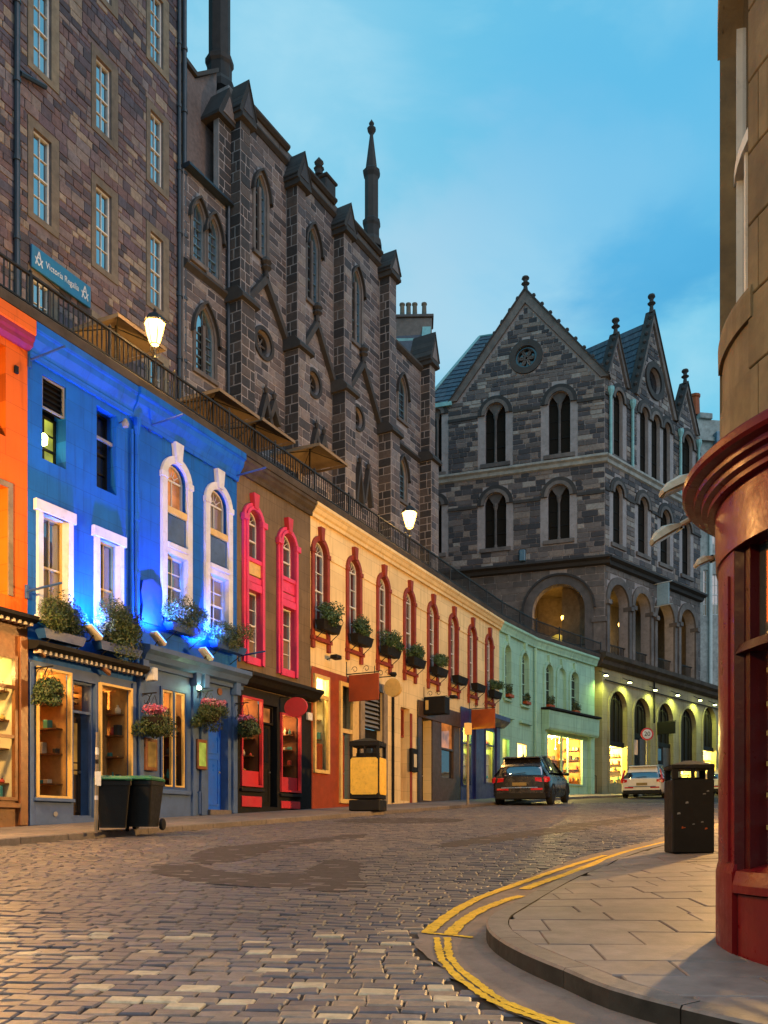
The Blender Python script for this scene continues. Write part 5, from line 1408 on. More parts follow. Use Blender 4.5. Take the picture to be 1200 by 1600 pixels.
q = ub1 - .12; p = MB(); p.tube([(q, -.1, zlink - .05), (q, -.1, ZTER)], .06, 7); p.build('drainpipe', M['pipedark'], b)
# buttresses
for i, (a, c, zw, zg) in enumerate(BT):
    e_ = .10
    mb = MB(); mb.box(a - e_, c + e_, -PB - .12, .02, ZTER, zw - .25); mb.box(a, c, -PB, .02, zw - .25, zg); mb.build('buttress', M['mortar'], b)
    for lo, hi, xa, xc, pb, sd_ in ((ZTER, zw - .3, a - e_, c + e_, PB + .12, 70 + i), (zw + .12, zg - .05, a, c, PB, 90 + i)):
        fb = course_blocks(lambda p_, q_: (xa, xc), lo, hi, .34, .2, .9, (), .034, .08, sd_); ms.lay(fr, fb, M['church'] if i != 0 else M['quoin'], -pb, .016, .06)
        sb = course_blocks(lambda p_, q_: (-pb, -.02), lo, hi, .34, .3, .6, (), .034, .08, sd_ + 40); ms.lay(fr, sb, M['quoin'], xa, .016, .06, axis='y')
    # weathering: sloping dark set-off with moulded edge
    mb = MB(); mb.sweep([(-PB - .26, zw - .26), (-PB - .26, zw - .14), (-PB - .02, zw + .14), (.02, zw + .14), (.02, zw - .30), (-PB - .1, zw - .30)], a - e_ - .12, c + e_ + .12); mb.build('weathering', M['trim_d'], b)
    # gablet
    m_ = (a + c) / 2; hw = (c - a) / 2 + .17; gh = (1.15, 1.05, 1.0, .95, 1.3)[i]
    mb = MB(); mb.prism([(m_ - hw, zg), (m_ - hw, zg + .1), (m_, zg + gh), (m_ + hw, zg + .1), (m_ + hw, zg)], -PB - .12, .55 if i < 4 else .4); mb.build('gablet', M['trim_d'], b)
    mb = MB(); mb.prism([(m_ - hw * .6, zg + .12), (m_, zg + gh * .72), (m_ + hw * .6, zg + .12)], -PB - .14, -PB - .115); mb.build('gablet_face', M['church'], b)
    mb = MB()
    for k in range(5):
        t0, t1 = k / 5, (k + 1) / 5
        for sgn in (-1, 1):
            A0 = (m_ + sgn * hw * (1 - t0) * 1.04, zg + .1 + (gh - .1) * t0 + .02); A1 = (m_ + sgn * hw * (1 - t1), zg + .1 + (gh - .1) * t1 + .05)
            mb.add([(A0[0], -PB - .16, A0[1]), (A0[0], .5, A0[1]), (A1[0], .5, A1[1]), (A1[0], -PB - .16, A1[1]), (A0[0], -PB - .16, A0[1] + .05), (A0[0], .5, A0[1] + .05), (A1[0], .5, A1[1] + .03), (A1[0], -PB - .16, A1[1] + .03)],
                   [(0, 1, 2, 3), (4, 7, 6, 5), (0, 4, 5, 1), (1, 5, 6, 2), (2, 6, 7, 3), (3, 7, 4, 0)])
    mb.build('gablet_slab', M['trim_d'], b, kind=None)
    mb = MB(); mb.sweep([(-PB - .18, zg - .16), (-PB - .18, zg - .05), (-PB - .1, zg), (.1, zg), (.1, zg - .2), (-PB - .04, zg - .2)], a - .12, c + .12); mb.build('gablet_cornice', M['trim_d'], b)
# blind gables with finials between the buttresses
for i, (xf, yf) in enumerate(((411, 432), (490.5, 500), (559, 560))):
    a, c = BT[i][1] + .1, BT[i + 1][0] - .1; m_ = (a + c) / 2; zt_ = Z(xf, yf); zl_, zr_ = BT[i][2] - .05, BT[i + 1][2] - .05; zb_ = min(zl_, zr_)
    mb = MB(); t = .11
    for (pu, pz) in ((a, zb_), (c, zb_)):
        sg = 1 if pu < m_ else -1
        mb.prism([(pu, pz), (pu, pz + .30), (m_, zt_ + .02), (m_, zt_ - .30)], -.20, .0)
    mb.build('gable_moulding', M['trim_d'], b)
    mb = MB(); mb.lathe([(.10, zt_ - .1), (.08, zt_ + .12), (.19, zt_ + .22), (.11, zt_ + .32), (.20, zt_ + .42), (.12, zt_ + .55), (.0, zt_ + .66)], 8, (m_, -.14)); mb.build('finial', M['trim_d'], b)
# niche gablets low on the walls
for (xa, xb, yt, yb) in ((345 + 57, 430, 614, 662), (482, 507, 668, 712), (549, 578, 722, 790)):
    for t in (.28, .74):
        m_ = U(xa + (xb - xa) * t); zb_ = Z(xa + (xb - xa) * t, yb); zt_ = Z(xa + (xb - xa) * t, yt + (10 if t > .5 else 0))
        mb = MB(); mb.band([(m_ - .36, zb_), (m_, zt_), (m_ + .36, zb_)], [(m_ - .22, zb_), (m_, zt_ - .45), (m_ + .22, zb_)], -.22, .0); mb.build('niche_gablet', M['trim_d'], b)
        mb = MB(); mb.lathe([(.05, zt_ - .05), (.10, zt_ + .1), (.05, zt_ + .16), (.0, zt_ + .3)], 7, (m_, -.16)); mb.build('niche_finial', M['trim_d'], b)
# pinnacles
def shaft(cx, cy, z0, z1, r_, name, spire=None, collar=.0, mat=M['trim_d']):
    mb = MB(); pf = [(r_ * 1.55, z0), (r_ * 1.5, z0 + .25), (r_ * 1.15, z0 + .45), (r_ * 1.15, z0 + .9), (r_ * 1.32, z0 + 1.0), (r_ * 1.32, z0 + 1.15), (r_, z0 + 1.25), (r_, z1 - .2), (r_ * 1.25, z1 - .05), (r_ * 1.3, z1 + .08), (r_ * 1.0, z1 + .18)]
    if spire: pf += [(r_ * .88, z1 + .2), (r_ * .25, spire - .7), (r_ * .30, spire - .65)]
    else: pf += [(r_, z1 + .3), (0, z1 + .35)]
    mb.lathe(pf, 8, (cx, cy)); o_ = mb.build(name, mat, b)
    if spire:
        mb = MB(); mb.lathe([(r_ * .3, spire - .66), (r_ * .62, spire - .5), (r_ * .66, spire - .42), (r_ * .25, spire - .3), (r_ * .4, spire - .2), (r_ * .1, spire - .06), (0, spire)], 8, (cx, cy)); mb.build('pinnacle_finial', mat, o_)
q = U(579) - .55; offb = -1.1
fz = lambda x, y, o_: fr.z(x, y, o_)
shaft(fr.u(580.5, -.9), .9, fz(580, 388, -.9), fz(579, 270, -.9), .30, 'pinnacle', fz(579, 184, -.9))
shaft(fr.u(343, -.9), .9, fz(343, 150, -.9), fz(343, -120, -.9), .36, 'pinnacle')
sx = fr.u(508, -1.2); mb = MB(); zq = fz(508, 306, -1.2); mb.cbox(sx - .36, sx + .36, .9, 1.6, zq - .6, zq + .5, .05); mb.cbox(sx - .42, sx + .42, .84, 1.66, zq + .503, zq + .62, .04); mb.lathe([(.16, zq + .62), (.16, zq + .8), (.22, zq + .86), (.1, zq + .95), (.2, zq + 1.1), (.0, zq + 1.35)], 8, (fr.u(500, -1.2), 1.25)); mb.build('small_turret', M['trim_d'], b)
# raking gable wall behind the first buttress
mb = MB(); ga = fr.u(288, -.5); mb.prism([(ga - 1, zlink), (ga - 1, fz(288, 96, -.5)), (fr.u(303, -.5), fz(303, 124, -.5)), (ub1 - .05, fz(330, 108, -.5)), (ub1 - .05, zlink)], .45, .8); mb.build('end_gable', M['church'], b)
mb = MB(); P = [(ga - 1, fz(288, 92, -.5)), (fr.u(303, -.5), fz(303, 122, -.5)), (ub1 - .05, fz(330, 108, -.5))]; mb.band([(u_, z_ + .14) for u_, z_ in P], P, .35, .9); mb.build('gable_coping', M['trim_d'], b)
mb = MB(); mb.cbox(ub1 - .62, ub1 - .02, -.12, .1, zlink + .1, BT[0][3] - .35); mb.build('corner_pier', M['mortar'], b)
ms.lay(fr, course_blocks(lambda p, q: (ub1 - .62, ub1 - .02), zlink + .1, BT[0][3] - .4, .28, .3, .6, (), .034, .08, 201), M['quoin'], -.12, .016, .06)
mm = ub1 - .32; zg = BT[0][3] - .4; mb = MB(); mb.prism([(mm - .5, zg), (mm - .5, zg + .1), (mm, zg + 1.1), (mm + .5, zg + .1), (mm + .5, zg)], -.3, .5); mb.build('gablet', M['trim_d'], b)
mb = MB(); mb.prism([(mm - .3, zg + .14), (mm, zg + .8), (mm + .3, zg + .14)], -.325, -.302); mb.build('gablet_face', M['church'], b)
ms.done()

# ------------------------------------------------------------------ gothic corner building (gabled, arcaded)
cx0, cy0 = 12.69, 51.5
FL = Fr(cx0, cy0, math.atan2(.942, -.337)); FR = Fr(cx0, cy0, R(45))
b = thing('gothic_corner_building', 'gabled dark stone corner building with twin-light windows, open arcade and round gable windows', 'building', (cx0, cy0, SL * cy0 + .12), FL.rot)
relR = FR.rot - FL.rot
ms = Masonry(b)
def tw(fr, xl, xr, yb, yc, twin=True): return (fr.u(xl), fr.u(xr), fr.z(xl, yb), fr.z((xl + xr) / 2, yc), twin)
WL = [tw(FL, 757, 791, 858, 770), tw(FL, 856, 890, 845, 757), tw(FL, 758, 790, 726, 630), tw(FL, 857, 891, 712, 612), tw(FL, 676, 690, 866, 782), tw(FL, 676, 690, 740, 640)]
WR = [tw(FR, 958, 973, 848, 758, False), tw(FR, 997, 1012, 863, 777, False), tw(FR, 1032, 1047, 879, 797, False), tw(FR, 1066, 1079, 897, 815, False),
      tw(FR, 959, 973, 711, 612, False), tw(FR, 1000, 1013, 737, 637, False), tw(FR, 1018, 1031, 748, 649, False), tw(FR, 1036, 1047, 757, 661, False), tw(FR, 1066, 1082, 772, 680, False)]
zC, zS = FL.z(942, 874), FL.z(948, 713)               # cornice above the arcade, string below the top floor
uLe = FL.u(672); uRe = FR.u(1094)
gap_ = (FL.u(709), FL.z(709, 630), FL.u(821), FL.z(821, 466), FL.u(947), FL.z(947, 588))
zE_ = (gap_[1] + gap_[5]) / 2
apL = (gap_[2] , gap_[3])
bigA = (FL.u(832), FL.u(914), ZTER + .1, FL.z(873, 913))
outL = [(uLe, ZTER - .3), (0, ZTER - .3), (0, zE_), apL, (gap_[0], zE_), (uLe, zE_)]
rndL = (FL.u(822), FL.z(822, 558)); rL = (FL.u(839) - FL.u(805)) / 2
circ = lambda c, r_, n=22: [(c[0] + r_ * math.cos(2 * PI * k / n), c[1] + r_ * math.sin(2 * PI * k / n)) for k in range(n)]
hl = [arch(a, c, z0, z1, 'round') for a, c, z0, z1, _ in WL]
mb = MB(); wall(mb, outL, hl + [arch(*bigA, 'round', 14), circ(rndL, rL)], 0, [.28] * 6 + [.6, .3]); mb.build('wall', M['mortar'], b)
gR1 = [(FR.u(948), FR.z(948, 583)), (FR.u(962), FR.z(962, 530)), (FR.u(979), FR.z(979, 602))]
gR2 = [(FR.u(993), FR.z(993, 618)), (FR.u(1018), FR.z(1018, 497)), (FR.u(1053), FR.z(1053, 657))]
gR3 = [(FR.u(1056), FR.z(1056, 657)), (FR.u(1070.5), FR.z(1070.5, 606)), (FR.u(1087), FR.z(1087, 688))]
AR2 = [(FR.u(950.5), FR.u(981), ZTER + .1, FR.z(965, 914)), (FR.u(990), FR.u(1015), ZTER + .1, FR.z(1003, 928)), (FR.u(1025), FR.u(1052), ZTER + .1, FR.z(1039, 941)), (FR.u(1062), FR.u(1085), ZTER + .1, FR.z(1074, 953))]
zbR = (gR2[0][1] + gR2[2][1]) / 2
outR = [(0, ZTER - .3), (uRe, ZTER - .3), (uRe, zbR), (gR3[2][0], zbR), (gR3[1]), (gR3[0][0], zbR), (gR2[2][0], zbR), (gR2[1]), (gR2[0][0], zbR), (gR1[2][0], zbR), (gR1[1]), (.02, zbR), (0, zbR)]
hr = [arch(a, c, z0, z1, 'round') for a, c, z0, z1, _ in WR]
rndR = (FR.u(1022), FR.z(1022, 596)); rR = (FR.z(1022, 596 - 20) - rndR[1])
mb = MB(); wall(mb, outR, hr + [arch(*q_, 'round', 14) for q_ in AR2] + [circ(rndR, rR)], 0, [.28] * 9 + [.6] * 4 + [.3]); mb.build('wall', M['mortar'], b, (0, 0, 0), relR)
def GP(m, name, mat, right): return m.build(name, mat, b, (0, 0, 0), relR if right else 0)
def put_right(o):
    o.location = (0, 0, o.location.z); o.rotation_euler = (0, 0, relR)
for right, WW in ((False, WL), (True, WR)):
    for a, c, z0, z1, twin in WW:
        zs = z1 - (c - a) / 2; m_ = (a + c) / 2
        o_ = window(b, a, c, z0, z1, .26, 2, 3, 'round', fm=M['dark'], gm='pane_black', single=True, fw=.05, bw=.03)
        if right: put_right(o_)
        m = MB(); m.band(arch(a - .42, c + .42, zs - .05, z1 + .42, 'round', 14), arch(a - .02, c + .02, zs - .05, z1 + .02, 'round', 14), -.10, 0); GP(m, 'hood_mould', M['trim_d'], right)
        m = MB(); m.band(arch(a - .20, c + .20, zs - .05, z1 + .20, 'round', 14), arch(a - .0, c + .0, zs - .05, z1 + .0, 'round', 14), -.14, -.101); GP(m, 'arch_roll', M['trim'], right)
        if twin:
            m = MB(); m.lathe([(.10, z0), (.10, z0 + .15), (.075, z0 + .2), (.075, zs - .4), (.13, zs - .2), (.15, zs - .1), (.15, zs + .02)], 8, (m_, .10)); m.prism([(m_ - .14, zs), (m_ + .14, zs), (m_ + .45, z1 - .15), (m_, z1 - .02), (m_ - .45, z1 - .15)], .06, .16); GP(m, 'colonnette', M['trim'], right)
        m = MB(); m.cbox(a - .28, c + .28, -.12, .2, z0 - .24, z0 - .003); GP(m, 'window_sill', M['trim'], right)
mb = MB(); mb.band(circ(rndL, rL * 1.55), circ(rndL, rL), -.12, 0, True); mb.build('round_window_ring', M['trim_d'], b)
mb = MB(); mb.band(circ(rndL, rL * 1.05), circ(rndL, rL * .82), .02, .2, True); mb.quad(*[(p, .25, q) for p, q in circ(rndL, rL)]); mb.build('round_window', M['pane_dark'], b)
mb = MB()
for k in range(6):
    a_ = PI * k / 3 + .5; mb.band(circ((rndL[0] + rL * .52 * math.cos(a_), rndL[1] + rL * .52 * math.sin(a_)), rL * .42, 12), circ((rndL[0] + rL * .52 * math.cos(a_), rndL[1] + rL * .52 * math.sin(a_)), rL * .30, 12), .1, .2, True)
mb.build('tracery', M['trim'], b)
m = MB(); m.band(circ(rndR, rR * 1.45), circ(rndR, rR), -.12, 0, True); GP(m, 'round_window_ring', M['trim_d'], True)
m = MB(); m.quad(*[(p, .25, q) for p, q in circ(rndR, rR)]); GP(m, 'round_window', M['pane_dark'], True)
# stonework of both faces
avL = [arch(a - .43, c + .43, z0 - .25, z1 + .43, 'round') for a, c, z0, z1, _ in WL] + [arch(bigA[0] - .5, bigA[1] + .5, bigA[2], bigA[3] + .5, 'round'), circ(rndL, rL * 1.57)]
def spanL(p, q):
    zz = q
    if zz <= zE_: return (uLe, 0.)
    t = (zz - zE_) / (apL[1] - zE_)
    if t > .93: return None
    return (gap_[0] + (apL[0] - gap_[0]) * t + .35, 0 + (apL[0] - 0) * t - .35)
avL2 = [rect(a - .62, c + .62, z0 - .25, spring(a, c, z1, 'round') - .05) for a, c, z0, z1, _ in WL]
ms.lay(FL, course_blocks(spanL, zS + .25, apL[1], .27, .30, .85, avL, .034, .3, 31), M['goth'], 0, .04, .08)
ms.lay(FL, course_blocks(lambda p, q: (uLe, 0.), zC + .2, zS - .12, .30, .4, 1.0, avL, .026, .25, 32), M['goth'], 0, .035, .08)
ms.lay(FL, course_blocks(lambda p, q: (uLe, 0.), ZTER, zC - .35, .42, .5, 1.1, avL, .02, .15, 33), M['trim'], 0, .03, .08)
avR = [arch(a - .43, c + .43, z0 - .25, z1 + .43, 'round') for a, c, z0, z1, _ in WR] + [arch(q_[0] - .3, q_[1] + .3, q_[2], q_[3] + .45, 'round') for q_ in AR2] + [circ(rndR, rR * 1.5)]
def spanR(p, q): return (0., uRe) if q <= zbR + .05 else None
def spanG(G):
    def f(p, q):
        t = (q - zbR) / (G[1][1] - zbR)
        if t > .9: return None
        return (G[0][0] + (G[1][0] - G[0][0]) * t + .2, G[2][0] + (G[1][0] - G[2][0]) * t - .2)
    return f
ms.lay(FR, course_blocks(spanR, zS + .25, zbR, .27, .3, .85, avR, .034, .3, 34), M['goth'], 0, .04, .08, relR)
for G in (gR1, gR2, gR3): ms.lay(FR, course_blocks(spanG(G), zbR, G[1][1], .27, .3, .8, avR, .034, .3, 35), M['goth'], 0, .04, .08, relR)
ms.lay(FR, course_blocks(lambda p, q: (0., uRe), zC + .2, zS - .12, .30, .4, 1.0, avR, .026, .25, 36), M['goth'], 0, .035, .08, relR)
ms.lay(FR, course_blocks(lambda p, q: (0., uRe), ZTER, zC - .35, .42, .5, 1.1, avR, .02, .15, 37), M['trim'], 0, .03, .08, relR)
ms.done()
CO = lambda z, d: [(-d, z + .12), (-d, z), (-d * .55, z - .1), (-d * .45, z - .28), (-.03, z - .34), (.05, z - .34), (.05, z + .25)]
for z, d, nm, mat in ((zC, .55, 'cornice', M['trim_d']), (zS, .30, 'string_course', M['pale'])):
    m = MB(); m.sweep(CO(z, d), uLe, d * .6); GP(m, nm, mat, False)
    m = MB(); m.sweep(CO(z, d), -d * .25, uRe); GP(m, nm, mat, True)
for zsp in (WL[0][3] - (WL[0][1] - WL[0][0]) / 2, WL[2][3] - (WL[2][1] - WL[2][0]) / 2):
    segs = sorted([(a - .42, c + .42) for a, c, z0, z1, _ in (WL[:2] + WL[4:5])]); u_ = uLe
    for a, c in segs + [(0.0, 0)]:
        if a - u_ > .1: m = MB(); m.cbox(u_, a - .002, -.09, 0, zsp - .16, zsp + .02); GP(m, 'impost_string', M['trim_d'], False)
        u_ = c
for zsp, W_ in ((WR[0][3] - .5, WR[:4]), (WR[4][3] - .5, WR[4:])):
    u_ = 0.02
    for a, c in [(q_[0] - .42, q_[1] + .42) for q_ in W_] + [(uRe, uRe)]:
        if a - u_ > .1: m = MB(); m.cbox(u_, a - .002, -.09, 0, zsp - .16, zsp + .02); GP(m, 'impost_string', M['trim_d'], True)
        u_ = c
# arcade arches: rings, piers, dim loggia with lit inner arches
m = MB(); m.band(arch(bigA[0] - .5, bigA[1] + .5, bigA[2], bigA[3] + .5, 'round', 16), arch(*bigA, 'round', 16), -.10, 0); GP(m, 'arcade_arch', M['trim'], False)
m = MB(); m.band(arch(bigA[0] - .62, bigA[1] + .62, bigA[3] - (bigA[1] - bigA[0]) / 2, bigA[3] + .62, 'round', 16), arch(bigA[0] - .502, bigA[1] + .502, bigA[3] - (bigA[1] - bigA[0]) / 2, bigA[3] + .502, 'round', 16), -.2, 0); GP(m, 'hood_mould', M['trim_d'], False)
for q_ in AR2:
    m = MB(); m.band(arch(q_[0] - .3, q_[1] + .3, q_[2], q_[3] + .42, 'round', 14), arch(*q_, 'round', 14), -.12, 0); GP(m, 'arcade_arch', M['trim'], True)
    zs = q_[3] - (q_[1] - q_[0]) / 2
    for e_ in (q_[0] - .36, q_[1] - .02):
        m = MB(); m.cbox(e_, e_ + .38, -.26, .3, zs - .26, zs - .0); GP(m, 'pier_capital', M['trim'], True)
m = MB(); m.cbox(-.75, .12, -.16, .7, bigA[3] - 2.4, bigA[3] - 2.1); m.cbox(-.70, .04, -.10, .5, ZTER - .2, bigA[3] - 2.4); GP(m, 'corner_pier', M['trim'], False)
def room(right, a, c, dep, zt_):
    m = MB(); y0, y1 = .62, dep; z0 = ZTER
    for p in ([(a, y0, z0), (c, y0, z0), (c, y1, z0), (a, y1, z0)], [(a, y0, zt_), (c, y0, zt_), (c, y1, zt_), (a, y1, zt_)], [(a, y1, z0), (c, y1, z0), (c, y1, zt_), (a, y1, zt_)], [(a, y0, z0), (a, y1, z0), (a, y1, zt_), (a, y0, zt_)], [(c, y0, z0), (c, y1, z0), (c, y1, zt_), (c, y0, zt_)]): m.quad(*p)
    return GP(m, 'loggia', M['margin'], right)
room(False, bigA[0] - .4, bigA[1] + .4, 4.2, bigA[3] + .3)
room(True, .75, uRe - .1, 3.4, AR2[0][3] + .3)
for a, c, z1, right, y in ((bigA[0] + .35, bigA[0] + 1.35, ZTER + 2.6, False, 4.1), (bigA[1] - 1.3, bigA[1] - .5, ZTER + 2.5, False, 4.1), (AR2[1][0] + .9, AR2[1][0] + 1.7, ZTER + 2.9, True, 3.3), (AR2[2][0] + 1.4, AR2[2][0] + 2.4, ZTER + 3.0, True, 3.3)):
    P = arch(a, c, ZTER + .3, z1, 'round'); m = MB(); m.quad(*[(p, y, q) for p, q in P]); GP(m, 'lit_arch_pane', M['pane_yel'], right)
    m = MB(); m.band(arch(a - .2, c + .2, ZTER + .1, z1 + .2, 'round'), P, y - .1, y + .1); GP(m, 'lit_arch_surround', M['trim'], right)
_u, _z = FL.uz(880, 966, -2.2); _p = FL.w(_u, 2.2, _z)
lt = thing('loggia_lamp', 'small warm lamp glowing inside the wide arch of the corner building', 'lamp', tuple(_p), FL.rot)
m = MB(); m.lathe([(.0, _z - .18), (.10, _z - .1), (.14, _z + .1), (.05, _z + .2)], 8); m.build('bulb', M['bulb'], lt); m = MB(); m.tube([(0, 0, _z + .2), (0, 0, bigA[3] + .25)], .02, 5); m.build('chain', M['iron'], lt)
point_light('loggia_lamp_light', tuple(_p + Vector((0, 0, -.3))), 260, (1, .52, .08), .12)
_p2 = FR.w((AR2[1][0] + AR2[1][1]) / 2 + 1.2, 2.2, ZTER + 3.0); point_light('loggia_lamp_light', tuple(_p2), 60, (1, .6, .12), .12)
lt = thing('loggia_lamp', 'dim warm lamp hanging behind the narrow arches of the corner building', 'lamp', (_p2.x, _p2.y, _p2.z), FR.rot)
m = MB(); m.lathe([(.0, _p2.z + .1), (.08, _p2.z + .2), (.10, _p2.z + .35), (.04, _p2.z + .45)], 8); m.build('bulb', M['bulb'], lt)
# gable copings, crockets, finials
def gable(G, right, wd, nck, fin):
    (ua_, za_), (um, zm), (uc_, zc_) = G
    m = MB(); m.band([(ua_ - wd * .6, za_), (um, zm + wd), (uc_ + wd * .6, zc_)], [(ua_ + wd * .5, za_), (um, zm - wd * .75), (uc_ - wd * .5, zc_)], -.16, .35); GP(m, 'gable_coping', M['trim'], right)
    m = MB(); m.band([(ua_ - wd * .75, za_), (um, zm + wd + .14), (uc_ + wd * .75, zc_)], [(ua_ - wd * .6, za_), (um, zm + wd + .002), (uc_ + wd * .6, zc_)], -.24, .40); GP(m, 'coping_roll', M['trim_d'], right)
    for s_, (p, q) in ((-1, (ua_ - wd * .7, za_)), (1, (uc_ + wd * .7, zc_))):
        for k in range(1, nck + 1):
            t = k / (nck + 1); m = MB(); cc = (p + (um - p) * t, q + (zm + wd + .14 - q) * t); m.lathe([(.05, cc[1] - .04), (.13, cc[1] + .08), (.10, cc[1] + .2), (.0, cc[1] + .26)], 6, (cc[0], .0)); GP(m, 'crocket', M['trim_d'], right)
    z_ = zm + wd; m = MB(); m.lathe([(.16, z_), (.11, z_ + fin * .35), (.26, z_ + fin * .48), (.13, z_ + fin * .58), (.13, z_ + fin * .7), (.24, z_ + fin * .82), (.2, z_ + fin * .92), (.0, z_ + fin)], 8, (um, .0)); GP(m, 'finial', M['trim_d'], right)
gable([(gap_[0], zE_), apL, (0, zE_)], False, .42, 9, .9)
gable([gR1[0], gR1[1], (gR1[2][0], zbR)], True, .25, 4, 1.0); gable([(gR2[0][0], zbR), gR2[1], (gR2[2][0], zbR)], True, .32, 9, 1.2); gable([(gR3[0][0], zbR), gR3[1], (gR3[2][0], zbR)], True, .25, 4, 1.0)
# slate roofs: courses of slates as stepped sheets
def slates(A, B_, C_, D_, name, right, rows=16):
    """roof plane A,B (eaves) to D,C (ridge) in overlapping courses"""
    A, B_, C_, D_ = map(Vector, (A, B_, C_, D_)); nrm = (B_ - A).cross(D_ - A).normalized()
    if nrm.z < 0: nrm = -nrm
    m = MB(); m.quad(A, B_, C_, D_); base = GP(m, name, M['slate'], right); m = MB()
    for r_ in range(rows):
        t0, t1 = r_ / rows, min(1, (r_ + 1.25) / rows); P0, P1 = A.lerp(D_, t0), B_.lerp(C_, t0); Q0, Q1 = A.lerp(D_, t1), B_.lerp(C_, t1)
        n_ = max(3, int((P1 - P0).length / .32)); sh = .5 * (r_ % 2) / n_
        for k in range(n_):
            s0, s1 = min(1, (k + .02) / n_ + sh), min(1, (k + .98) / n_ + sh)
            if s1 - s0 < .2 / n_: continue
            j = rnd.uniform(0, .012)
            m.quad(P0.lerp(P1, s0) + nrm * (.045 + j), P0.lerp(P1, s1) + nrm * (.045 + j), Q0.lerp(Q1, s1) + nrm * .012, Q0.lerp(Q1, s0) + nrm * .012)
    o_ = m.build('slate_courses', M['slate'], base); o_['kind'] = 'stuff'
rdg = apL[1] - .1
slates((gap_[0] - 3.2, .3, zE_), (gap_[0] - 3.2, 12., zE_), (apL[0] - .8, 12., rdg), (apL[0] - .8, 5.5, rdg), 'roof', False)
slates((gap_[0] - .25, .38, zE_), (gap_[0] - .25, 12., zE_), (apL[0], 12., rdg), (apL[0], .38, rdg), 'roof', False)
rg0 = (FL.u(749, -6.), 6., FL.z(749, 527, -6.)); rg1 = (FL.u(800, -6.), 6., FL.z(800, 519, -6.))
slates((FL.u(655), .1, zE_), (gap_[0] + .2, .1, zE_), rg1, rg0, 'roof', False, 16)
slates((gap_[0] + .1, .42, zE_), (apL[0], .42, rdg), rg1, (gap_[0] + .12, .5, zE_ + .02), 'roof', False, 10)
m = MB(); m.tube([rg1, rg0, (FL.u(655), .1, zE_ + .05)], .11, 6); GP(m, 'roof_hip', M['pipeblue'], False)
m = MB(); m.cbox(FL.u(655), gap_[0] - .1, -.22, .1, zE_ - .22, zE_ + .03); GP(m, 'eaves_gutter', M['pipeblue'], False)
slates((.25, .38, zE_), (.25, 12., zE_), (apL[0], 12., rdg), (apL[0], .38, rdg), 'roof', False)
zr2 = gR2[1][1] - .15
slates((.2, .35, zbR), (uRe, .35, zbR), (uRe, 5.5, zr2), (.2, 5.5, zr2), 'roof', True, 16)
slates((gR2[0][0], .4, zbR), (gR2[0][0], 7, zbR), (gR2[1][0], 7, zr2), (gR2[1][0], .4, zr2), 'roof', True, 12)
slates((gR2[2][0], .4, zbR), (gR2[2][0], 7, zbR), (gR2[1][0], 7, zr2), (gR2[1][0], .4, zr2), 'roof', True, 12)
m = MB(); m.tube([(.2, 5.5, zr2 + .1), (uRe, 5.5, zr2 + .1)], .12, 6); GP(m, 'roof_ridge', M['lead'], True)
m = MB(); m.tube([(apL[0] - .8, 5.4, rdg + .1), (gap_[0] - 3.2, .3, zE_ + .12)], .1, 6); GP(m, 'roof_hip', M['lead'], False)
# copper-green downpipes with hoppers on the right face
for xq, y0_, y1_ in ((950.8, 606, 712), (985, 627, 731), (1060, 672, 790), (1088.5, 689, 790)):
    q = FR.u(xq); m = MB(); zt_, zb_ = FR.z(xq, y0_), FR.z(xq, y1_); m.tube([(q, -.16, zt_), (q, -.16, max(zb_, zS + .1))], .09, 7); m.lathe([(.1, zt_ - .5), (.2, zt_ - .2), (.2, zt_)], 7, (q, -.16)); GP(m, 'drainpipe', M['pipeblue'], True)
m = MB(); m.cbox(FL.u(813), FL.u(822), -.35, -.02, FL.z(817, 879), FL.z(817, 861), .04); GP(m, 'floodlight_box', M['lead'], False)

# ------------------------------------------------------------------ olive arcade of shops under it
fr = F3; U, Z = fr.u, fr.z
b = bld('arcade_shops', 'olive rendered row of arched shopfronts under small green-glowing wall lamps', fr, 0, SL * fr.o[1] + .12)
u0 = U(941); u1 = 24.
ARC = []
for x0, x1, yc, yb in ((952, 979, 1080, 1220), (990, 1015, 1091, 1232), (1027, 1051, 1099, 1232), (1063, 1087, 1107, 1210), (1098, 1113, 1104, 1215)):
    ARC.append((U(x0), U(x1), fr.gz(U(x0)) + .12, Z((x0 + x1) / 2, yc)))
wA_ = ARC[3][1] - ARC[3][0]
ARC[4] = (ARC[4][0], ARC[4][0] + 2.2, ARC[4][2], ARC[4][3]); ARC += [(ARC[4][1] + .7, ARC[4][1] + 2.9, ARC[4][2], ARC[4][3]), (ARC[4][1] + 3.6, ARC[4][1] + 5.8, ARC[4][2], ARC[4][3])]
mb = MB(); wall(mb, [(u0, fr.gz(u0) - .2), (u1, fr.gz(u1) - .2), (u1, ZT + .1), (u0, ZT + .1)], [arch(*q_, 'round', 14) for q_ in ARC], 0, .28)
mb.quad((u0, 0, fr.gz(u0) - .2), (u0, 0, ZT + .1), (u0, 2, ZT + .1), (u0, 2, fr.gz(u0) - .2)); mb.build('wall', M['olive'], b)
mb = MB(); mb.sweep([(-.55, ZT + .35), (-.55, ZT + .1), (-.35, ZT - .05), (-.30, ZT - .25), (-.1, ZT - .4), (.05, ZT - .4), (.05, ZT + .35)], u0 - .6, u1); mb.sweep([(-.2, ZT + .352), (-.2, ZT + .5), (3.6, ZT + .5), (3.6, ZT + .352)], u0 - .6, u1); mb.build('cornice', M['ledge'], b)
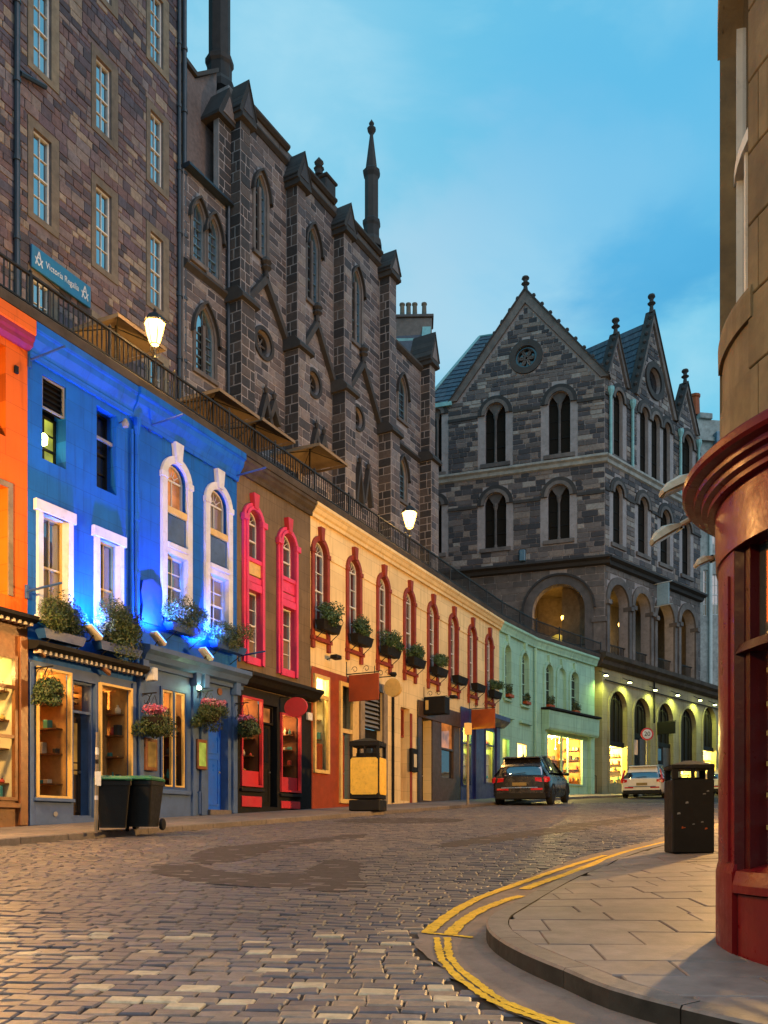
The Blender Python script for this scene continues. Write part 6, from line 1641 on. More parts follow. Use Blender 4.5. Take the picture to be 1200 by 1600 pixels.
for i, q_ in enumerate(ARC):
    a, c, z0, z1 = q_; h_ = z1 - z0; m_ = (a + c) / 2
    mb = MB(); mb.band(arch(a - .16, c + .16, z0, z1 + .16, 'round', 14), arch(*q_, 'round', 14), -.05, 0); mb.build('arch_moulding', M['olive'], b)
    zt_ = z0 + h_ * (.50, .62, .55, .33, .52, .5, .5)[i]
    P = arch(a, c, zt_, z1, 'round'); mb = MB(); mb.quad(*[(p, .25, q) for p, q in P]); mb.build('fanlight_pane', M['pane_black'], b)
    mb = MB(); mb.cbox(a, c, .15, .27, zt_ - .28, zt_); 
    mb.build('transom', M['dark'], b)
    mb = MB()
    for k in range(1, 4): mb.cbox(a + (c - a) * k / 4 - .03, a + (c - a) * k / 4 + .03, .18, .26, zt_, (z1 - (c - a) * .08 if k == 2 else z1 - (c - a) * .18))
    mb.tube([(m_ + (c - a) * .3 * math.cos(PI * k / 10), .2, z1 - (c - a) / 2 + (c - a) * .3 * math.sin(PI * k / 10)) for k in range(11)], .03, 5)
    mb.build('fanlight_bars', M['dark'], b)
    if i in (0, 3, 4, 5):
        interior(b, a + .05, c - .05, z0 + (.5 if i != 4 else .3), zt_ - .28, .25, .9, M['ins_cream'], (150, 110, 150, 100)[(0, 3, 4, 5).index(i)], (1, .70, .12), 8, False, 60 + i)
        mb = MB(); mb.box(a, c, .17, .25, z0 - .2, z0 + (.5 if i != 4 else .3)); mb.build('stall_riser', M['olive'], b)
    else:
        dw = (c - a) * .5; mb = MB(); mb.box(a + dw + .05, c, .15, .25, z0 - .2, zt_ - .28); mb.build('side_panel', M['brownshop'], b)
        door(b, a + .08, a + dw, z0, zt_ - .30, .17, M['dark'], 3, M['pane_warm'] if i == 1 else M['pane_dark'])
mb = MB(); mb.tube([(u0 + .2, -.08, Z(950, 1064)), (u1, -.08, Z(950, 1064))], .035, 5); mb.build('lamp_conduit', M['dark'], b)
mb = MB(); mb.tube([(U(1020), -.1, ZT - .4), (U(1020), -.1, Z(1020, 1130))], .06, 6); mb.build('drainpipe', M['dark'], b)
# stair recess between the green building and the arcade
st = thing('stone_stair', 'dark recessed stone stair with iron handrail between the green building and the arcade', 'stairs', (*F3.w(-.7, 1.0, 0).xy, SL * 50 + .1), fr.rot)
zz = SL * 51 + .1
for k in range(9):
    mb = MB(); mb.cbox(-1.0, U(941) + .55, .3 + k * .30 - 1., 3.6, zz + k * .17, zz + (k + 1) * .17, .012); mb.build('step', M['kerb'], st)
mb = MB(); mb.box(-1.0, U(941) + .55, 2.6, 2.9, zz, ZT); mb.build('back_wall', M['trim_d'], st)
mb = MB(); q = U(941) + .2; P = [(q, -.9, zz + .95), (q, .0, zz + 1.2), (q, 2.2, zz + 2.5)]; mb.tube(P, .025, 6); mb.tube([(q, -.9, zz), P[0]], .022, 6); mb.tube([(q, .6, zz + .6), (q, .6, zz + 1.55)], .022, 6); mb.build('handrail', M['iron'], st)

# ------------------------------------------------------------------ buildings farther back
F7 = Fr(*F5.w(BT[4][1] + 1, 12, 0).xy, R(25))
b = bld('chimney_house', 'slate roofed house with a broad chimney stack seen past the church end', F7, 0, ZTER)
U, Z = F7.u, F7.z
FX = Fr(F7.o[0], F7.o[1], R(92)); U, Z = FX.u, FX.z; relx = FX.rot - F7.rot
a, c = U(614), U(675); zt_ = Z(645, 488); zb_ = Z(645, 560)
mb = MB(); mb.box(a - 3, c, 0.3, 4, ZTER, zb_); mb.build('wall', M['church'], b, (0, 0, 0), relx)
mb = MB(); mb.cbox(a, c, .5, 1.6, zb_ - 2, zt_, .03); mb.cbox(a - .1, c + .1, .4, 1.7, zt_ + .002, zt_ + .16, .03); o_ = mb.build('chimney_stack', M['trim'], b, (0, 0, 0), relx)
for k, xq in enumerate((628, 638, 648, 663)):
    q = U(xq); mb = MB(); mb.lathe([(.17, zt_ + .16), (.14, zt_ + .3), (.12, zt_ + .95), (.16, zt_ + 1.0), (.15, zt_ + 1.08), (.11, zt_ + 1.08), (.11, zt_ + .9)], 9, (q, 1.05)); mb.build('chimney_pot', M['margin'], o_)
mb = MB(); A = [(a - .5, -.6, zb_ - 2.2), (c + .1, -.6, zb_ - 2.6), (c - .1, .5, zt_ - .9), (a - .5, .5, zt_ - 1.0)]; mb.quad(*A); mb.quad((c + .1, -.6, zb_ - 2.6), (c + .1, 4, zb_ - 2.6), (c - .1, 4, zt_ - .9), (c - .1, .5, zt_ - .9)); mb.build('roof', M['slate'], b, (0, 0, 0), relx)
mb = MB(); mb.add([(c - .75, -.62, zb_ - 1.6), (c - .25, -.62, zb_ - 1.6), (c - .05, .48, zt_ - .5), (c - .5, .48, zt_ - .5), (c - .75, -.55, zb_ - 1.6), (c - .25, -.55, zb_ - 1.6), (c - .05, .55, zt_ - .5), (c - .5, .55, zt_ - .5)], [(0, 1, 2, 3), (4, 7, 6, 5), (0, 4, 5, 1), (1, 5, 6, 2), (2, 6, 7, 3), (3, 7, 4, 0)]); mb.cbox(a - .4, c - .4, .40, .52, zt_ - 1.35, zt_ - 1.15); mb.build('lead_flashing', M['pipeblue'], b, (0, 0, 0), relx)

FP = Fr(.42 * 78, 78, R(80)); U, Z = FP.u, FP.z
b = bld('pale_house', 'pale distant house with sash windows glimpsed beside the red shop cornice', FP, 0, SL * 78)
a, c = U(1090), U(1135); zt_ = Z(1100, 655)
wn = [(U(1113), U(1124), Z(1113, 960), Z(1113, 897)), (U(1099), U(1106), Z(1099, 962), Z(1099, 890)), (U(1113), U(1124), Z(1113, 850), Z(1113, 790))]
mb = MB(); wall(mb, [(a - 1, SL * 78), (c + 6, SL * 78), (c + 6, zt_), (a - 1, zt_)], [rect(*q_) for q_ in wn], 0, .2); mb.box(a - 1, c + 6, .25, 9, SL * 78, zt_); mb.build('wall', M['pale'], b)
for q_ in wn: window(b, *q_, .15, 2, 4, gm='pane_dusk', fw=.07, bw=.04)
mb = MB(); mb.cbox(U(1096), U(1110), -.2, .0, Z(1100, 800), Z(1100, 770)); mb.cbox(U(1090), U(1122), -.3, 0, Z(1100, 690), Z(1100, 684)); mb.build('ledge', M['pale'], b)
mb = MB(); mb.tube([(U(1109), -.15, SL * 78 + 2), (U(1109), -.15, zt_ - 4)], .14, 6); mb.build('drainpipe', M['sashw'], b)
mb = MB(); mb.cbox(U(1092), U(1112), -.2, 1.4, zt_, zt_ + .5, .05); mb.build('parapet', M['pale'], b)
mb = MB(); mb.lathe([(.45, zt_ + .5), (.4, zt_ + 2.0), (.48, zt_ + 2.1), (.48, zt_ + 2.3)], 10, (U(1091), .6)); mb.build('chimney_pot', M['signbrown'], b)
mb = MB(); mb.cbox(U(1114), c + 6, -.6, .0, Z(1115, 720), zt_ - 1.2, .05); mb.build('bay_front', M['lead'], b)
# house under the terrace end with a lit fanlight (right edge)
# ------------------------------------------------------------------ curved corner building on the right, red shop below
CC, RR = (3.02, 4.64), 1.2
def phi_of(x, r=RR):
    """angle on a circle of radius r where the sight line through column x first meets it"""
    k = (x - 600) / F; d = Vector((k, 1)).normalized(); c = Vector(CC); t = c.dot(d); q = (c - d * t).length
    if q >= r: p = d * t
    else: p = d * (t - math.sqrt(r * r - q * q))
    v = p - c; a = math.atan2(v.y, v.x); return a if a > 0 else a + 2 * PI
def cyl_pt(a, r, z): return (r * math.cos(a), r * math.sin(a), z)
def zc_of(x, y, r=RR):
    a = phi_of(x, r); Y = CC[1] + r * math.sin(a); return CZ + (YH - y) / F * Y
def ring(mb, prof, a0, a1, n=24):
    """section prof (r, z) carried round the corner; closed section"""
    m = len(prof); R_ = [[cyl_pt(a0 + (a1 - a0) * k / n, r, z) for r, z in prof] for k in range(n + 1)]
    for A, B in zip(R_, R_[1:]): mb.strip(A, B, True)
    mb.quad(*R_[0]); mb.quad(*R_[-1][::-1]); return mb
zg = SL * 4.9 + .12
b = thing('corner_building', 'curved amber sandstone corner building with a sash window over the glossy red shopfront', 'building', (*CC, zg))
cb = b
A0, A1 = R(95), R(285)
wa0, wa1 = phi_of(1123.5) + R(1.2), R(186.5)
zsill, zhead = zc_of(1124, 545), zc_of(1124, 100)
crown = .34
zshop = CZ + 1.96
TOPZ = 13.
def head(a):
    t = (a - wa0) / (wa1 - wa0); return zhead + crown * math.sin(PI * t) if 0 <= t <= 1 else None
mb = MB(); n = 80
for k in range(n):
    a, c = A0 + (A1 - A0) * k / n, A0 + (A1 - A0) * (k + 1) / n; r_ = RR - .012
    m_ = (a + c) / 2
    spans = [(zshop - .2, TOPZ)] if not (wa0 - .01 < m_ < wa1 + .01) else [(zshop - .2, zsill), (head(min(max(m_, wa0), wa1)) + .02, zsill + 4.1), (head(min(max(m_, wa0), wa1)) + 4.1, TOPZ)]
    for p, q in spans: mb.quad(cyl_pt(a, r_, p), cyl_pt(c, r_, p), cyl_pt(c, r_, q), cyl_pt(a, r_, q))
mb.build('drum_wall', M['drum'], b)
def block(a0, a1, z0, z1, r0=RR - .05, r1=RR, n=None):
    n = n or max(2, int((a1 - a0) / R(3))); g = .0035 / RR; c_ = .006
    pr = [(r0, z0 + .003), (r1 - c_, z0 + .003), (r1, z0 + .003 + c_), (r1, z1 - .003 - c_), (r1 - c_, z1 - .003), (r0, z1 - .003)]
    return ring(MB(), pr, a0 + g, a1 - g, n)
z = zshop; k = 0; r5 = random.Random(2)
while z < 8.2:
    h = .36
    a = A0 + (R(12) if k % 2 else 0)
    while a < A1 - .01:
        e_ = min(a + R(24), A1)
        if z + h <= zsill - .17 or z >= zhead + crown + .42: block(a, e_, z, z + h).build('ashlar_block', M['drum'], b)
        else:
            for p, q in ((a, min(e_, wa0 - R(.2))), (max(a, wa1 + R(.2)), e_)):
                if q - p > R(1): block(p, q, z, z + h).build('ashlar_block', M['drum'], b)
        a = e_
    z += h; k += 1
# sill, head band, reveals, sash
ring(MB(), [(RR - .2, zsill - .16), (RR + .008, zsill - .16), (RR + .010, zsill - .03), (RR + .004, zsill), (RR - .2, zsill + .01)], wa0 - R(.5), wa1 + R(2), 12).build('window_sill', M['drum'], b)
mb = MB(); m = 14; As = [wa0 + (wa1 - wa0) * k / m for k in range(m + 1)]
mb.strip([cyl_pt(a, RR + .012, head(a)) for a in As], [cyl_pt(a, RR + .012, head(a) + .20) for a in As]); mb.strip([cyl_pt(a, RR + .012, head(a)) for a in As], [cyl_pt(a, RR - .16, head(a)) for a in As]); mb.strip([cyl_pt(a, RR + .012, head(a) + .2) for a in As], [cyl_pt(a, RR - .05, head(a) + .2) for a in As])
mb.build('window_head', M['drum'], b)
ri = RR - .085
mb = MB()
for a in (wa0, wa1): mb.quad(cyl_pt(a, RR - .002, zsill), cyl_pt(a, ri - .06, zsill), cyl_pt(a, ri - .06, head(wa0) + .01), cyl_pt(a, RR - .002, head(wa0) + .01))
mb.build('window_jamb', M['drum'], b)
sa0, sa1 = wa0 + R(.4), wa1 - R(.4)
mb = MB()
def sashbar(a0, a1, z0, z1, r0, r1): ring(mb, [(r0, z0), (r1, z0), (r1, z1), (r0, z1)], a0, a1, 6)
zm_ = (zsill + zhead) / 2 + .1
sashbar(sa0, sa0 + R(2.2), zsill, zhead + .35, ri - .05, ri); sashbar(sa1 - R(2.2), sa1, zsill, zhead + .35, ri - .05, ri)
sashbar(sa0, sa1, zsill + .01, zsill + .08, ri - .05, ri - .003); sashbar(sa0, sa1, zm_ - .03, zm_ + .035, ri - .055, ri + .012)
sashbar((sa0 + sa1) / 2 - R(.7), (sa0 + sa1) / 2 + R(.7), zsill, zm_, ri - .045, ri - .006)
o_ = mb.build('sash_window', M['sashw'], b)
for p, q in ((zsill + .06, zm_), (zm_, zhead + .4)):
    mb = MB(); mb.strip([cyl_pt(sa0 + (sa1 - sa0) * k / 8, ri - .03, p) for k in range(9)], [cyl_pt(sa0 + (sa1 - sa0) * k / 8, ri - .03, q) for k in range(9)]); mb.build('pane', M['pane_dusk'] if q < zhead else M['pane_mid'], o_)
# the rest of the block, running up the street out of sight and closing the street
F8 = Fr(CC[0] - RR * .45, CC[1] + RR * .9, math.atan(.50))
mb = MB(); p0, p1 = Vector(cyl_pt(R(100), RR - .02, 0)).xy, None
e1 = Vector((30.0, 52.0)); w0 = Vector((9., 3.4)); s0 = Vector(cyl_pt(A1, RR - .02, 0)).xy
pl_ = [p0, Vector((e1.x - CC[0], e1.y - CC[1])), Vector((e1.x + 8 - CC[0], e1.y - CC[1])), Vector((14, -2.0)), Vector((s0.x + .4, s0.y - .2)), s0]
n = len(pl_)
for i in range(n - 1):
    a, c = pl_[i], pl_[i + 1]
    if i in (0, 1, 3, 4): mb.quad((a.x, a.y, .0), (c.x, c.y, .0), (c.x, c.y, TOPZ), (a.x, a.y, TOPZ))
mb.quad(*[(p.x, p.y, TOPZ) for p in pl_]); mb.build('street_wall', M['drum'], b)
# red shopfront: fascia, cornice, pilaster, curved window
zf = CZ + 1.46
ring(MB(), [(RR - .15, zf), (RR + .02, zf), (RR + .025, zf + .15), (RR + .025, zf + .30), (RR - .15, zf + .30)], A0, A1, 60).build('shop_fascia', M['shopred'], b, smooth=True)
prof = [(RR - .1, zf + .30), (RR + .065, zf + .30), (RR + .065, zf + .325), (RR + .095, zf + .335), (RR + .10, zf + .365), (RR + .135, zf + .37), (RR + .14, zf + .395), (RR + .185, zf + .405), (RR + .20, zf + .42), (RR + .20, zf + .455), (RR + .185, zf + .46), (RR + .18, zf + .475), (RR + .10, zf + .495), (RR - .1, zf + .52)]
ring(MB(), prof, A0, A1, 110).build('shop_cornice', M['shopred'], b)
pa0, pa1 = phi_of(1127) - R(20), phi_of(1147, RR + .008)
zb = zg - .15
ring(MB(), [(RR - .2, zb), (RR + .008, zb), (RR + .008, zf), (RR - .2, zf)], pa0, pa1, 12).build('pilaster', M['shopred'], b)
ring(MB(), [(RR - .1, zb), (RR + .022, zb), (RR + .022, zg + .40), (RR + .010, zg + .45), (RR - .1, zg + .45)], pa0, pa1 + R(.3), 12).build('pilaster_plinth', M['shopred'], b)
ring(MB(), [(RR + .0, zg + .46), (RR + .020, zg + .46), (RR + .020, zf - .12), (RR + .0, zf - .12)], phi_of(1131, RR + .02), phi_of(1137, RR + .02), 4).build('pilaster_bead', M['shopred'], b)
# recessed window with splayed jamb, transom, shelves
ra = pa1; rw = RR - .065
mb = MB(); mb.quad(cyl_pt(ra, RR + .006, zb), cyl_pt(ra + R(2), rw, zb), cyl_pt(ra + R(2), rw, zf), cyl_pt(ra, RR + .006, zf)); mb.strip([cyl_pt(ra + R(k * 3), RR + .008, zf - .001) for k in range(30)], [cyl_pt(ra + R(k * 3), rw, zf - .001) for k in range(30)]); mb.build('recess_lining', M['shopred_d'], b)
fa = phi_of(1172, rw + .03)
ring(MB(), [(rw - .06, zg + .1), (rw + .03, zg + .1), (rw + .03, zf), (rw - .06, zf)], fa - R(4.5), fa, 6).build('window_post', M['shopred_d'], b)
zsl = zc_of(1175, 1370, RR + .02)
ring(MB(), [(rw - .1, zsl - .1), (RR + .028, zsl - .09), (RR + .028, zsl - .05), (RR + .01, zsl + .02), (rw - .1, zsl + .07)], ra + R(1.2), A1, 40).build('window_sill', M['shopred'], b, smooth=False)
ring(MB(), [(rw - .1, zb), (RR - .002, zb), (RR - .002, zsl - .1), (rw - .1, zsl - .1)], ra + R(1.0), A1, 40).build('stall_riser', M['shopred'], b)
zt_ = zc_of(1180, 1012, rw); ring(MB(), [(rw - .04, zt_ - .02), (rw + .07, zt_ - .02), (rw + .05, zt_ + .03), (rw - .04, zt_ + .04)], fa - R(4), A1, 40).build('transom', M['shopred_d'], b)
mb = MB(); mb.strip([cyl_pt(fa + (A1 - fa) * k / 30, rw - .02, zsl) for k in range(31)], [cyl_pt(fa + (A1 - fa) * k / 30, rw - .02, zt_) for k in range(31)]); mb.build('shop_pane', M['glass'], b)
mb = MB(); mb.strip([cyl_pt(fa + (A1 - fa) * k / 30, rw - .02, zt_ + .03) for k in range(31)], [cyl_pt(fa + (A1 - fa) * k / 30, rw - .02, zf) for k in range(31)]); mb.build('transom_pane', M['pane_mid'], b)
mb = MB(); mb.strip([cyl_pt(fa - R(4) + (A1 - fa) * k / 30, rw - .45, zb) for k in range(31)], [cyl_pt(fa - R(4) + (A1 - fa) * k / 30, rw - .45, zf) for k in range(31)]); mb.build('shop_backing', M['ins_dark'], b)
for yy in (1063, 1115, 1160, 1207, 1255, 1305):
    z_ = zc_of(1190, yy - 12, rw - .06); ring(MB(), [(rw - .12, z_ - .012), (rw - .05, z_ - .012), (rw - .05, z_ + .012), (rw - .12, z_ + .012)], fa + R(.6), fa + R(70), 24).build('display_shelf', M['gold'], b)
# cable drooping across the stone
P = [(1200, 683), (1192, 672), (1185, 668), (1178, 672), (1170, 682), (1160, 692), (1150, 694), (1145, 697), (1141, 712)]
mb = MB(); mb.tube([Vector(cyl_pt(phi_of(x, RR + .012), RR + .012, zc_of(x, y, RR + .012))) for x, y in P], .0055, 5)
cab = mb.build('hanging_cable', M['dark'], None, (CC[0], CC[1], 0)); tag(cab, 'thin black cable looped across the amber stone above the red cornice', 'cable')
# floodlights on the cornice
def shopflood(px0, px1, label, Y, sz):
    """arm-mounted lamp head: px0 tip, px1 root"""
    (xa, ya), (xb, yb) = px0, px1
    A = Vector(((xa - 600) / F * Y, Y, CZ + (YH - ya) / F * Y)); B = Vector(((xb - 600) / F * (Y + .05), Y + .05, CZ + (YH - yb) / F * (Y + .05)))
    t = thing('shop_floodlight', label, 'floodlight', tuple(B), 0, 'floodlights on the red shop cornice')
    d = A - B; L_ = d.length; ang = math.atan2(d.z, -d.x)
    Rm = Matrix.Rotation(ang, 4, 'Y') @ Matrix.Rotation(PI, 4, 'Z')
    def tr(mb, name, mat, par=t, smooth=False):
        mb.v = [tuple(Rm @ Vector(v)) for v in mb.v]
        return mb.build(name, mat, par, (0, 0, B.z) if par is t else (0, 0, 0), smooth=smooth)
    w_ = sz
    mb = MB()   # tapered, faceted housing
    secs = [(L_ * .28, .35, .30), (L_ * .42, .75, .55), (L_ * .62, 1., .78), (L_ * .85, .92, .62), (L_ * 1.0, .62, .22)]
    rows = [[(x, -w_ * a, -w_ * .12), (x, -w_ * a * .8, w_ * h * .6), (x, 0, w_ * h), (x, w_ * a * .8, w_ * h * .6), (x, w_ * a, -w_ * .12)] for x, a, h in secs]
    for p, q in zip(rows, rows[1:]): mb.strip(p, q)
    mb.quad(*rows[0]); mb.quad(*rows[-1][::-1]); tr(mb, 'housing', M['housing'])
    mb = MB(); mb.add([(L_ * .36, -w_ * .62, -w_ * .125), (L_ * .97, -w_ * .62, -w_ * .125), (L_ * .97, w_ * .62, -w_ * .125), (L_ * .36, w_ * .62, -w_ * .125), (L_ * .36, -w_ * .62, -w_ * .26), (L_ * .97, -w_ * .62, -w_ * .26), (L_ * .97, w_ * .62, -w_ * .26), (L_ * .36, w_ * .62, -w_ * .26)], [(4, 5, 6, 7), (0, 4, 7, 3), (1, 2, 6, 5), (0, 1, 5, 4), (2, 3, 7, 6)]); tr(mb, 'lens', M['pane_dusk'])
    mb = MB(); mb.tube([(-.12, 0, 0), (L_ * .3, 0, w_ * .1)], w_ * .24, 7); tr(mb, 'arm', M['housing'])
    mb = MB(); mb.lathe([(w_ * .35, -.02), (w_ * .35, .02)], 8, (L_ * .34, 0)); tr(mb, 'collar', M['dark'])
shopflood((1038, 766), (1122, 733), 'upper cream floodlight reaching left over the red shop cornice', 5.25, .075)
shopflood((1023, 843), (1080, 812), 'middle cream floodlight with a square lens below the first on the red cornice', 5.35, .07)
shopflood((1093, 879), (1125, 868), 'small lowest floodlight tucked under the red shop cornice', 5.3, .05)
# ------------------------------------------------------------------ terrace railing
zb0, zt0 = ZTER + .05, ZTER + .60
rail = thing('terrace_railing', 'long black iron railing running along the terrace edge above the coloured facades', 'railing', tuple(F1.w(0, -.14, ZTER)))
RO = Vector((*F1.w(0, -.14, 0).xy, 0))
runs = [(F1, -6.5, F1.u(780)), (F2, 0, F2.u(834)), (F2b, 0, F2b.u(935))]
bal = bpy.data.meshes.new('baluster'); _m = MB(); _m.box(-.011, .011, -.011, .011, 0, zt0 - zb0); _m.lathe([(.011, .28), (.022, .30), (.011, .32)], 6); bal.from_pydata(_m.v, [], _m.f)
pst = bpy.data.meshes.new('railing_post'); _m = MB(); _m.cbox(-.028, .028, -.028, .028, -.06, zt0 - zb0 + .06); _m.lathe([(.028, zt0 - zb0 + .06), (.04, zt0 - zb0 + .09), (.0, zt0 - zb0 + .15)], 6); pst.from_pydata(_m.v, [], _m.f)
for me in (bal, pst): me.materials.append(M['iron'])
cnt = 0
for fr, a, c in runs:
    for nm, z0, z1, w_ in (('top_rail', zt0, zt0 + .04, .03), ('bottom_rail', zb0, zb0 + .03, .022)):
        P = [fr.w(a, -.14, 0) - RO, fr.w(c, -.14, 0) - RO]; d = (P[1] - P[0]).normalized(); nn = Vector((-d.y, d.x, 0)) * w_
        mb = MB(); v = [P[0] - nn, P[1] - nn, P[1] + nn, P[0] + nn]
        mb.add([(p.x, p.y, z0) for p in v] + [(p.x, p.y, z1) for p in v], [(0, 3, 2, 1), (4, 5, 6, 7), (0, 1, 5, 4), (1, 2, 6, 5), (2, 3, 7, 6), (3, 0, 4, 7)]); mb.build(nm, M['iron'], rail)
    n = int((c - a) / .128)
    rest = MB()
    for k in range(n):
        p = fr.w(a + (k + .5) * (c - a) / n, -.14, 0) - RO; q = px((p.x + RO.x, p.y + RO.y, zt0))
        if cnt < 285 and -60 < q[0] < 1250: link('baluster', bal, None, rail, (p.x, p.y, zb0 + .001), fr.rot); cnt += 1
        else: rest.box(p.x - .011, p.x + .011, p.y - .011, p.y + .011, zb0 + .001, zt0)
    if rest.v: rest.build('remaining_balusters', M['iron'], rail, kind='stuff')
    n = int((c - a) / 1.95)
    for k in range(n + 1):
        p = fr.w(a + k * (c - a) / n, -.14, 0) - RO; link('railing_post', pst, None, rail, (p.x, p.y, zb0), fr.rot)
# balustrade in the open arcade of the corner building
for right, a, c in ((False, bigA[0], bigA[1]), *[(True, q[0], q[1]) for q in AR2]):
    fr = FR if right else FL
    t = thing('arcade_railing', 'iron railing filling the foot of the %s of the corner building' % ('wide left arch' if not right else ('first', 'second', 'third', 'fourth')[[q[0] for q in AR2].index(a)] + ' narrow arch'), 'railing', tuple(fr.w(a, .2, ZTER)), fr.rot, 'railings in the arcade')
    for z_ in (ZTER + .12, ZTER + 1.02):
        mb = MB(); mb.box(0, c - a, -.03, .03, z_, z_ + .06); mb.build('rail', M['iron'], t)
    n = int((c - a) / .16)
    for k in range(1, n): mb = MB(); mb.box(k * (c - a) / n - .014, k * (c - a) / n + .014, -.014, .014, ZTER + .181, ZTER + 1.019); mb.build('baluster', M['iron'], t)

# ------------------------------------------------------------------ parasols on the terrace
def parasol(x, y, label, s=1.0, rot=None, dy=2.2):
    u, z = F1.uz(x, y, -dy); p = F1.w(u, dy, 0)
    t = thing('parasol', label, 'parasol', (p.x, p.y, ZTER), F1.rot if rot is None else rot, 'cream parasols along the terrace')
    h = z - ZTER
    mb = MB(); ap = (0, 0, ZTER + h + .34); cr = [(-s, -s, ZTER + h), (s, -s, ZTER + h), (s, s, ZTER + h), (-s, s, ZTER + h)]
    for i in range(4):
        a, c = Vector(cr[i]), Vector(cr[(i + 1) % 4]); m = (a + c) / 2 + Vector((0, 0, .02)); mb.quad(ap, tuple(a), tuple(m)); mb.quad(ap, tuple(m), tuple(c))
        mb.quad(tuple(a), tuple(c), (c.x, c.y, c.z - .09), (a.x, a.y, a.z - .09))
    mb.build('canopy', M['cloth'], t)
    mb = MB(); mb.tube([(0, 0, ZTER), (0, 0, ZTER + h + .38)], .03, 7); mb.build('pole', M['iron'], t)
    for c in cr: mb = MB(); mb.tube([(0, 0, ZTER + h + .27), (c[0] * .97, c[1] * .97, ZTER + h - .03)], .014, 5); mb.build('rib', M['iron'], t)
    mb = MB(); mb.cbox(-.3, .3, -.3, .3, ZTER, ZTER + .08, .02); mb.build('base', M['iron'], t)
parasol(182, 530, 'cream parasol leftmost on the terrace under the blue sign', .85)
parasol(333, 640, 'cream parasol on the terrace just right of the bright lamp', .95)
parasol(398, 680, 'cream parasol on the terrace in front of the second buttress', .9)
parasol(484, 717, 'cream parasol farthest along the terrace by the third buttress', .95)

# ------------------------------------------------------------------ terrace lamps
def lantern_post(x, y, label, kw, s=1.0):
    u = F1.u(x, .14); p = F1.w(u, -.14, 0); z = F1.z(x, y, .14)
    t = thing('terrace_lamp', label, 'street lamp', (p.x, p.y, ZTER), F1.rot, 'lit lanterns on the terrace railing')
    h = .30 * s; zz = z - h * .9
    mb = MB(); mb.lathe([(.07, ZTER + .03), (.05, ZTER + .15), (.035, ZTER + .25), (.03, zz - .35), (.05, zz - .30), (.028, zz - .25), (.04, zz - .06), (.02, zz - .03)], 8); mb.tube([(.0, 0, zz - .28), (.16, 0, zz - .2), (.12, 0, zz - .06)], .012, 5); mb.tube([(.0, 0, zz - .28), (-.16, 0, zz - .2), (-.12, 0, zz - .06)], .012, 5); mb.build('post', M['iron'], t)
    mb = MB(); r0, r1 = .10 * s, .21 * s
    for k in range(6):
        a = PI / 3 * k; mb.tube([(r0 * math.cos(a), r0 * math.sin(a), zz), (r1 * math.cos(a), r1 * math.sin(a), zz + h * 1.4)], .010, 5)
    mb.tube([(r1 * math.cos(PI / 3 * k), r1 * math.sin(PI / 3 * k), zz + h * 1.4) for k in range(6)], .014, 5, True); mb.tube([(r0 * math.cos(PI / 3 * k), r0 * math.sin(PI / 3 * k), zz) for k in range(6)], .014, 5, True); mb.build('lantern_cage', M['iron'], t)
    mb = MB(); mb.lathe([(r0 * .85, zz + .01), (r1 * .93, zz + h * 1.38)], 6); o = mb.build('lantern_glass', M['bulb'], t)
    mb = MB(); mb.lathe([(r1 * 1.12, zz + h * 1.42), (r1 * .8, zz + h * 1.75), (r1 * .35, zz + h * 2.0), (.03, zz + h * 2.1), (.04, zz + h * 2.25), (0, zz + h * 2.4)], 6); mb.build('lantern_roof', M['iron'], t)
    point_light('terrace_lamp_light', (p.x, p.y, z + .1), kw, (1, .55, .15), .25)
    return p, z
lantern_post(242, 517, 'brilliant lit lantern on the terrace railing above the blue facades', 1300, 1.15)
lantern_post(640, 810, 'lit iron lantern on the terrace railing above the cream building', 1000, 1.3)

# ------------------------------------------------------------------ blue sign on the tenement
fr = F6; a, c = fr.u(50, .12), fr.u(142, .12); z1, z0 = fr.z(50, 380, .12), fr.z(50, 416, .12)
t = thing('shop_sign', 'blue board reading Victoria Regalia with white compass emblems on the rubble tenement', 'sign', tuple(fr.w(a, -.12, z0)), fr.rot)
mb = MB(); mb.cbox(0, c - a, 0, .06, z0, z1, .01); mb.build('board', M['signblue'], t)
W_, H_ = c - a, z1 - z0
text_obj('Victoria Regalia', H_ * .40, M['white'], t, (W_ * .5, -.004, (z0 + z1) / 2), (R(90), 0, 0), 'lettering', W_ * .56)
def emblem(cx):
    mb = MB(); s = H_ * .34; zc_ = (z0 + z1) / 2; t_ = H_ * .05
    def ln(p, q): 
        d = Vector((q[0] - p[0], q[1] - p[1])).normalized(); n_ = Vector((-d.y, d.x)) * t_ / 2
        P = [(p[0] + n_.x, p[1] + n_.y), (p[0] - n_.x, p[1] - n_.y), (q[0] - n_.x, q[1] - n_.y), (q[0] + n_.x, q[1] + n_.y)]; mb.prism([(cx + a * s, zc_ + b_ * s) for a, b_ in [(x / s, y / s) for x, y in P]], -.008, -.001)
    k = s * .55
    ln((0, s), (-k, -s * .8)); ln((0, s), (k, -s * .8)); ln((-k * 1.1, s * .15), (0, -s * .75)); ln((k * 1.1, s * .15), (0, -s * .75)); ln((-k * .4, s * .2), (k * .4, s * .2))
    mb.build('compass_emblem', M['white'], t)
emblem(W_ * .11); emblem(W_ * .89)
mb = MB(); mb.tube([(-.05, .06, z0 + .1), (W_ * .6, .1, z0 - .1)], .02, 5); mb.build('sign_bracket', M['iron'], t)

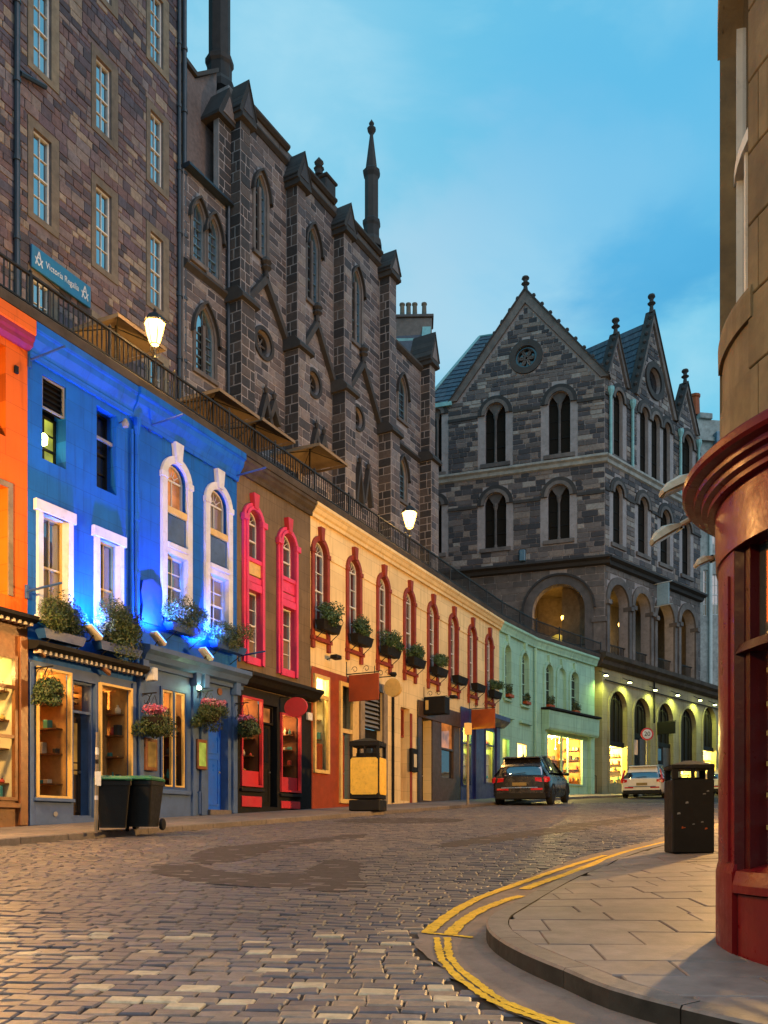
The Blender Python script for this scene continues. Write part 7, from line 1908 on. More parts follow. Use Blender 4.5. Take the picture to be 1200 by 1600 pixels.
# ------------------------------------------------------------------ plants
def planter_box(fr, x0, x1, yb, yt, out, label, name, group, leafm, seed, boxm, fol=(.9, .3), flowers=0, hang=.0, dens=900, leaf=.035, floff=0.):
    """window box standing out of a wall with foliage above; px extents at the wall"""
    u0, u1 = fr.u(x0, out), fr.u(x1, out)
    if u1 < u0: u0, u1 = u1, u0
    m_ = (u0 + u1) / 2; z0, z1 = fr.z((x0 + x1) / 2, yb, out), fr.z((x0 + x1) / 2, yt, out)
    p = fr.w(m_, -out, z0)
    t = thing(name, label, 'plant', tuple(p), fr.rot, group); hw = (u1 - u0) / 2
    bh = min(.17, (z1 - z0) * .3)
    mb = MB(); mb.add([(-hw * .88, -.10, z0), (hw * .88, -.10, z0), (hw * .88, .10, z0), (-hw * .88, .10, z0), (-hw, -.13, z0 + bh), (hw, -.13, z0 + bh), (hw, .13, z0 + bh), (-hw, .13, z0 + bh)], [(0, 3, 2, 1), (4, 5, 6, 7), (0, 1, 5, 4), (1, 2, 6, 5), (2, 3, 7, 6), (3, 0, 4, 7)]); mb.build('box', boxm, t)
    fh = (z1 - z0 - bh) / 2 + hang
    f = foliage_mb(hw * 1.3, .30, fh * 1.15, dens, leaf, seed); f.v = [(x, y - .03, z + z0 + bh + fh * .85 - hang) for x, y, z in f.v]; f.build('foliage', leafm, t)
    if flowers:
        f = foliage_mb(hw * .5, .2, fh * .5, flowers, leaf * .9, seed + 5); f.v = [(x + floff * hw, y - .10, z + z0 + bh + fh * .7) for x, y, z in f.v]; f.build('blossom', M['flower_w'] if seed % 2 else M['flower'], t)
    mb = MB(); mb.tube([(-hw * .7, -.10, z0 - .01), (-hw * .7, out * .96, z0 - .22)], .012, 4); mb.tube([(hw * .7, -.10, z0 - .01), (hw * .7, out * .96, z0 - .22)], .012, 4); mb.build('bracket', M['iron'], t)
    return t
GB = 'planted window boxes on the blue buildings'
planter_box(F1, 62, 128, 1004, 928, .30, 'bushy window box under the left white window of the blue building', 'window_box', GB, M['leaf'], 2, M['blue_dark'], flowers=0, hang=.14, dens=8000, leaf=.027)
planter_box(F1, 150, 216, 1022, 948, .30, 'window box with pale flowers under the second square blue-building window', 'window_box', GB, M['leaf'], 3, M['blue_dark'], flowers=700, hang=.17, dens=8000, leaf=.027, floff=-.7)
planter_box(F1, 262, 318, 992, 940, .28, 'window box with pale flowers under the left arched blue bay', 'window_box', GB, M['leaf'], 5, M['blue_dark'], flowers=700, hang=.10, dens=5500, leaf=.026, floff=-.6)
planter_box(F1, 332, 380, 1018, 968, .28, 'window box with pale flowers under the right arched blue bay', 'window_box', GB, M['leaf'], 7, M['blue_dark'], flowers=700, hang=.10, dens=5500, leaf=.026, floff=-.6)
names = ('first', 'second', 'third', 'fourth', 'fifth', 'sixth', 'seventh', 'eighth')
fr = F1.at(485)
for k, c in enumerate(AR if False else [(_ua + (_ub - _ua) * k / 7) for _ua, _ub in [((fr.u(491) + fr.u(508)) / 2, (fr.u(757.5) + fr.u(770)) / 2)] for k in range(8)]):
    zb_ = zbt + .30; p = fr.w(c, -.30, zb_); dead = k in (5, 6)
    t = thing('window_box', 'dark %s window box below the %s red arched window of the cream building' % ('leafless' if dead else 'leafy', names[k]), 'plant', tuple(p), fr.rot, 'window boxes on the cream building')
    mb = MB(); mb.add([(-.46, -.11, zb_), (.46, -.11, zb_), (.46, .12, zb_), (-.46, .12, zb_), (-.54, -.16, zb_ + .28), (.54, -.16, zb_ + .28), (.54, .14, zb_ + .28), (-.54, .14, zb_ + .28)], [(0, 3, 2, 1), (0, 1, 5, 4), (1, 2, 6, 5), (2, 3, 7, 6), (3, 0, 4, 7), (4, 5, 6, 7)]); mb.build('box', M['dark'], t)
    if not dead:
        f = foliage_mb(.62, .34, (.42, .40, .42, .36, .34, .3, .3, .32)[k], 2000, .042, 30 + k); f.v = [(x, y - .04, z + zb_ + .52) for x, y, z in f.v]; f.build('foliage', M['leaf_d'], t)
    mb = MB(); mb.tube([(.4, -.12, zb_), (.4, .27, zb_ - .3)], .014, 4); mb.tube([(-.4, -.12, zb_), (-.4, .27, zb_ - .3)], .014, 4); mb.build('bracket', M['iron'], t)
for k, (fr, x, y) in enumerate(((F2, 793, 1090), (F2, 820, 1101), (F2b, 857, 1106), (F2b, 897, 1115))):
    u = fr.u(x); z = fr.z(x, y); t = thing('window_box', 'small trailing plant on the %s sill of the mint green building' % ('first', 'second', 'third', 'last')[k], 'plant', tuple(fr.w(u, -.12, z)), fr.rot, 'plants on the green sills')
    mb = MB(); mb.cbox(-.3, .3, -.1, .1, z, z + .14); mb.build('box', M['signbrown'], t)
    f = foliage_mb(.36, .18, .34, 420, .05, 60 + k); f.v = [(x_, y_, z_ + z + .34) for x_, y_, z_ in f.v]; f.build('foliage', M['leaf'], t)
# hanging baskets
def basket(fr, x, y, r_, out, label, seed, col, zw):
    u = fr.u(x, out); z = fr.z(x, y, out); p = fr.w(u, -out, z)
    t = thing('hanging_basket', label, 'plant', tuple(p), fr.rot, 'hanging baskets outside the shops')
    mb = MB(); mb.lathe([(.0, z - r_ * .9), (r_ * .5, z - r_ * .75), (r_ * .78, z - r_ * .35), (r_ * .85, z)], 10); mb.build('basket', M['soil'], t)
    f = foliage_mb(r_ * 1.55, r_ * 1.5, r_ * 1.35, 5500, .028, seed, droop=.2); f.v = [(a, b_, c + z - r_ * .15) for a, b_, c in f.v]; f.build('foliage', M['leaf'], t)
    if col: f = foliage_mb(r_ * 1.1, r_ * 1.0, r_ * .45, 620, .034, seed + 1); f.v = [(a, b_, c + z + r_ * .62) for a, b_, c in f.v]; f.build('blossom', M['flower'], t)
    mb = MB(); hook = (0, 0, z + zw)
    for k in range(3):
        a = 2 * PI * k / 3; mb.tube([(r_ * .8 * math.cos(a), r_ * .8 * math.sin(a), z), hook], .006, 4)
    mb.build('chain', M['iron'], t)
    mb = MB(); mb.tube([(0, out * .95, z + zw + .05), (0, -.05, z + zw + .05)], .016, 5); mb.tube([(0, out * .95, z + zw - .45), (0, out * .2, z + zw + .04)], .012, 5)
    S = [(0, out * .55 + .16 * math.cos(a) * (1 - a / 9), z + zw - .10 + .16 * math.sin(a) * (1 - a / 9)) for a in [k * .5 for k in range(14)]]; mb.tube(S, .008, 4); mb.build('wall_bracket', M['iron'], t)
basket(F1, 80, 1080, .25, .45, 'hanging basket of plain green leaves outside the left blue shop window', 80, False, .42)
basket(F1, 242, 1122, .30, .45, 'hanging basket with red flowers between the blue shopfronts', 84, True, .50)
basket(F1, 330, 1112, .30, .45, 'hanging basket with bright pink flowers over the bright blue door', 88, True, .45)
basket(F1, 386, 1132, .24, .45, 'dim hanging basket in front of the black and red shopfront', 92, True, .50)

# ------------------------------------------------------------------ blue uplights over the shop cornices
def uplight(x, y, label, aim, kw, w_=.2, out=.42):
    u, z = F1.uz(x, y, out); p = F1.w(u, -out, z)
    t = thing('blue_uplight', label, 'floodlight', tuple(p), F1.rot, 'blue uplights on the shop cornices')
    th = R(-32); 
    def tr(m, nm, mat):
        m.v = [(a * math.cos(th) - (c) * math.sin(th), b_, a * math.sin(th) + c * math.cos(th)) for a, b_, c in m.v]; return m.build(nm, mat, t, (0, 0, z))
    m = MB(); m.cbox(-w_, w_, -.10, .10, -.05, .04, .02); tr(m, 'housing', M['housing'])
    m = MB(); m.box(-w_ * .9, w_ * .9, -.085, .085, .042, .05); tr(m, 'lens', M['bulb_blue'])
    m = MB(); m.tube([(0, .0, -.05), (0, .1, -.16), (0, out - .06, -.16)], .015, 5); m.build('arm', M['iron'], t, (0, 0, z))
    l0 = F1.w(u - .05, -out - .0, z + .12); l1 = F1.w(F1.u(aim[0]), 0, F1.z(*aim)); spot('blue_uplight_beam', tuple(l0), tuple(l1), kw, (.03, .16, 1.), 130, .06, .8)
uplight(146, 988, 'blue uplight on the dentil cornice between the two square blue windows', (132, 870), 1300)
uplight(247, 998, 'blue uplight at the left foot of the first arched blue bay', (236, 870), 1500)
uplight(322, 1022, 'blue uplight at the foot of the second arched blue bay', (312, 900), 1300)
# small lamps and boxes on the blue shopfronts
def small(name, label, cat, x, y, out, build, group=None, fr=F1):
    u, z = fr.uz(x, y, out); t = thing(name, label, cat, tuple(fr.w(u, -out, z)), fr.rot, group); build(t, z); return t
def cam_box(t, z):
    m = MB(); m.cbox(-.07, .07, -.16, .10, z - .14, z + .14, .015); m.build('body', M['sashw'], t); m = MB(); m.tube([(0, .1, z), (0, .25, z - .16)], .02, 5); m.build('bracket', M['iron'], t)
small('security_lamp', 'white boxy security lamp on the pilaster between the blue shops', 'lamp', 235, 1054, .28, cam_box)
def star(t, z):
    m = MB(); m.lathe([(.0, z - .05), (.05, z - .03), (.06, z), (.04, z + .05), (.0, z + .07)], 8); m.build('bulb', M['bulb_green'], t); m = MB(); m.tube([(0, 0, z + .06), (0, .16, z + .12)], .015, 5); m.build('bracket', M['iron'], t)
t = small('entrance_lamp', 'tiny brilliant greenish lamp above the bright blue door', 'lamp', 311, 1075, .20, star); p = t.location
point_light('entrance_lamp_light', (p.x + .05, p.y - .05, p.z), 14, (.6, 1, .6), .04)
def cctv(t, z):
    m = MB(); m.cbox(-.10, .12, -.05, .05, z - .05, z + .05, .02); m.v = [(a, b_, c - a * .5) for a, b_, c in m.v]; m.build('body', M['brownwood'], t); m = MB(); m.tube([(-.08, 0, z + .04), (-.1, .16, z + .1)], .015, 5); m.build('bracket', M['iron'], t)
small('wall_spotlight', 'little brown spotlight under the dentil cornice at the left of the blue shop', 'lamp', 62, 1018, .2, cctv, 'brown spotlights under the blue shop cornice')
small('wall_spotlight', 'little brown spotlight under the dentil cornice over the right blue shop window', 'lamp', 165, 1047, .2, cctv, 'brown spotlights under the blue shop cornice')
def pole_(L_):
    def f(t, z):
        m = MB(); m.tube([(0, .0, z), (0, -L_, z + .05)], .022, 6); m.build('arm', M['blue_dark'], t); m = MB(); m.cbox(-.04, .04, -.02, .02, z - .14, z + .12); m.build('wall_plate', M['blue_dark'], t)
    return f
GP_ = 'empty flag arms on the facades'
small('flag_arm', 'empty dark blue flag arm high at the left corner of the blue facade', 'flagpole', 47, 563, .02, pole_(.9), GP_)
small('flag_arm', 'empty flag arm under the cornice above the first arched blue bay', 'flagpole', 234, 665, .02, pole_(.95), GP_)
small('flag_arm', 'bright blue empty flag arm at the corner of blue and taupe facades', 'flagpole', 367, 744, .02, pole_(.95), GP_)
small('flag_arm', 'empty flag arm low beside the left white square window', 'flagpole', 42, 924, .02, pole_(.9), GP_)
small('flag_arm', 'empty flag arm low between the last blue bay and the pink bays', 'flagpole', 374, 1025, .02, pole_(.8), GP_)
def menu(t, z):
    m = MB(); m.cbox(-.19, .19, -.05, .03, z - .36, z + .36, .015); m.build('case', M['brownwood'], t); m = MB(); m.box(-.13, .13, -.056, -.05, z - .28, z + .28); m.build('lit_sheet', M['pane_warm'] if t['label'].startswith('wooden lit menu case left') else M['pane_lime'], t)
small('menu_case', 'wooden lit menu case left of the narrow blue shop window', 'menu case', 235, 1179, .1, menu, 'menu cases on the blue shopfront')
small('menu_case', 'wooden menu case with greenish sheet left of the bright blue door', 'menu case', 314, 1179, .1, menu, 'menu cases on the blue shopfront')
def menu2(t, z):
    m = MB(); m.cbox(-.26, .26, -.10, .03, z - .42, z + .42, .015); m.build('case', M['dark'], t); m = MB(); m.box(-.12, .12, -.106, -.10, z - .25, z + .22); m.build('sheet', M['ins_cream'], t)
small('menu_case', 'black menu case with a pale sheet on the cream doorway wall', 'menu case', 645, 1188, .04, menu2)
def plaque_shape(t, z):
    m = MB(); m.prism([(-.36, z - .55), (.3, z - .55), (.36, z - .4), (.3, z - .2), (.36, z + .2), (.26, z + .36), (.0, z + .46), (-.3, z + .36), (-.36, z + .1), (-.3, z - .2)], -.04, .03); m.build('board', M['blue_dark'], t)
small('shaped_plaque', 'dark blue shaped plaque on the wall left of the first arched blue bay', 'plaque', 236, 937, .03, plaque_shape)
def bird(t, z):
    m = MB(); m.lathe([(.0, z - .1), (.06, z - .07), (.08, z), (.05, z + .06), (.03, z + .1)], 8); m.build('lamp_head', M['grey'], t); m = MB(); m.tube([(0, 0, z + .08), (0, .18, z + .05)], .012, 5); m.build('bracket', M['iron'], t)
small('wall_lamp', 'small grey unlit wall lamp left of the blue drainpipe', 'lamp', 196, 662, .18, bird)
def fl_lamp(t, z):
    m = MB(); m.lathe([(.0, z - .14), (.07, z - .1), (.08, z + .05), (.04, z + .1)], 8); m.build('bulb', M['bulb_lime'], t)
t = small('office_lamp', 'yellow-green glowing lamp inside the louvred top window of the blue building', 'lamp', 68, 686, -.16, fl_lamp)

# ------------------------------------------------------------------ hanging signs
def scroll(m, y0, y1, z):
    n = max(2, int(abs(y1 - y0) / .3))
    for k in range(n):
        cy = y0 + (y1 - y0) * (k + .5) / n; m.tube([(0, cy + .11 * math.cos(a) * (1 - a / 10), z + .13 + .11 * math.sin(a) * (1 - a / 10)) for a in [q * .6 for q in range(12)]], .009, 4)
def hsign(x, y, L_, boardfn, label, name='hanging_sign', zarm=.3, cat='sign'):
    fr = F1; u, z = fr.uz(x, y, 0); t = thing(name, label, cat, tuple(fr.w(u, 0, z)), fr.rot, 'hanging signs over the cream shopfronts')
    m = MB(); m.tube([(0, 0, z), (0, -L_, z)], .018, 5); m.tube([(0, -.01, z - .1), (0, -.01, z + .4)], .014, 5); scroll(m, -.1, -L_ * .8, z); m.build('bracket', M['iron'], t); boardfn(t, z, L_); return t
def b1(t, z, L_):
    m = MB(); m.cbox(-.03, .03, -L_ - .0, -L_ + 1.05, z - .86, z - .04, .01); m.build('board', M['signbrown'] if 'rust' in t['label'] else M['redwall'], t)
hsign(541, 1054, 1.15, b1, 'square red-brown hanging sign above the red shop door')
def b2_(t, z, L_):
    m = MB(); r_ = .30; m.prism([(r_ * math.cos(2 * PI * k / 20), z - .38 + r_ * math.sin(2 * PI * k / 20)) for k in range(20)], -.08, .08); m.v = [(y_, -L_ + .1 + x_, z_) for x_, y_, z_ in m.v]; m.build('drum', M['gold'], t)
    m = MB(); m.lathe([(.07, z - .02), (.13, z + .06), (.10, z + .12)], 8, (.0, -L_ + .1)); m.build('sign_lamp', M['dark'], t)
hsign(585, 1059, .8, b2_, 'round yellowish drum sign hanging beside the square red-brown one')
def b3(t, z, L_):
    m = MB(); m.cbox(-.24, .24, -L_, -.10, z - .66, z - .05, .01); m.build('box', M['dark'], t)
    m = MB(); m.box(-.244, -.2405, -.3, -.18, z - .5, z - .15); m.build('gilt_mark', M['gold'], t)
hsign(662, 1090, .95, b3, 'dark boxy hanging sign over the cream doorway')
hsign(733, 1108, 1.15, b1, 'square rust-orange hanging sign above the navy shop')
fr = F1; u, z = fr.uz(436, 1100, 0); t = thing('oval_sign', 'red oval hanging sign in front of the black and red shopfront', 'sign', tuple(fr.w(u, 0, z)), fr.rot)
m = MB(); m.prism([(.36 * math.cos(2 * PI * k / 24), z - .12 + .27 * math.sin(2 * PI * k / 24)) for k in range(24)], -.03, .03); m.v = [(y_, -.55 + x_, z_) for x_, y_, z_ in m.v]; m.build('board', M['signred'], t)
m = MB(); m.tube([(0, 0, z + .18), (0, -.9, z + .18)], .014, 5); m.tube([(0, -.55, z + .18), (0, -.55, z + .12)], .01, 4); m.build('bracket', M['iron'], t)
for k, (x, y) in enumerate(((524, 1027), (601, 1061), (708, 1089))):
    def fl(t, z):
        m = MB(); m.cbox(-.16, .16, -.14, .10, z - .06, z + .06, .02); m.build('housing', M['dark'], t); m = MB(); m.tube([(0, .1, z), (0, .34, z - .05)], .014, 4); m.build('arm', M['iron'], t)
    if k != 1: small('wall_floodlight', 'small black floodlight on the cream wall %s' % ('above the red shop window', '', 'left of the rust-orange sign')[k], 'lamp', x, y, .3, fl)
# glass sign on the arcade and black sign below it
fr = FR; u, z = fr.uz(1022, 931, 0); t = thing('glass_sign', 'pale square glass sign projecting from the stone arcade piers', 'sign', tuple(fr.w(u, 0, z)), fr.rot)
m = MB(); m.cbox(-.03, .03, -1.0, -.2, z - .65, z + .65, .01); m.build('glass_panel', M['frosted'], t)
for dz in (-.7, .7): m = MB(); m.tube([(0, 0, z + dz), (0, -1.2, z + dz)], .03, 5); m.build('bracket', M['sashw'], t)
fr = F3; u, z = fr.uz(1026, 1139, 0); t = thing('shop_sign', 'black rectangular sign hanging in the third arch of the olive arcade', 'sign', tuple(fr.w(u, 0, z)), fr.rot)
m = MB(); m.cbox(-.05, .05, -1.2, .0, z - .36, z + .36, .01); m.build('board', M['dark'], t); m = MB(); m.tube([(0, 0, z + .4), (0, -1.25, z + .4)], .025, 5); m.build('bracket', M['iron'], t)
# wall lamps of the arcade
fr = F3
for k, (x, y) in enumerate(((947, 1055), (984, 1066), (1024, 1078), (1059, 1086), (1094, 1094), (1117, 1101))):
    u, z = fr.uz(x, y, .45); p = fr.w(u, -.45, z)
    t = thing('arcade_lamp', 'glowing yellow-green wall lamp over the olive arcade, %s from the left' % ('first', 'second', 'third', 'fourth', 'fifth', 'sixth')[k], 'lamp', tuple(p), fr.rot, 'lamps along the olive arcade')
    m = MB(); m.cbox(-.13, .13, -.10, .10, z, z + .12, .03); m.build('hood', M['iron'], t); m = MB(); m.cbox(-.10, .10, -.08, .08, z - .05, z - .003, .01); m.build('lens', M['bulb_lime'], t); m = MB(); m.tube([(0, .05, z + .1), (0, .44, z + .3)], .02, 5); m.build('arm', M['iron'], t)
    spot('arcade_lamp_beam', (p.x, p.y, z - .1), tuple(fr.w(u, -.05, z - 3)), 260, (.85, 1, .18), 150, .08, .7)
# ------------------------------------------------------------------ bins, posts, cars
def gp(x, y, h=.12): q = gpt(x, y, h); return (q.x, q.y, SL * q.y + h)
def wheelie(loc, rz, label):
    t = thing('wheelie_bin', label, 'bin', loc, rz, 'wheelie bins by the blue shop'); z = loc[2]
    w0, d0, w1, d1, h = .22, .22, .28, .30, .86
    m = MB(); A = [(-w0, -d0), (w0, -d0), (w0, d0), (-w0, d0)]; B = [(-w1, -d1), (w1, -d1), (w1, d1), (-w1, d1)]
    def rr(P, r_=.05, n=3):
        out = []
        for i in range(4):
            p = Vector(P[i]); a = (Vector(P[i - 1]) - p).normalized(); c = (Vector(P[(i + 1) % 4]) - p).normalized()
            for k in range(n + 1): s = k / n; out.append(tuple(p + a * r_ * (1 - s) ** 2 + c * r_ * s ** 2))
        return out
    lv = [(A, .06), (A, .10), (B, h - .08)]; rings = [[(x, y, z + zz) for x, y in rr(P)] for P, zz in lv]
    for p, q in zip(rings, rings[1:]): m.strip(p, q, True)
    m.quad(*rings[0][::-1]); Bo = [(x * 1.07, y * 1.07) for x, y in B]; r2_ = [[(x, y, z + zz) for x, y in rr(Bo)] for zz in (h - .08, h - .01)]; m.strip(rings[-1], r2_[0], True); m.strip(r2_[0], r2_[1], True); m.quad(*r2_[1]); m.build('body', M['binplastic'], t)
    m = MB(); L0 = [[(x * s, y * s - .01, z + zz) for x, y in rr(Bo)] for s, zz in ((1.02, h), (1.03, h + .03), (.85, h + .075), (.5, h + .085))]
    for p, q in zip(L0, L0[1:]): m.strip(p, q, True)
    m.quad(*L0[-1]); m.cbox(-.2, .2, -d1 * 1.07 - .06, -d1 * 1.02, z + h + .005, z + h + .03, .01); m.build('lid', M['bingreen'], t)
    for sx in (-1, 1):
        m = MB(); m.lathe([(.03, -.03), (.095, -.03), (.105, -.015), (.105, .015), (.095, .03), (.03, .03)], 16); m.v = [(sx * .25 + zz, d0 + .07 + x, z + .105 + y) for x, y, zz in m.v]; m.build('wheel', M['rubber'], t)
    m = MB(); m.tube([(-.25, d0 + .07, z + .105), (.25, d0 + .07, z + .105)], .012, 6); m.build('axle', M['grey'], t)
    m = MB(); m.tube([(-.22, d1 + .03, z + h - .06), (-.22, d1 + .08, z + h - .03), (.22, d1 + .08, z + h - .03), (.22, d1 + .03, z + h - .06)], .014, 6); m.build('handle', M['binplastic'], t)
back = lambda p, d: (p[0] - F1.n[0] * d + d, p[1] - F1.n[1] * d, SL * (p[1] - F1.n[1] * d) + .112)
p = back(gp(170, 1299), .28); wheelie(p, R(18), 'left wheelie bin with green lid beside the sign pole')
p = back(gp(218, 1297), .22); wheelie(p, R(-8), 'right wheelie bin with green lid standing against its neighbour')
# leaning sign pole by the bins
p = back(gp(147, 1301), .12); t = thing('sign_pole', 'old stickered metal pole standing by the wheelie bins', 'pole', p); h = 157 / 1400 * p[1]
m = MB(); m.tube([(0, 0, p[2]), (.03, 0, p[2] + h)], .030, 10); m.build('pole', M['polegrey'], t)
for k, (za, zb_, mt) in enumerate(((.80, 1.02, 'sashw'), (.55, .62, 'white'), (1.15, 1.22, 'dark'), (1.3, 1.42, 'sashw'))): m = MB(); m.lathe([(.0305, p[2] + za), (.0305, p[2] + zb_)], 10, (.03 * za / h, 0), R(190), R(350)); m.build('sticker', M[mt], t)
m = MB(); m.cbox(.03, .10, -.05, -.04, p[2] + .78, p[2] + 1.02, .002); m.build('notice', M['sashw'], t)
# pole by the navy shop
p = gp(731, 1257); t = thing('parking_sign', 'grey pole with small blank parking plate near the navy shop', 'sign', p); h = 128 / 1400 * p[1]
m = MB(); m.tube([(0, 0, p[2]), (0, 0, p[2] + h)], .045, 8); m.build('pole', M['polegrey'], t)
m = MB(); m.cbox(-.13, .13, -.07, -.05, p[2] + h - .42, p[2] + h - .02, .004); m.build('plate', M['gold'], t)
# 20 mph post
q = F3.w(F3.u(1011, 1.6), -1.6, 0); zz = SL * q.y + .12; t = thing('speed_sign', 'round white speed sign with red rim reading 20 on a pale post', 'sign', (q.x, q.y, zz))
zt_ = CZ + (YH - 1147) / F * q.y
m = MB(); m.tube([(0, .05, zz), (0, .05, zt_ + .4)], .05, 8); m.build('post', M['grey'], t)
m = MB(); m.disc(0, zt_, .36, -.03, .0, 24); o = m.build('disc', M['signred'], t); m = MB(); m.disc(0, zt_, .27, -.036, -.031, 24); m.build('face', M['white'], o)
text_obj('20', .36, M['dark'], t, (0, -.041, zt_), (R(90), 0, 0), 'numerals', .34)
# litter bins
def litter_bin(loc, rz, w_, d_, h, label, mats, panels=None, gable=.0, plinth=.0, slot=(.70, .88)):
    t = thing('litter_bin', label, 'bin', loc, rz); z = loc[2]; a, c = w_ / 2, d_ / 2
    if plinth: m = MB(); m.cbox(-a * 1.04, a * 1.04, -c * 1.04, c * 1.04, z, z + plinth - .03, .015); m.build('plinth', mats[0], t)
    m = MB(); z0 = z + plinth; zs, ze = z + h * slot[0], z + h * slot[1]
    m.cbox(-a, a, -c, c, z0, zs, .012); m.build('body', mats[0], t)
    for sx in (-1, 1):
        for sy in (-1, 1): m = MB(); m.box(sx * a - (.07 if sx > 0 else 0), sx * a + (.0 if sx > 0 else .07), sy * c - (.07 if sy > 0 else 0), sy * c + (0 if sy > 0 else .07), zs, ze); m.build('corner_post', mats[0], t)
    m = MB(); m.box(-.02, .02, -c + .01, -c + .05, zs, ze); m.box(-a + .08, a - .08, -.02, .02, zs, ze - .08 * h); m.build('inner_divider', mats[0], t)
    m = MB(); m.cbox(-a * 1.02, a * 1.02, -c * 1.02, c * 1.02, ze, z + h * .945, .01); B = [(-a * 1.02, -c * 1.02), (a * 1.02, -c * 1.02), (a * 1.02, c * 1.02), (-a * 1.02, c * 1.02)]; ap = [(-a * .22, -c * .2), (a * .22, -c * .2), (a * .22, c * .2), (-a * .22, c * .2)]
    m.strip([(x, y, z + h * .946) for x, y in B], [(x, y, z + h) for x, y in ap], True); m.quad(*[(x, y, z + h) for x, y in ap]); m.build('lid', mats[0], t)
    if panels:
        for (x0, x1, yy, ax) in panels:
            zp0, zp1 = z0 + (zs - z0) * .10, z0 + (zs - z0) * .97; r_ = .05; wq = (x1 - x0)
            P = [(x0 + r_, zp0), (x1 - r_, zp0), (x1, zp0 + r_), (x1, zp1 - r_), (x1 - r_, zp1), (x0 + r_, zp1), (x0, zp1 - r_), (x0, zp0 + r_)]
            m = MB(); m.prism(P, -.008, .004)
            m.v = [(x, yy + y, zq) if ax == 'x' else (yy - y, x, zq) for x, y, zq in m.v]; m.build('yellow_panel', M['binyellow'], t)
    return t
p = gp(1076, 1332, .092); t = litter_bin(p, R(-6), .50, .50, 1.15, 'tall black litter bin on the right pavement', [M['dark']], slot=(.79, .90))
r6 = random.Random(4)
for k in range(9):
    x, z_ = r6.uniform(-.2, .2), p[2] + r6.uniform(.25, .84); m = MB(); a, c = r6.uniform(.008, .022), r6.uniform(.005, .016); m.prism([(x - a, z_ - c), (x + a, z_ - c * .6), (x + a * .7, z_ + c), (x - a * .8, z_ + c * .7)], -.2525, -.2505); m.build('sticker_scrap', M['grey'] if k % 3 else M['signbrown'], t)
p = gp(575, 1267); litter_bin(p, R(-14), .82, .80, 1.98, 'black litter bin with yellow panels on a dark plinth by the cream building', [M['dark']], [(-.38, .38, -.41, 'x'), (-.37, .37, .42, 'y')], plinth=.32, slot=(.74, .88))

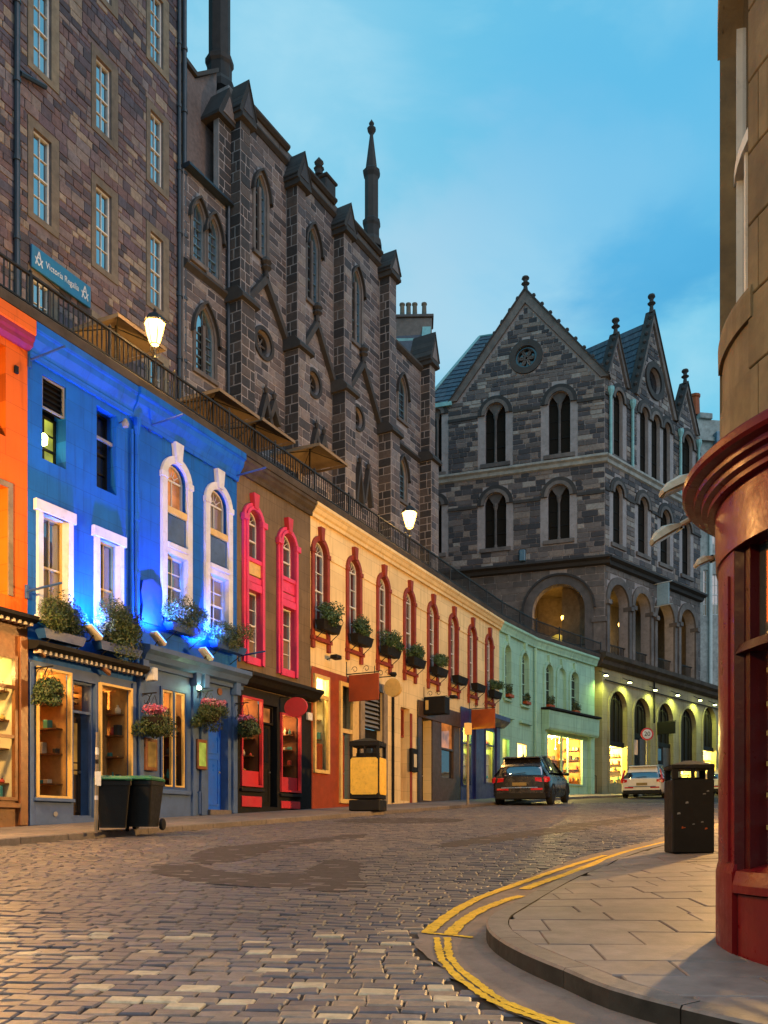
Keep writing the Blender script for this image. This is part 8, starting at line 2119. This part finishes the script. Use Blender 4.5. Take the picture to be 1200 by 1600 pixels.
# cars
def car(loc, heading, Ln, W, H, paintm, label, suv=True, rails=True):
    """loft through cross sections; x across, y forward (rear at 0)"""
    t = thing('parked_car', label, 'car', loc, heading, 'cars parked on the street'); z0 = loc[2]; hw = W / 2
    hb = H * (.60 if suv else .60); gc = .22 if suv else .17
    def lerp(tab, s):
        for (a, b_), (c, d) in zip(tab, tab[1:]):
            if s <= c: return b_ + (d - b_) * (s - a) / (c - a)
        return tab[-1][1]
    belt = [(0, .58), (.03, .62), (.08, .625), (.55, .60), (.72, .585), (.86, .53), (.96, .46), (1, .38)]
    wid = [(0, .84), (.03, .93), (.10, .985), (.3, 1.), (.7, 1.), (.88, .95), (.96, .85), (1, .72)]
    bot = [(0, .22), (.04, .15), (.1, .12), (.9, .12), (.97, .14), (1, .2)]
    St = [0, .012, .03, .06, .10, .16, .24, .34, .45, .56, .66, .74, .82, .89, .94, .98, 1]
    m = MB(); rows = []
    for s in St:
        zb_, wq, zl = lerp(belt, s) * H, lerp(wid, s) * hw, lerp(bot, s) * H
        row = [(-wq * .80, zl), (-wq * .95, zl + .05), (-wq, zl + .18), (-wq * 1.0, zl + (zb_ - zl) * .55), (-wq * .985, zb_ - .10), (-wq * .94, zb_ - .02), (-wq * .86, zb_), (-wq * .4, zb_ + .015)]
        row += [(-x, z_) for x, z_ in row[::-1]]; rows.append([(x, s * Ln, z0 + z_) for x, z_ in row])
    for p, q in zip(rows, rows[1:]): m.strip(p, q, True)
    m.quad(*rows[0]); m.quad(*rows[-1][::-1])
    body = m.build('body', paintm, t, smooth=True)
    # greenhouse in dark glass, roof and pillars in body colour
    gl = [(.02, .61, .70, .61), (.055, .80, .67, .62), (.10, .955, .615, .64), (.16, .985, .60, .655), (.35, 1.0, .60, .66), (.48, .985, .60, .66), (.57, .90, .63, .655), (.68, .66, .72, .63), (.72, .585, .76, .60)]
    m = MB(); G = []
    for s, zt, wt, zb_ in gl:
        zr, wt_, wb, zq = zt * H, wt * hw * 1.0, hw * .90, min(zb_, zt) * H - .02
        G.append([(-wb, s * Ln, z0 + zq), (-wt_ - (wb - wt_) * .25, s * Ln, z0 + zq + (zr - zq) * .70), (-wt_, s * Ln, z0 + zr - .02 * (zr > zq + .05)), (-wt_ * .6, s * Ln, z0 + zr), (wt_ * .6, s * Ln, z0 + zr), (wt_, s * Ln, z0 + zr - .02 * (zr > zq + .05)), (wt_ + (wb - wt_) * .25, s * Ln, z0 + zq + (zr - zq) * .70), (wb, s * Ln, z0 + zq)])
    for p, q in zip(G, G[1:]): m.strip(p, q)
    m.quad(*G[0]); m.quad(*G[-1][::-1]); m.build('glazing', M['carglass'], t, smooth=True)
    m = MB(); off = lambda v, d: (v[0], v[1], v[2] + d)
    for p, q in zip(G[2:7], G[3:7]):
        m.strip([off(v, .012) for v in p[2:6]], [off(v, .012) for v in q[2:6]])
    m.strip([(v[0] * 1.03, v[1] - .03, v[2] - .01) for v in G[1][2:6]], [off(v, .012) for v in G[2][2:6]])
    m.build('roof', paintm, t, smooth=True)
    for sx in (0, 1):
        def P(i, j, e_=1.02): v = G[i][j if sx == 0 else 7 - j]; return Vector((v[0] * e_, v[1], v[2]))
        for ia, ib, w_, nm in ((3, 3, .16, 'pillar'), (4, 5, .07, 'pillar')):
            m = MB(); a0, a1, c1 = P(ia, 0), P(ia, 1), P(ia, 2); m.strip([a0 - Vector((0, w_, 0)), a1 - Vector((0, w_, 0)), c1 - Vector((0, w_, 0))], [a0 + Vector((0, w_ * .6, 0)), a1 + Vector((0, w_ * .6, 0)), c1 + Vector((0, w_ * .6, 0))]); m.build(nm, paintm, t)
        m = MB(); m.strip([P(0, 0), P(1, 1), P(2, 2)], [P(1, 0) + Vector((0, .28, 0)), P(2, 1) + Vector((0, .18, 0)), P(3, 2) + Vector((0, .06, 0))]); m.build('rear_pillar', paintm, t)
        m = MB(); m.tube([P(7, 0), P(6, 1), P(6, 2)], .035, 5); m.build('pillar', paintm, t)
        if rails: m = MB(); m.tube([P(2, 2) + Vector((0, .1, .02)), P(3, 2) + Vector((0, 0, .05)), P(5, 2) + Vector((0, 0, .05)), P(5, 2) + Vector((0, .2, .01))], .018, 6); m.build('roof_rail', M['chrome'] if paintm is M['carwhite'] else M['lead'], t)
        s_ = -1 if sx == 0 else 1
        m = MB(); m.lathe([(.0, -.05), (.07, -.04), (.09, .0), (.08, .05), (.0, .07)], 8); m.v = [(s_ * (hw * .98 + .10) + x * 1.1, Ln * .655 + y * .7, z0 + H * .615 + z_) for x, y, z_ in m.v]; m.build('mirror', paintm, t, smooth=True)
        for yw in (Ln * .185, Ln * .79):
            r_ = H * (.205 if suv else .215); wl = MB(); wl.lathe([(r_ * .62, -.11), (r_ * .93, -.11), (r_, -.07), (r_, .07), (r_ * .93, .11), (r_ * .62, .11)], 22)
            def put(m_): m_.v = [(s_ * (hw * .93 - .05) + z_ * s_, yw + x, z0 + r_ + y) for x, y, z_ in m_.v]; return m_
            wh = put(wl).build('wheel', M['rubber'], t, smooth=True)
            rm = MB(); rm.lathe([(.0, .105), (r_ * .16, .11), (r_ * .17, .09)], 12); rm.lathe([(r_ * .60, .085), (r_ * .66, .105), (r_ * .66, .06)], 22)
            for k in range(5):
                a = 2 * PI * k / 5; d = Vector((math.cos(a), math.sin(a))); n_ = Vector((-d.y, d.x)); P5 = [d * r_ * .12 + n_ * r_ * .09, d * r_ * .62 + n_ * r_ * .13, d * r_ * .62 - n_ * r_ * .13, d * r_ * .12 - n_ * r_ * .09]
                rm.add([(p.x, p.y, .10) for p in P5] + [(p.x, p.y, .06) for p in P5], [(0, 1, 2, 3), (0, 4, 5, 1), (1, 5, 6, 2), (2, 6, 7, 3), (3, 7, 4, 0)])
            put(rm).build('rim', M['chrome'], wh)
            bk_ = MB(); bk_.lathe([(0, .02), (r_ * .62, .02)], 16); put(bk_).build('hub', M['rubber'], wh)
            ar = MB(); RR_ = r_ * 1.16; n = 14; Pth = [(RR_ * math.cos(PI * k / n), RR_ * math.sin(PI * k / n)) for k in range(n + 1)]; Pin = [(p * .84, q * .84) for p, q in Pth]
            xs = s_ * hw * 1.004
            ar.strip([(xs, yw + p, z0 + r_ * .96 + q) for p, q in Pth], [(xs, yw + p, z0 + r_ * .96 + q) for p, q in Pin]); ar.strip([(xs, yw + p, z0 + r_ * .96 + q) for p, q in Pth], [(xs - s_ * .06, yw + p * 1.03, z0 + r_ * .96 + q * 1.03) for p, q in Pth]); ar.strip([(xs, yw + p, z0 + r_ * .96 + q) for p, q in Pin], [(xs - s_ * .25, yw + p, z0 + r_ * .96 + q) for p, q in Pin])
            ar.build('wheel_arch', M['rubber'] if suv else paintm, t)
        # tail lamp, wrapped round the corner
        m = MB(); zt_ = z0 + H * (.545 if suv else .56); w_ = hw * (.42 if suv else .30)
        P0 = [(s_ * hw * .985, .20, zt_ + .02), (s_ * hw * .90, .035, zt_ + .03), (s_ * (hw - w_ - .05), -.02, zt_ + .0)]; P1 = [(s_ * hw * .99, .20, zt_ - .10), (s_ * hw * .92, .03, zt_ - .15), (s_ * (hw - w_ - .05), -.015, zt_ - .10)]
        m.strip([(x * 1.012, y - .012, z_) for x, y, z_ in P0], [(x * 1.012, y - .012, z_) for x, y, z_ in P1]); m.strip([(x * 1.012, y - .012, z_) for x, y, z_ in P0], [(x * .97, y + .02, z_ + .03) for x, y, z_ in P0]); m.build('tail_lamp', M['taillight'], t)
        if not suv: m = MB(); m.tube([(s_ * hw * .80, .20, z0 + H * .86), (s_ * hw * .86, .12, z0 + H * .70), (s_ * hw * .90, .04, z0 + H * .58)], [.04, .05, .06], 6); m.build('high_tail_lamp', M['taillight'], t)
        m = MB(); m.cbox(min(s_ * hw * .38, s_ * hw * .78), max(s_ * hw * .38, s_ * hw * .78), -.022, .02, z0 + H * .31, z0 + H * .35, .01); m.build('reflector', M['taillight'], t)
        m = MB(); m.strip([(s_ * hw * 1.004, Ln * .36, z0 + H * .53), (s_ * hw * 1.004, Ln * .355, z0 + H * .2)], [(s_ * hw * 1.004, Ln * .365, z0 + H * .53), (s_ * hw * 1.004, Ln * .36, z0 + H * .2)]); m.strip([(s_ * hw * 1.004, Ln * .585, z0 + H * .53), (s_ * hw * 1.004, Ln * .58, z0 + H * .2)], [(s_ * hw * 1.004, Ln * .59, z0 + H * .53), (s_ * hw * 1.004, Ln * .585, z0 + H * .2)]); m.build('door_shut_line', M['dark'], t)
        m = MB(); m.cbox(min(s_ * hw * .985, s_ * hw * 1.02), max(s_ * hw * .985, s_ * hw * 1.02), Ln * .385, Ln * .43, z0 + H * .505, z0 + H * .52, .006); m.cbox(min(s_ * hw * .985, s_ * hw * 1.02), max(s_ * hw * .985, s_ * hw * 1.02), Ln * .60, Ln * .645, z0 + H * .505, z0 + H * .52, .006); m.build('door_handle', paintm, t)
    m = MB(); m.cbox(-hw * .86, hw * .86, -.015, .3, z0 + H * .13, z0 + H * .27, .04); m.build('rear_bumper', M['rubber'], t)
    m = MB(); m.cbox(-.26, .26, -.03, -.012, z0 + H * .40, z0 + H * .40 + .12, .006); m.build('number_plate', M['plate'], t)
    m = MB(); m.tube([(-hw * .62, -.012, z0 + H * .36), (hw * .62, -.012, z0 + H * .36)], .022, 6); m.build('trim_strip', M['chrome'] if suv else M['lead'], t)
    m = MB(); m.cbox(-hw * .62, hw * .62, Ln * .055, Ln * .115, z0 + H * .955, z0 + H * .985, .012); m.build('spoiler', paintm, t)
    m = MB(); m.tube([(-.30, .035, z0 + H * .63), (.22, .03, z0 + H * .66)], .014, 5); m.build('rear_wiper', M['rubber'], t)
    if suv: m = MB(); m.prism([(Ln * .13, z0 + H * .99), (Ln * .17, z0 + H * .995), (Ln * .135, z0 + H * 1.045)], -.02, .02); m.v = [(y, x, z_) for x, y, z_ in m.v]; m.build('aerial', paintm, t)
    t.rotation_euler = (0, 0, heading); t.rotation_mode = 'XYZ'
    # stand on the gradient: pitch about the rear axle
    g = math.atan(SL * math.cos(heading)); t.rotation_euler = (g, 0, heading)
    return t
def street_pt(x, y): q = gpt(x, y, .022); return (q.x, q.y, SL * q.y + .022)
p = street_pt(812, 1259); car(p, -R(21.5), 4.75, 2.12, 1.78, M['carblack'], 'dark sport utility car parked by the mint green building, seen from behind')
p = street_pt(1003, 1247.5); car(p, -R(26), 4.5, 2.1, 1.60, M['carwhite'], 'white hatchback with black rear glass parked by the olive arcade', suv=False)
p = street_pt(1134, 1242.5); car(p, -R(28), 4.2, 1.9, 1.55, M['carwhite'], 'second white car mostly hidden behind the black bin', suv=False, rails=False)
# ------------------------------------------------------------------ street lamps just outside the picture, plus an added fill lantern, with their light
SOD = (1, .54, .16)
def wall_lantern(loc, kw, label, col=SOD):
    t = thing('street_lantern', label, 'street lamp', loc, 0, 'wall lanterns lighting the street'); z = loc[2]
    m = MB(); m.lathe([(.10, z - .2), (.2, z + .2)], 6); m.build('lantern_glass', M['bulb_small'], t)
    m = MB(); m.lathe([(.24, z + .21), (.1, z + .4), (0, z + .46)], 6); m.build('lantern_roof', M['iron'], t)
    l = point_light('street_lantern_light', loc, kw, col, .22); l.location.z -= .45
    return t
def bracket_to(t, loc, wallpt):
    m = MB(); d = Vector(wallpt) - Vector(loc); m.tube([(0, 0, loc[2] - .2), (d.x * .5, d.y * .5, loc[2] - .45), (d.x, d.y, loc[2] - .5)], .025, 6); m.build('wall_arm', M['iron'], t)
l = (4.3, 8.1, 4.6); bracket_to(wall_lantern(l, 2500, 'lit wall lantern round the corner of the red shop'), l, (4.65, 7.9, 0))
l = (9.9, 18.6, 6.0); bracket_to(wall_lantern(l, 8500, 'lit wall lantern farther up the right side of the street'), l, (10.6, 18.3, 0))
l = (-7.1, 13.0, 6.3); bracket_to(wall_lantern(l, 2600, 'lit wall lantern bracketed off the left facades before the orange building'), l, (-8.7, 13.8, 0))
l = (-3.4, -2.5, 5.2); t = wall_lantern(l, 1500, 'unseen lit lantern on a post added behind the viewpoint to fill the foreground'); t['group'] = 'added fill lamps behind the viewpoint'  # unseen lamp added to brighten the near road
m = MB(); m.tube([(0, 0, SL * -2.5), (0, 0, l[2] - .2)], [.07, .035], 8); m.build('post', M['iron'], t)
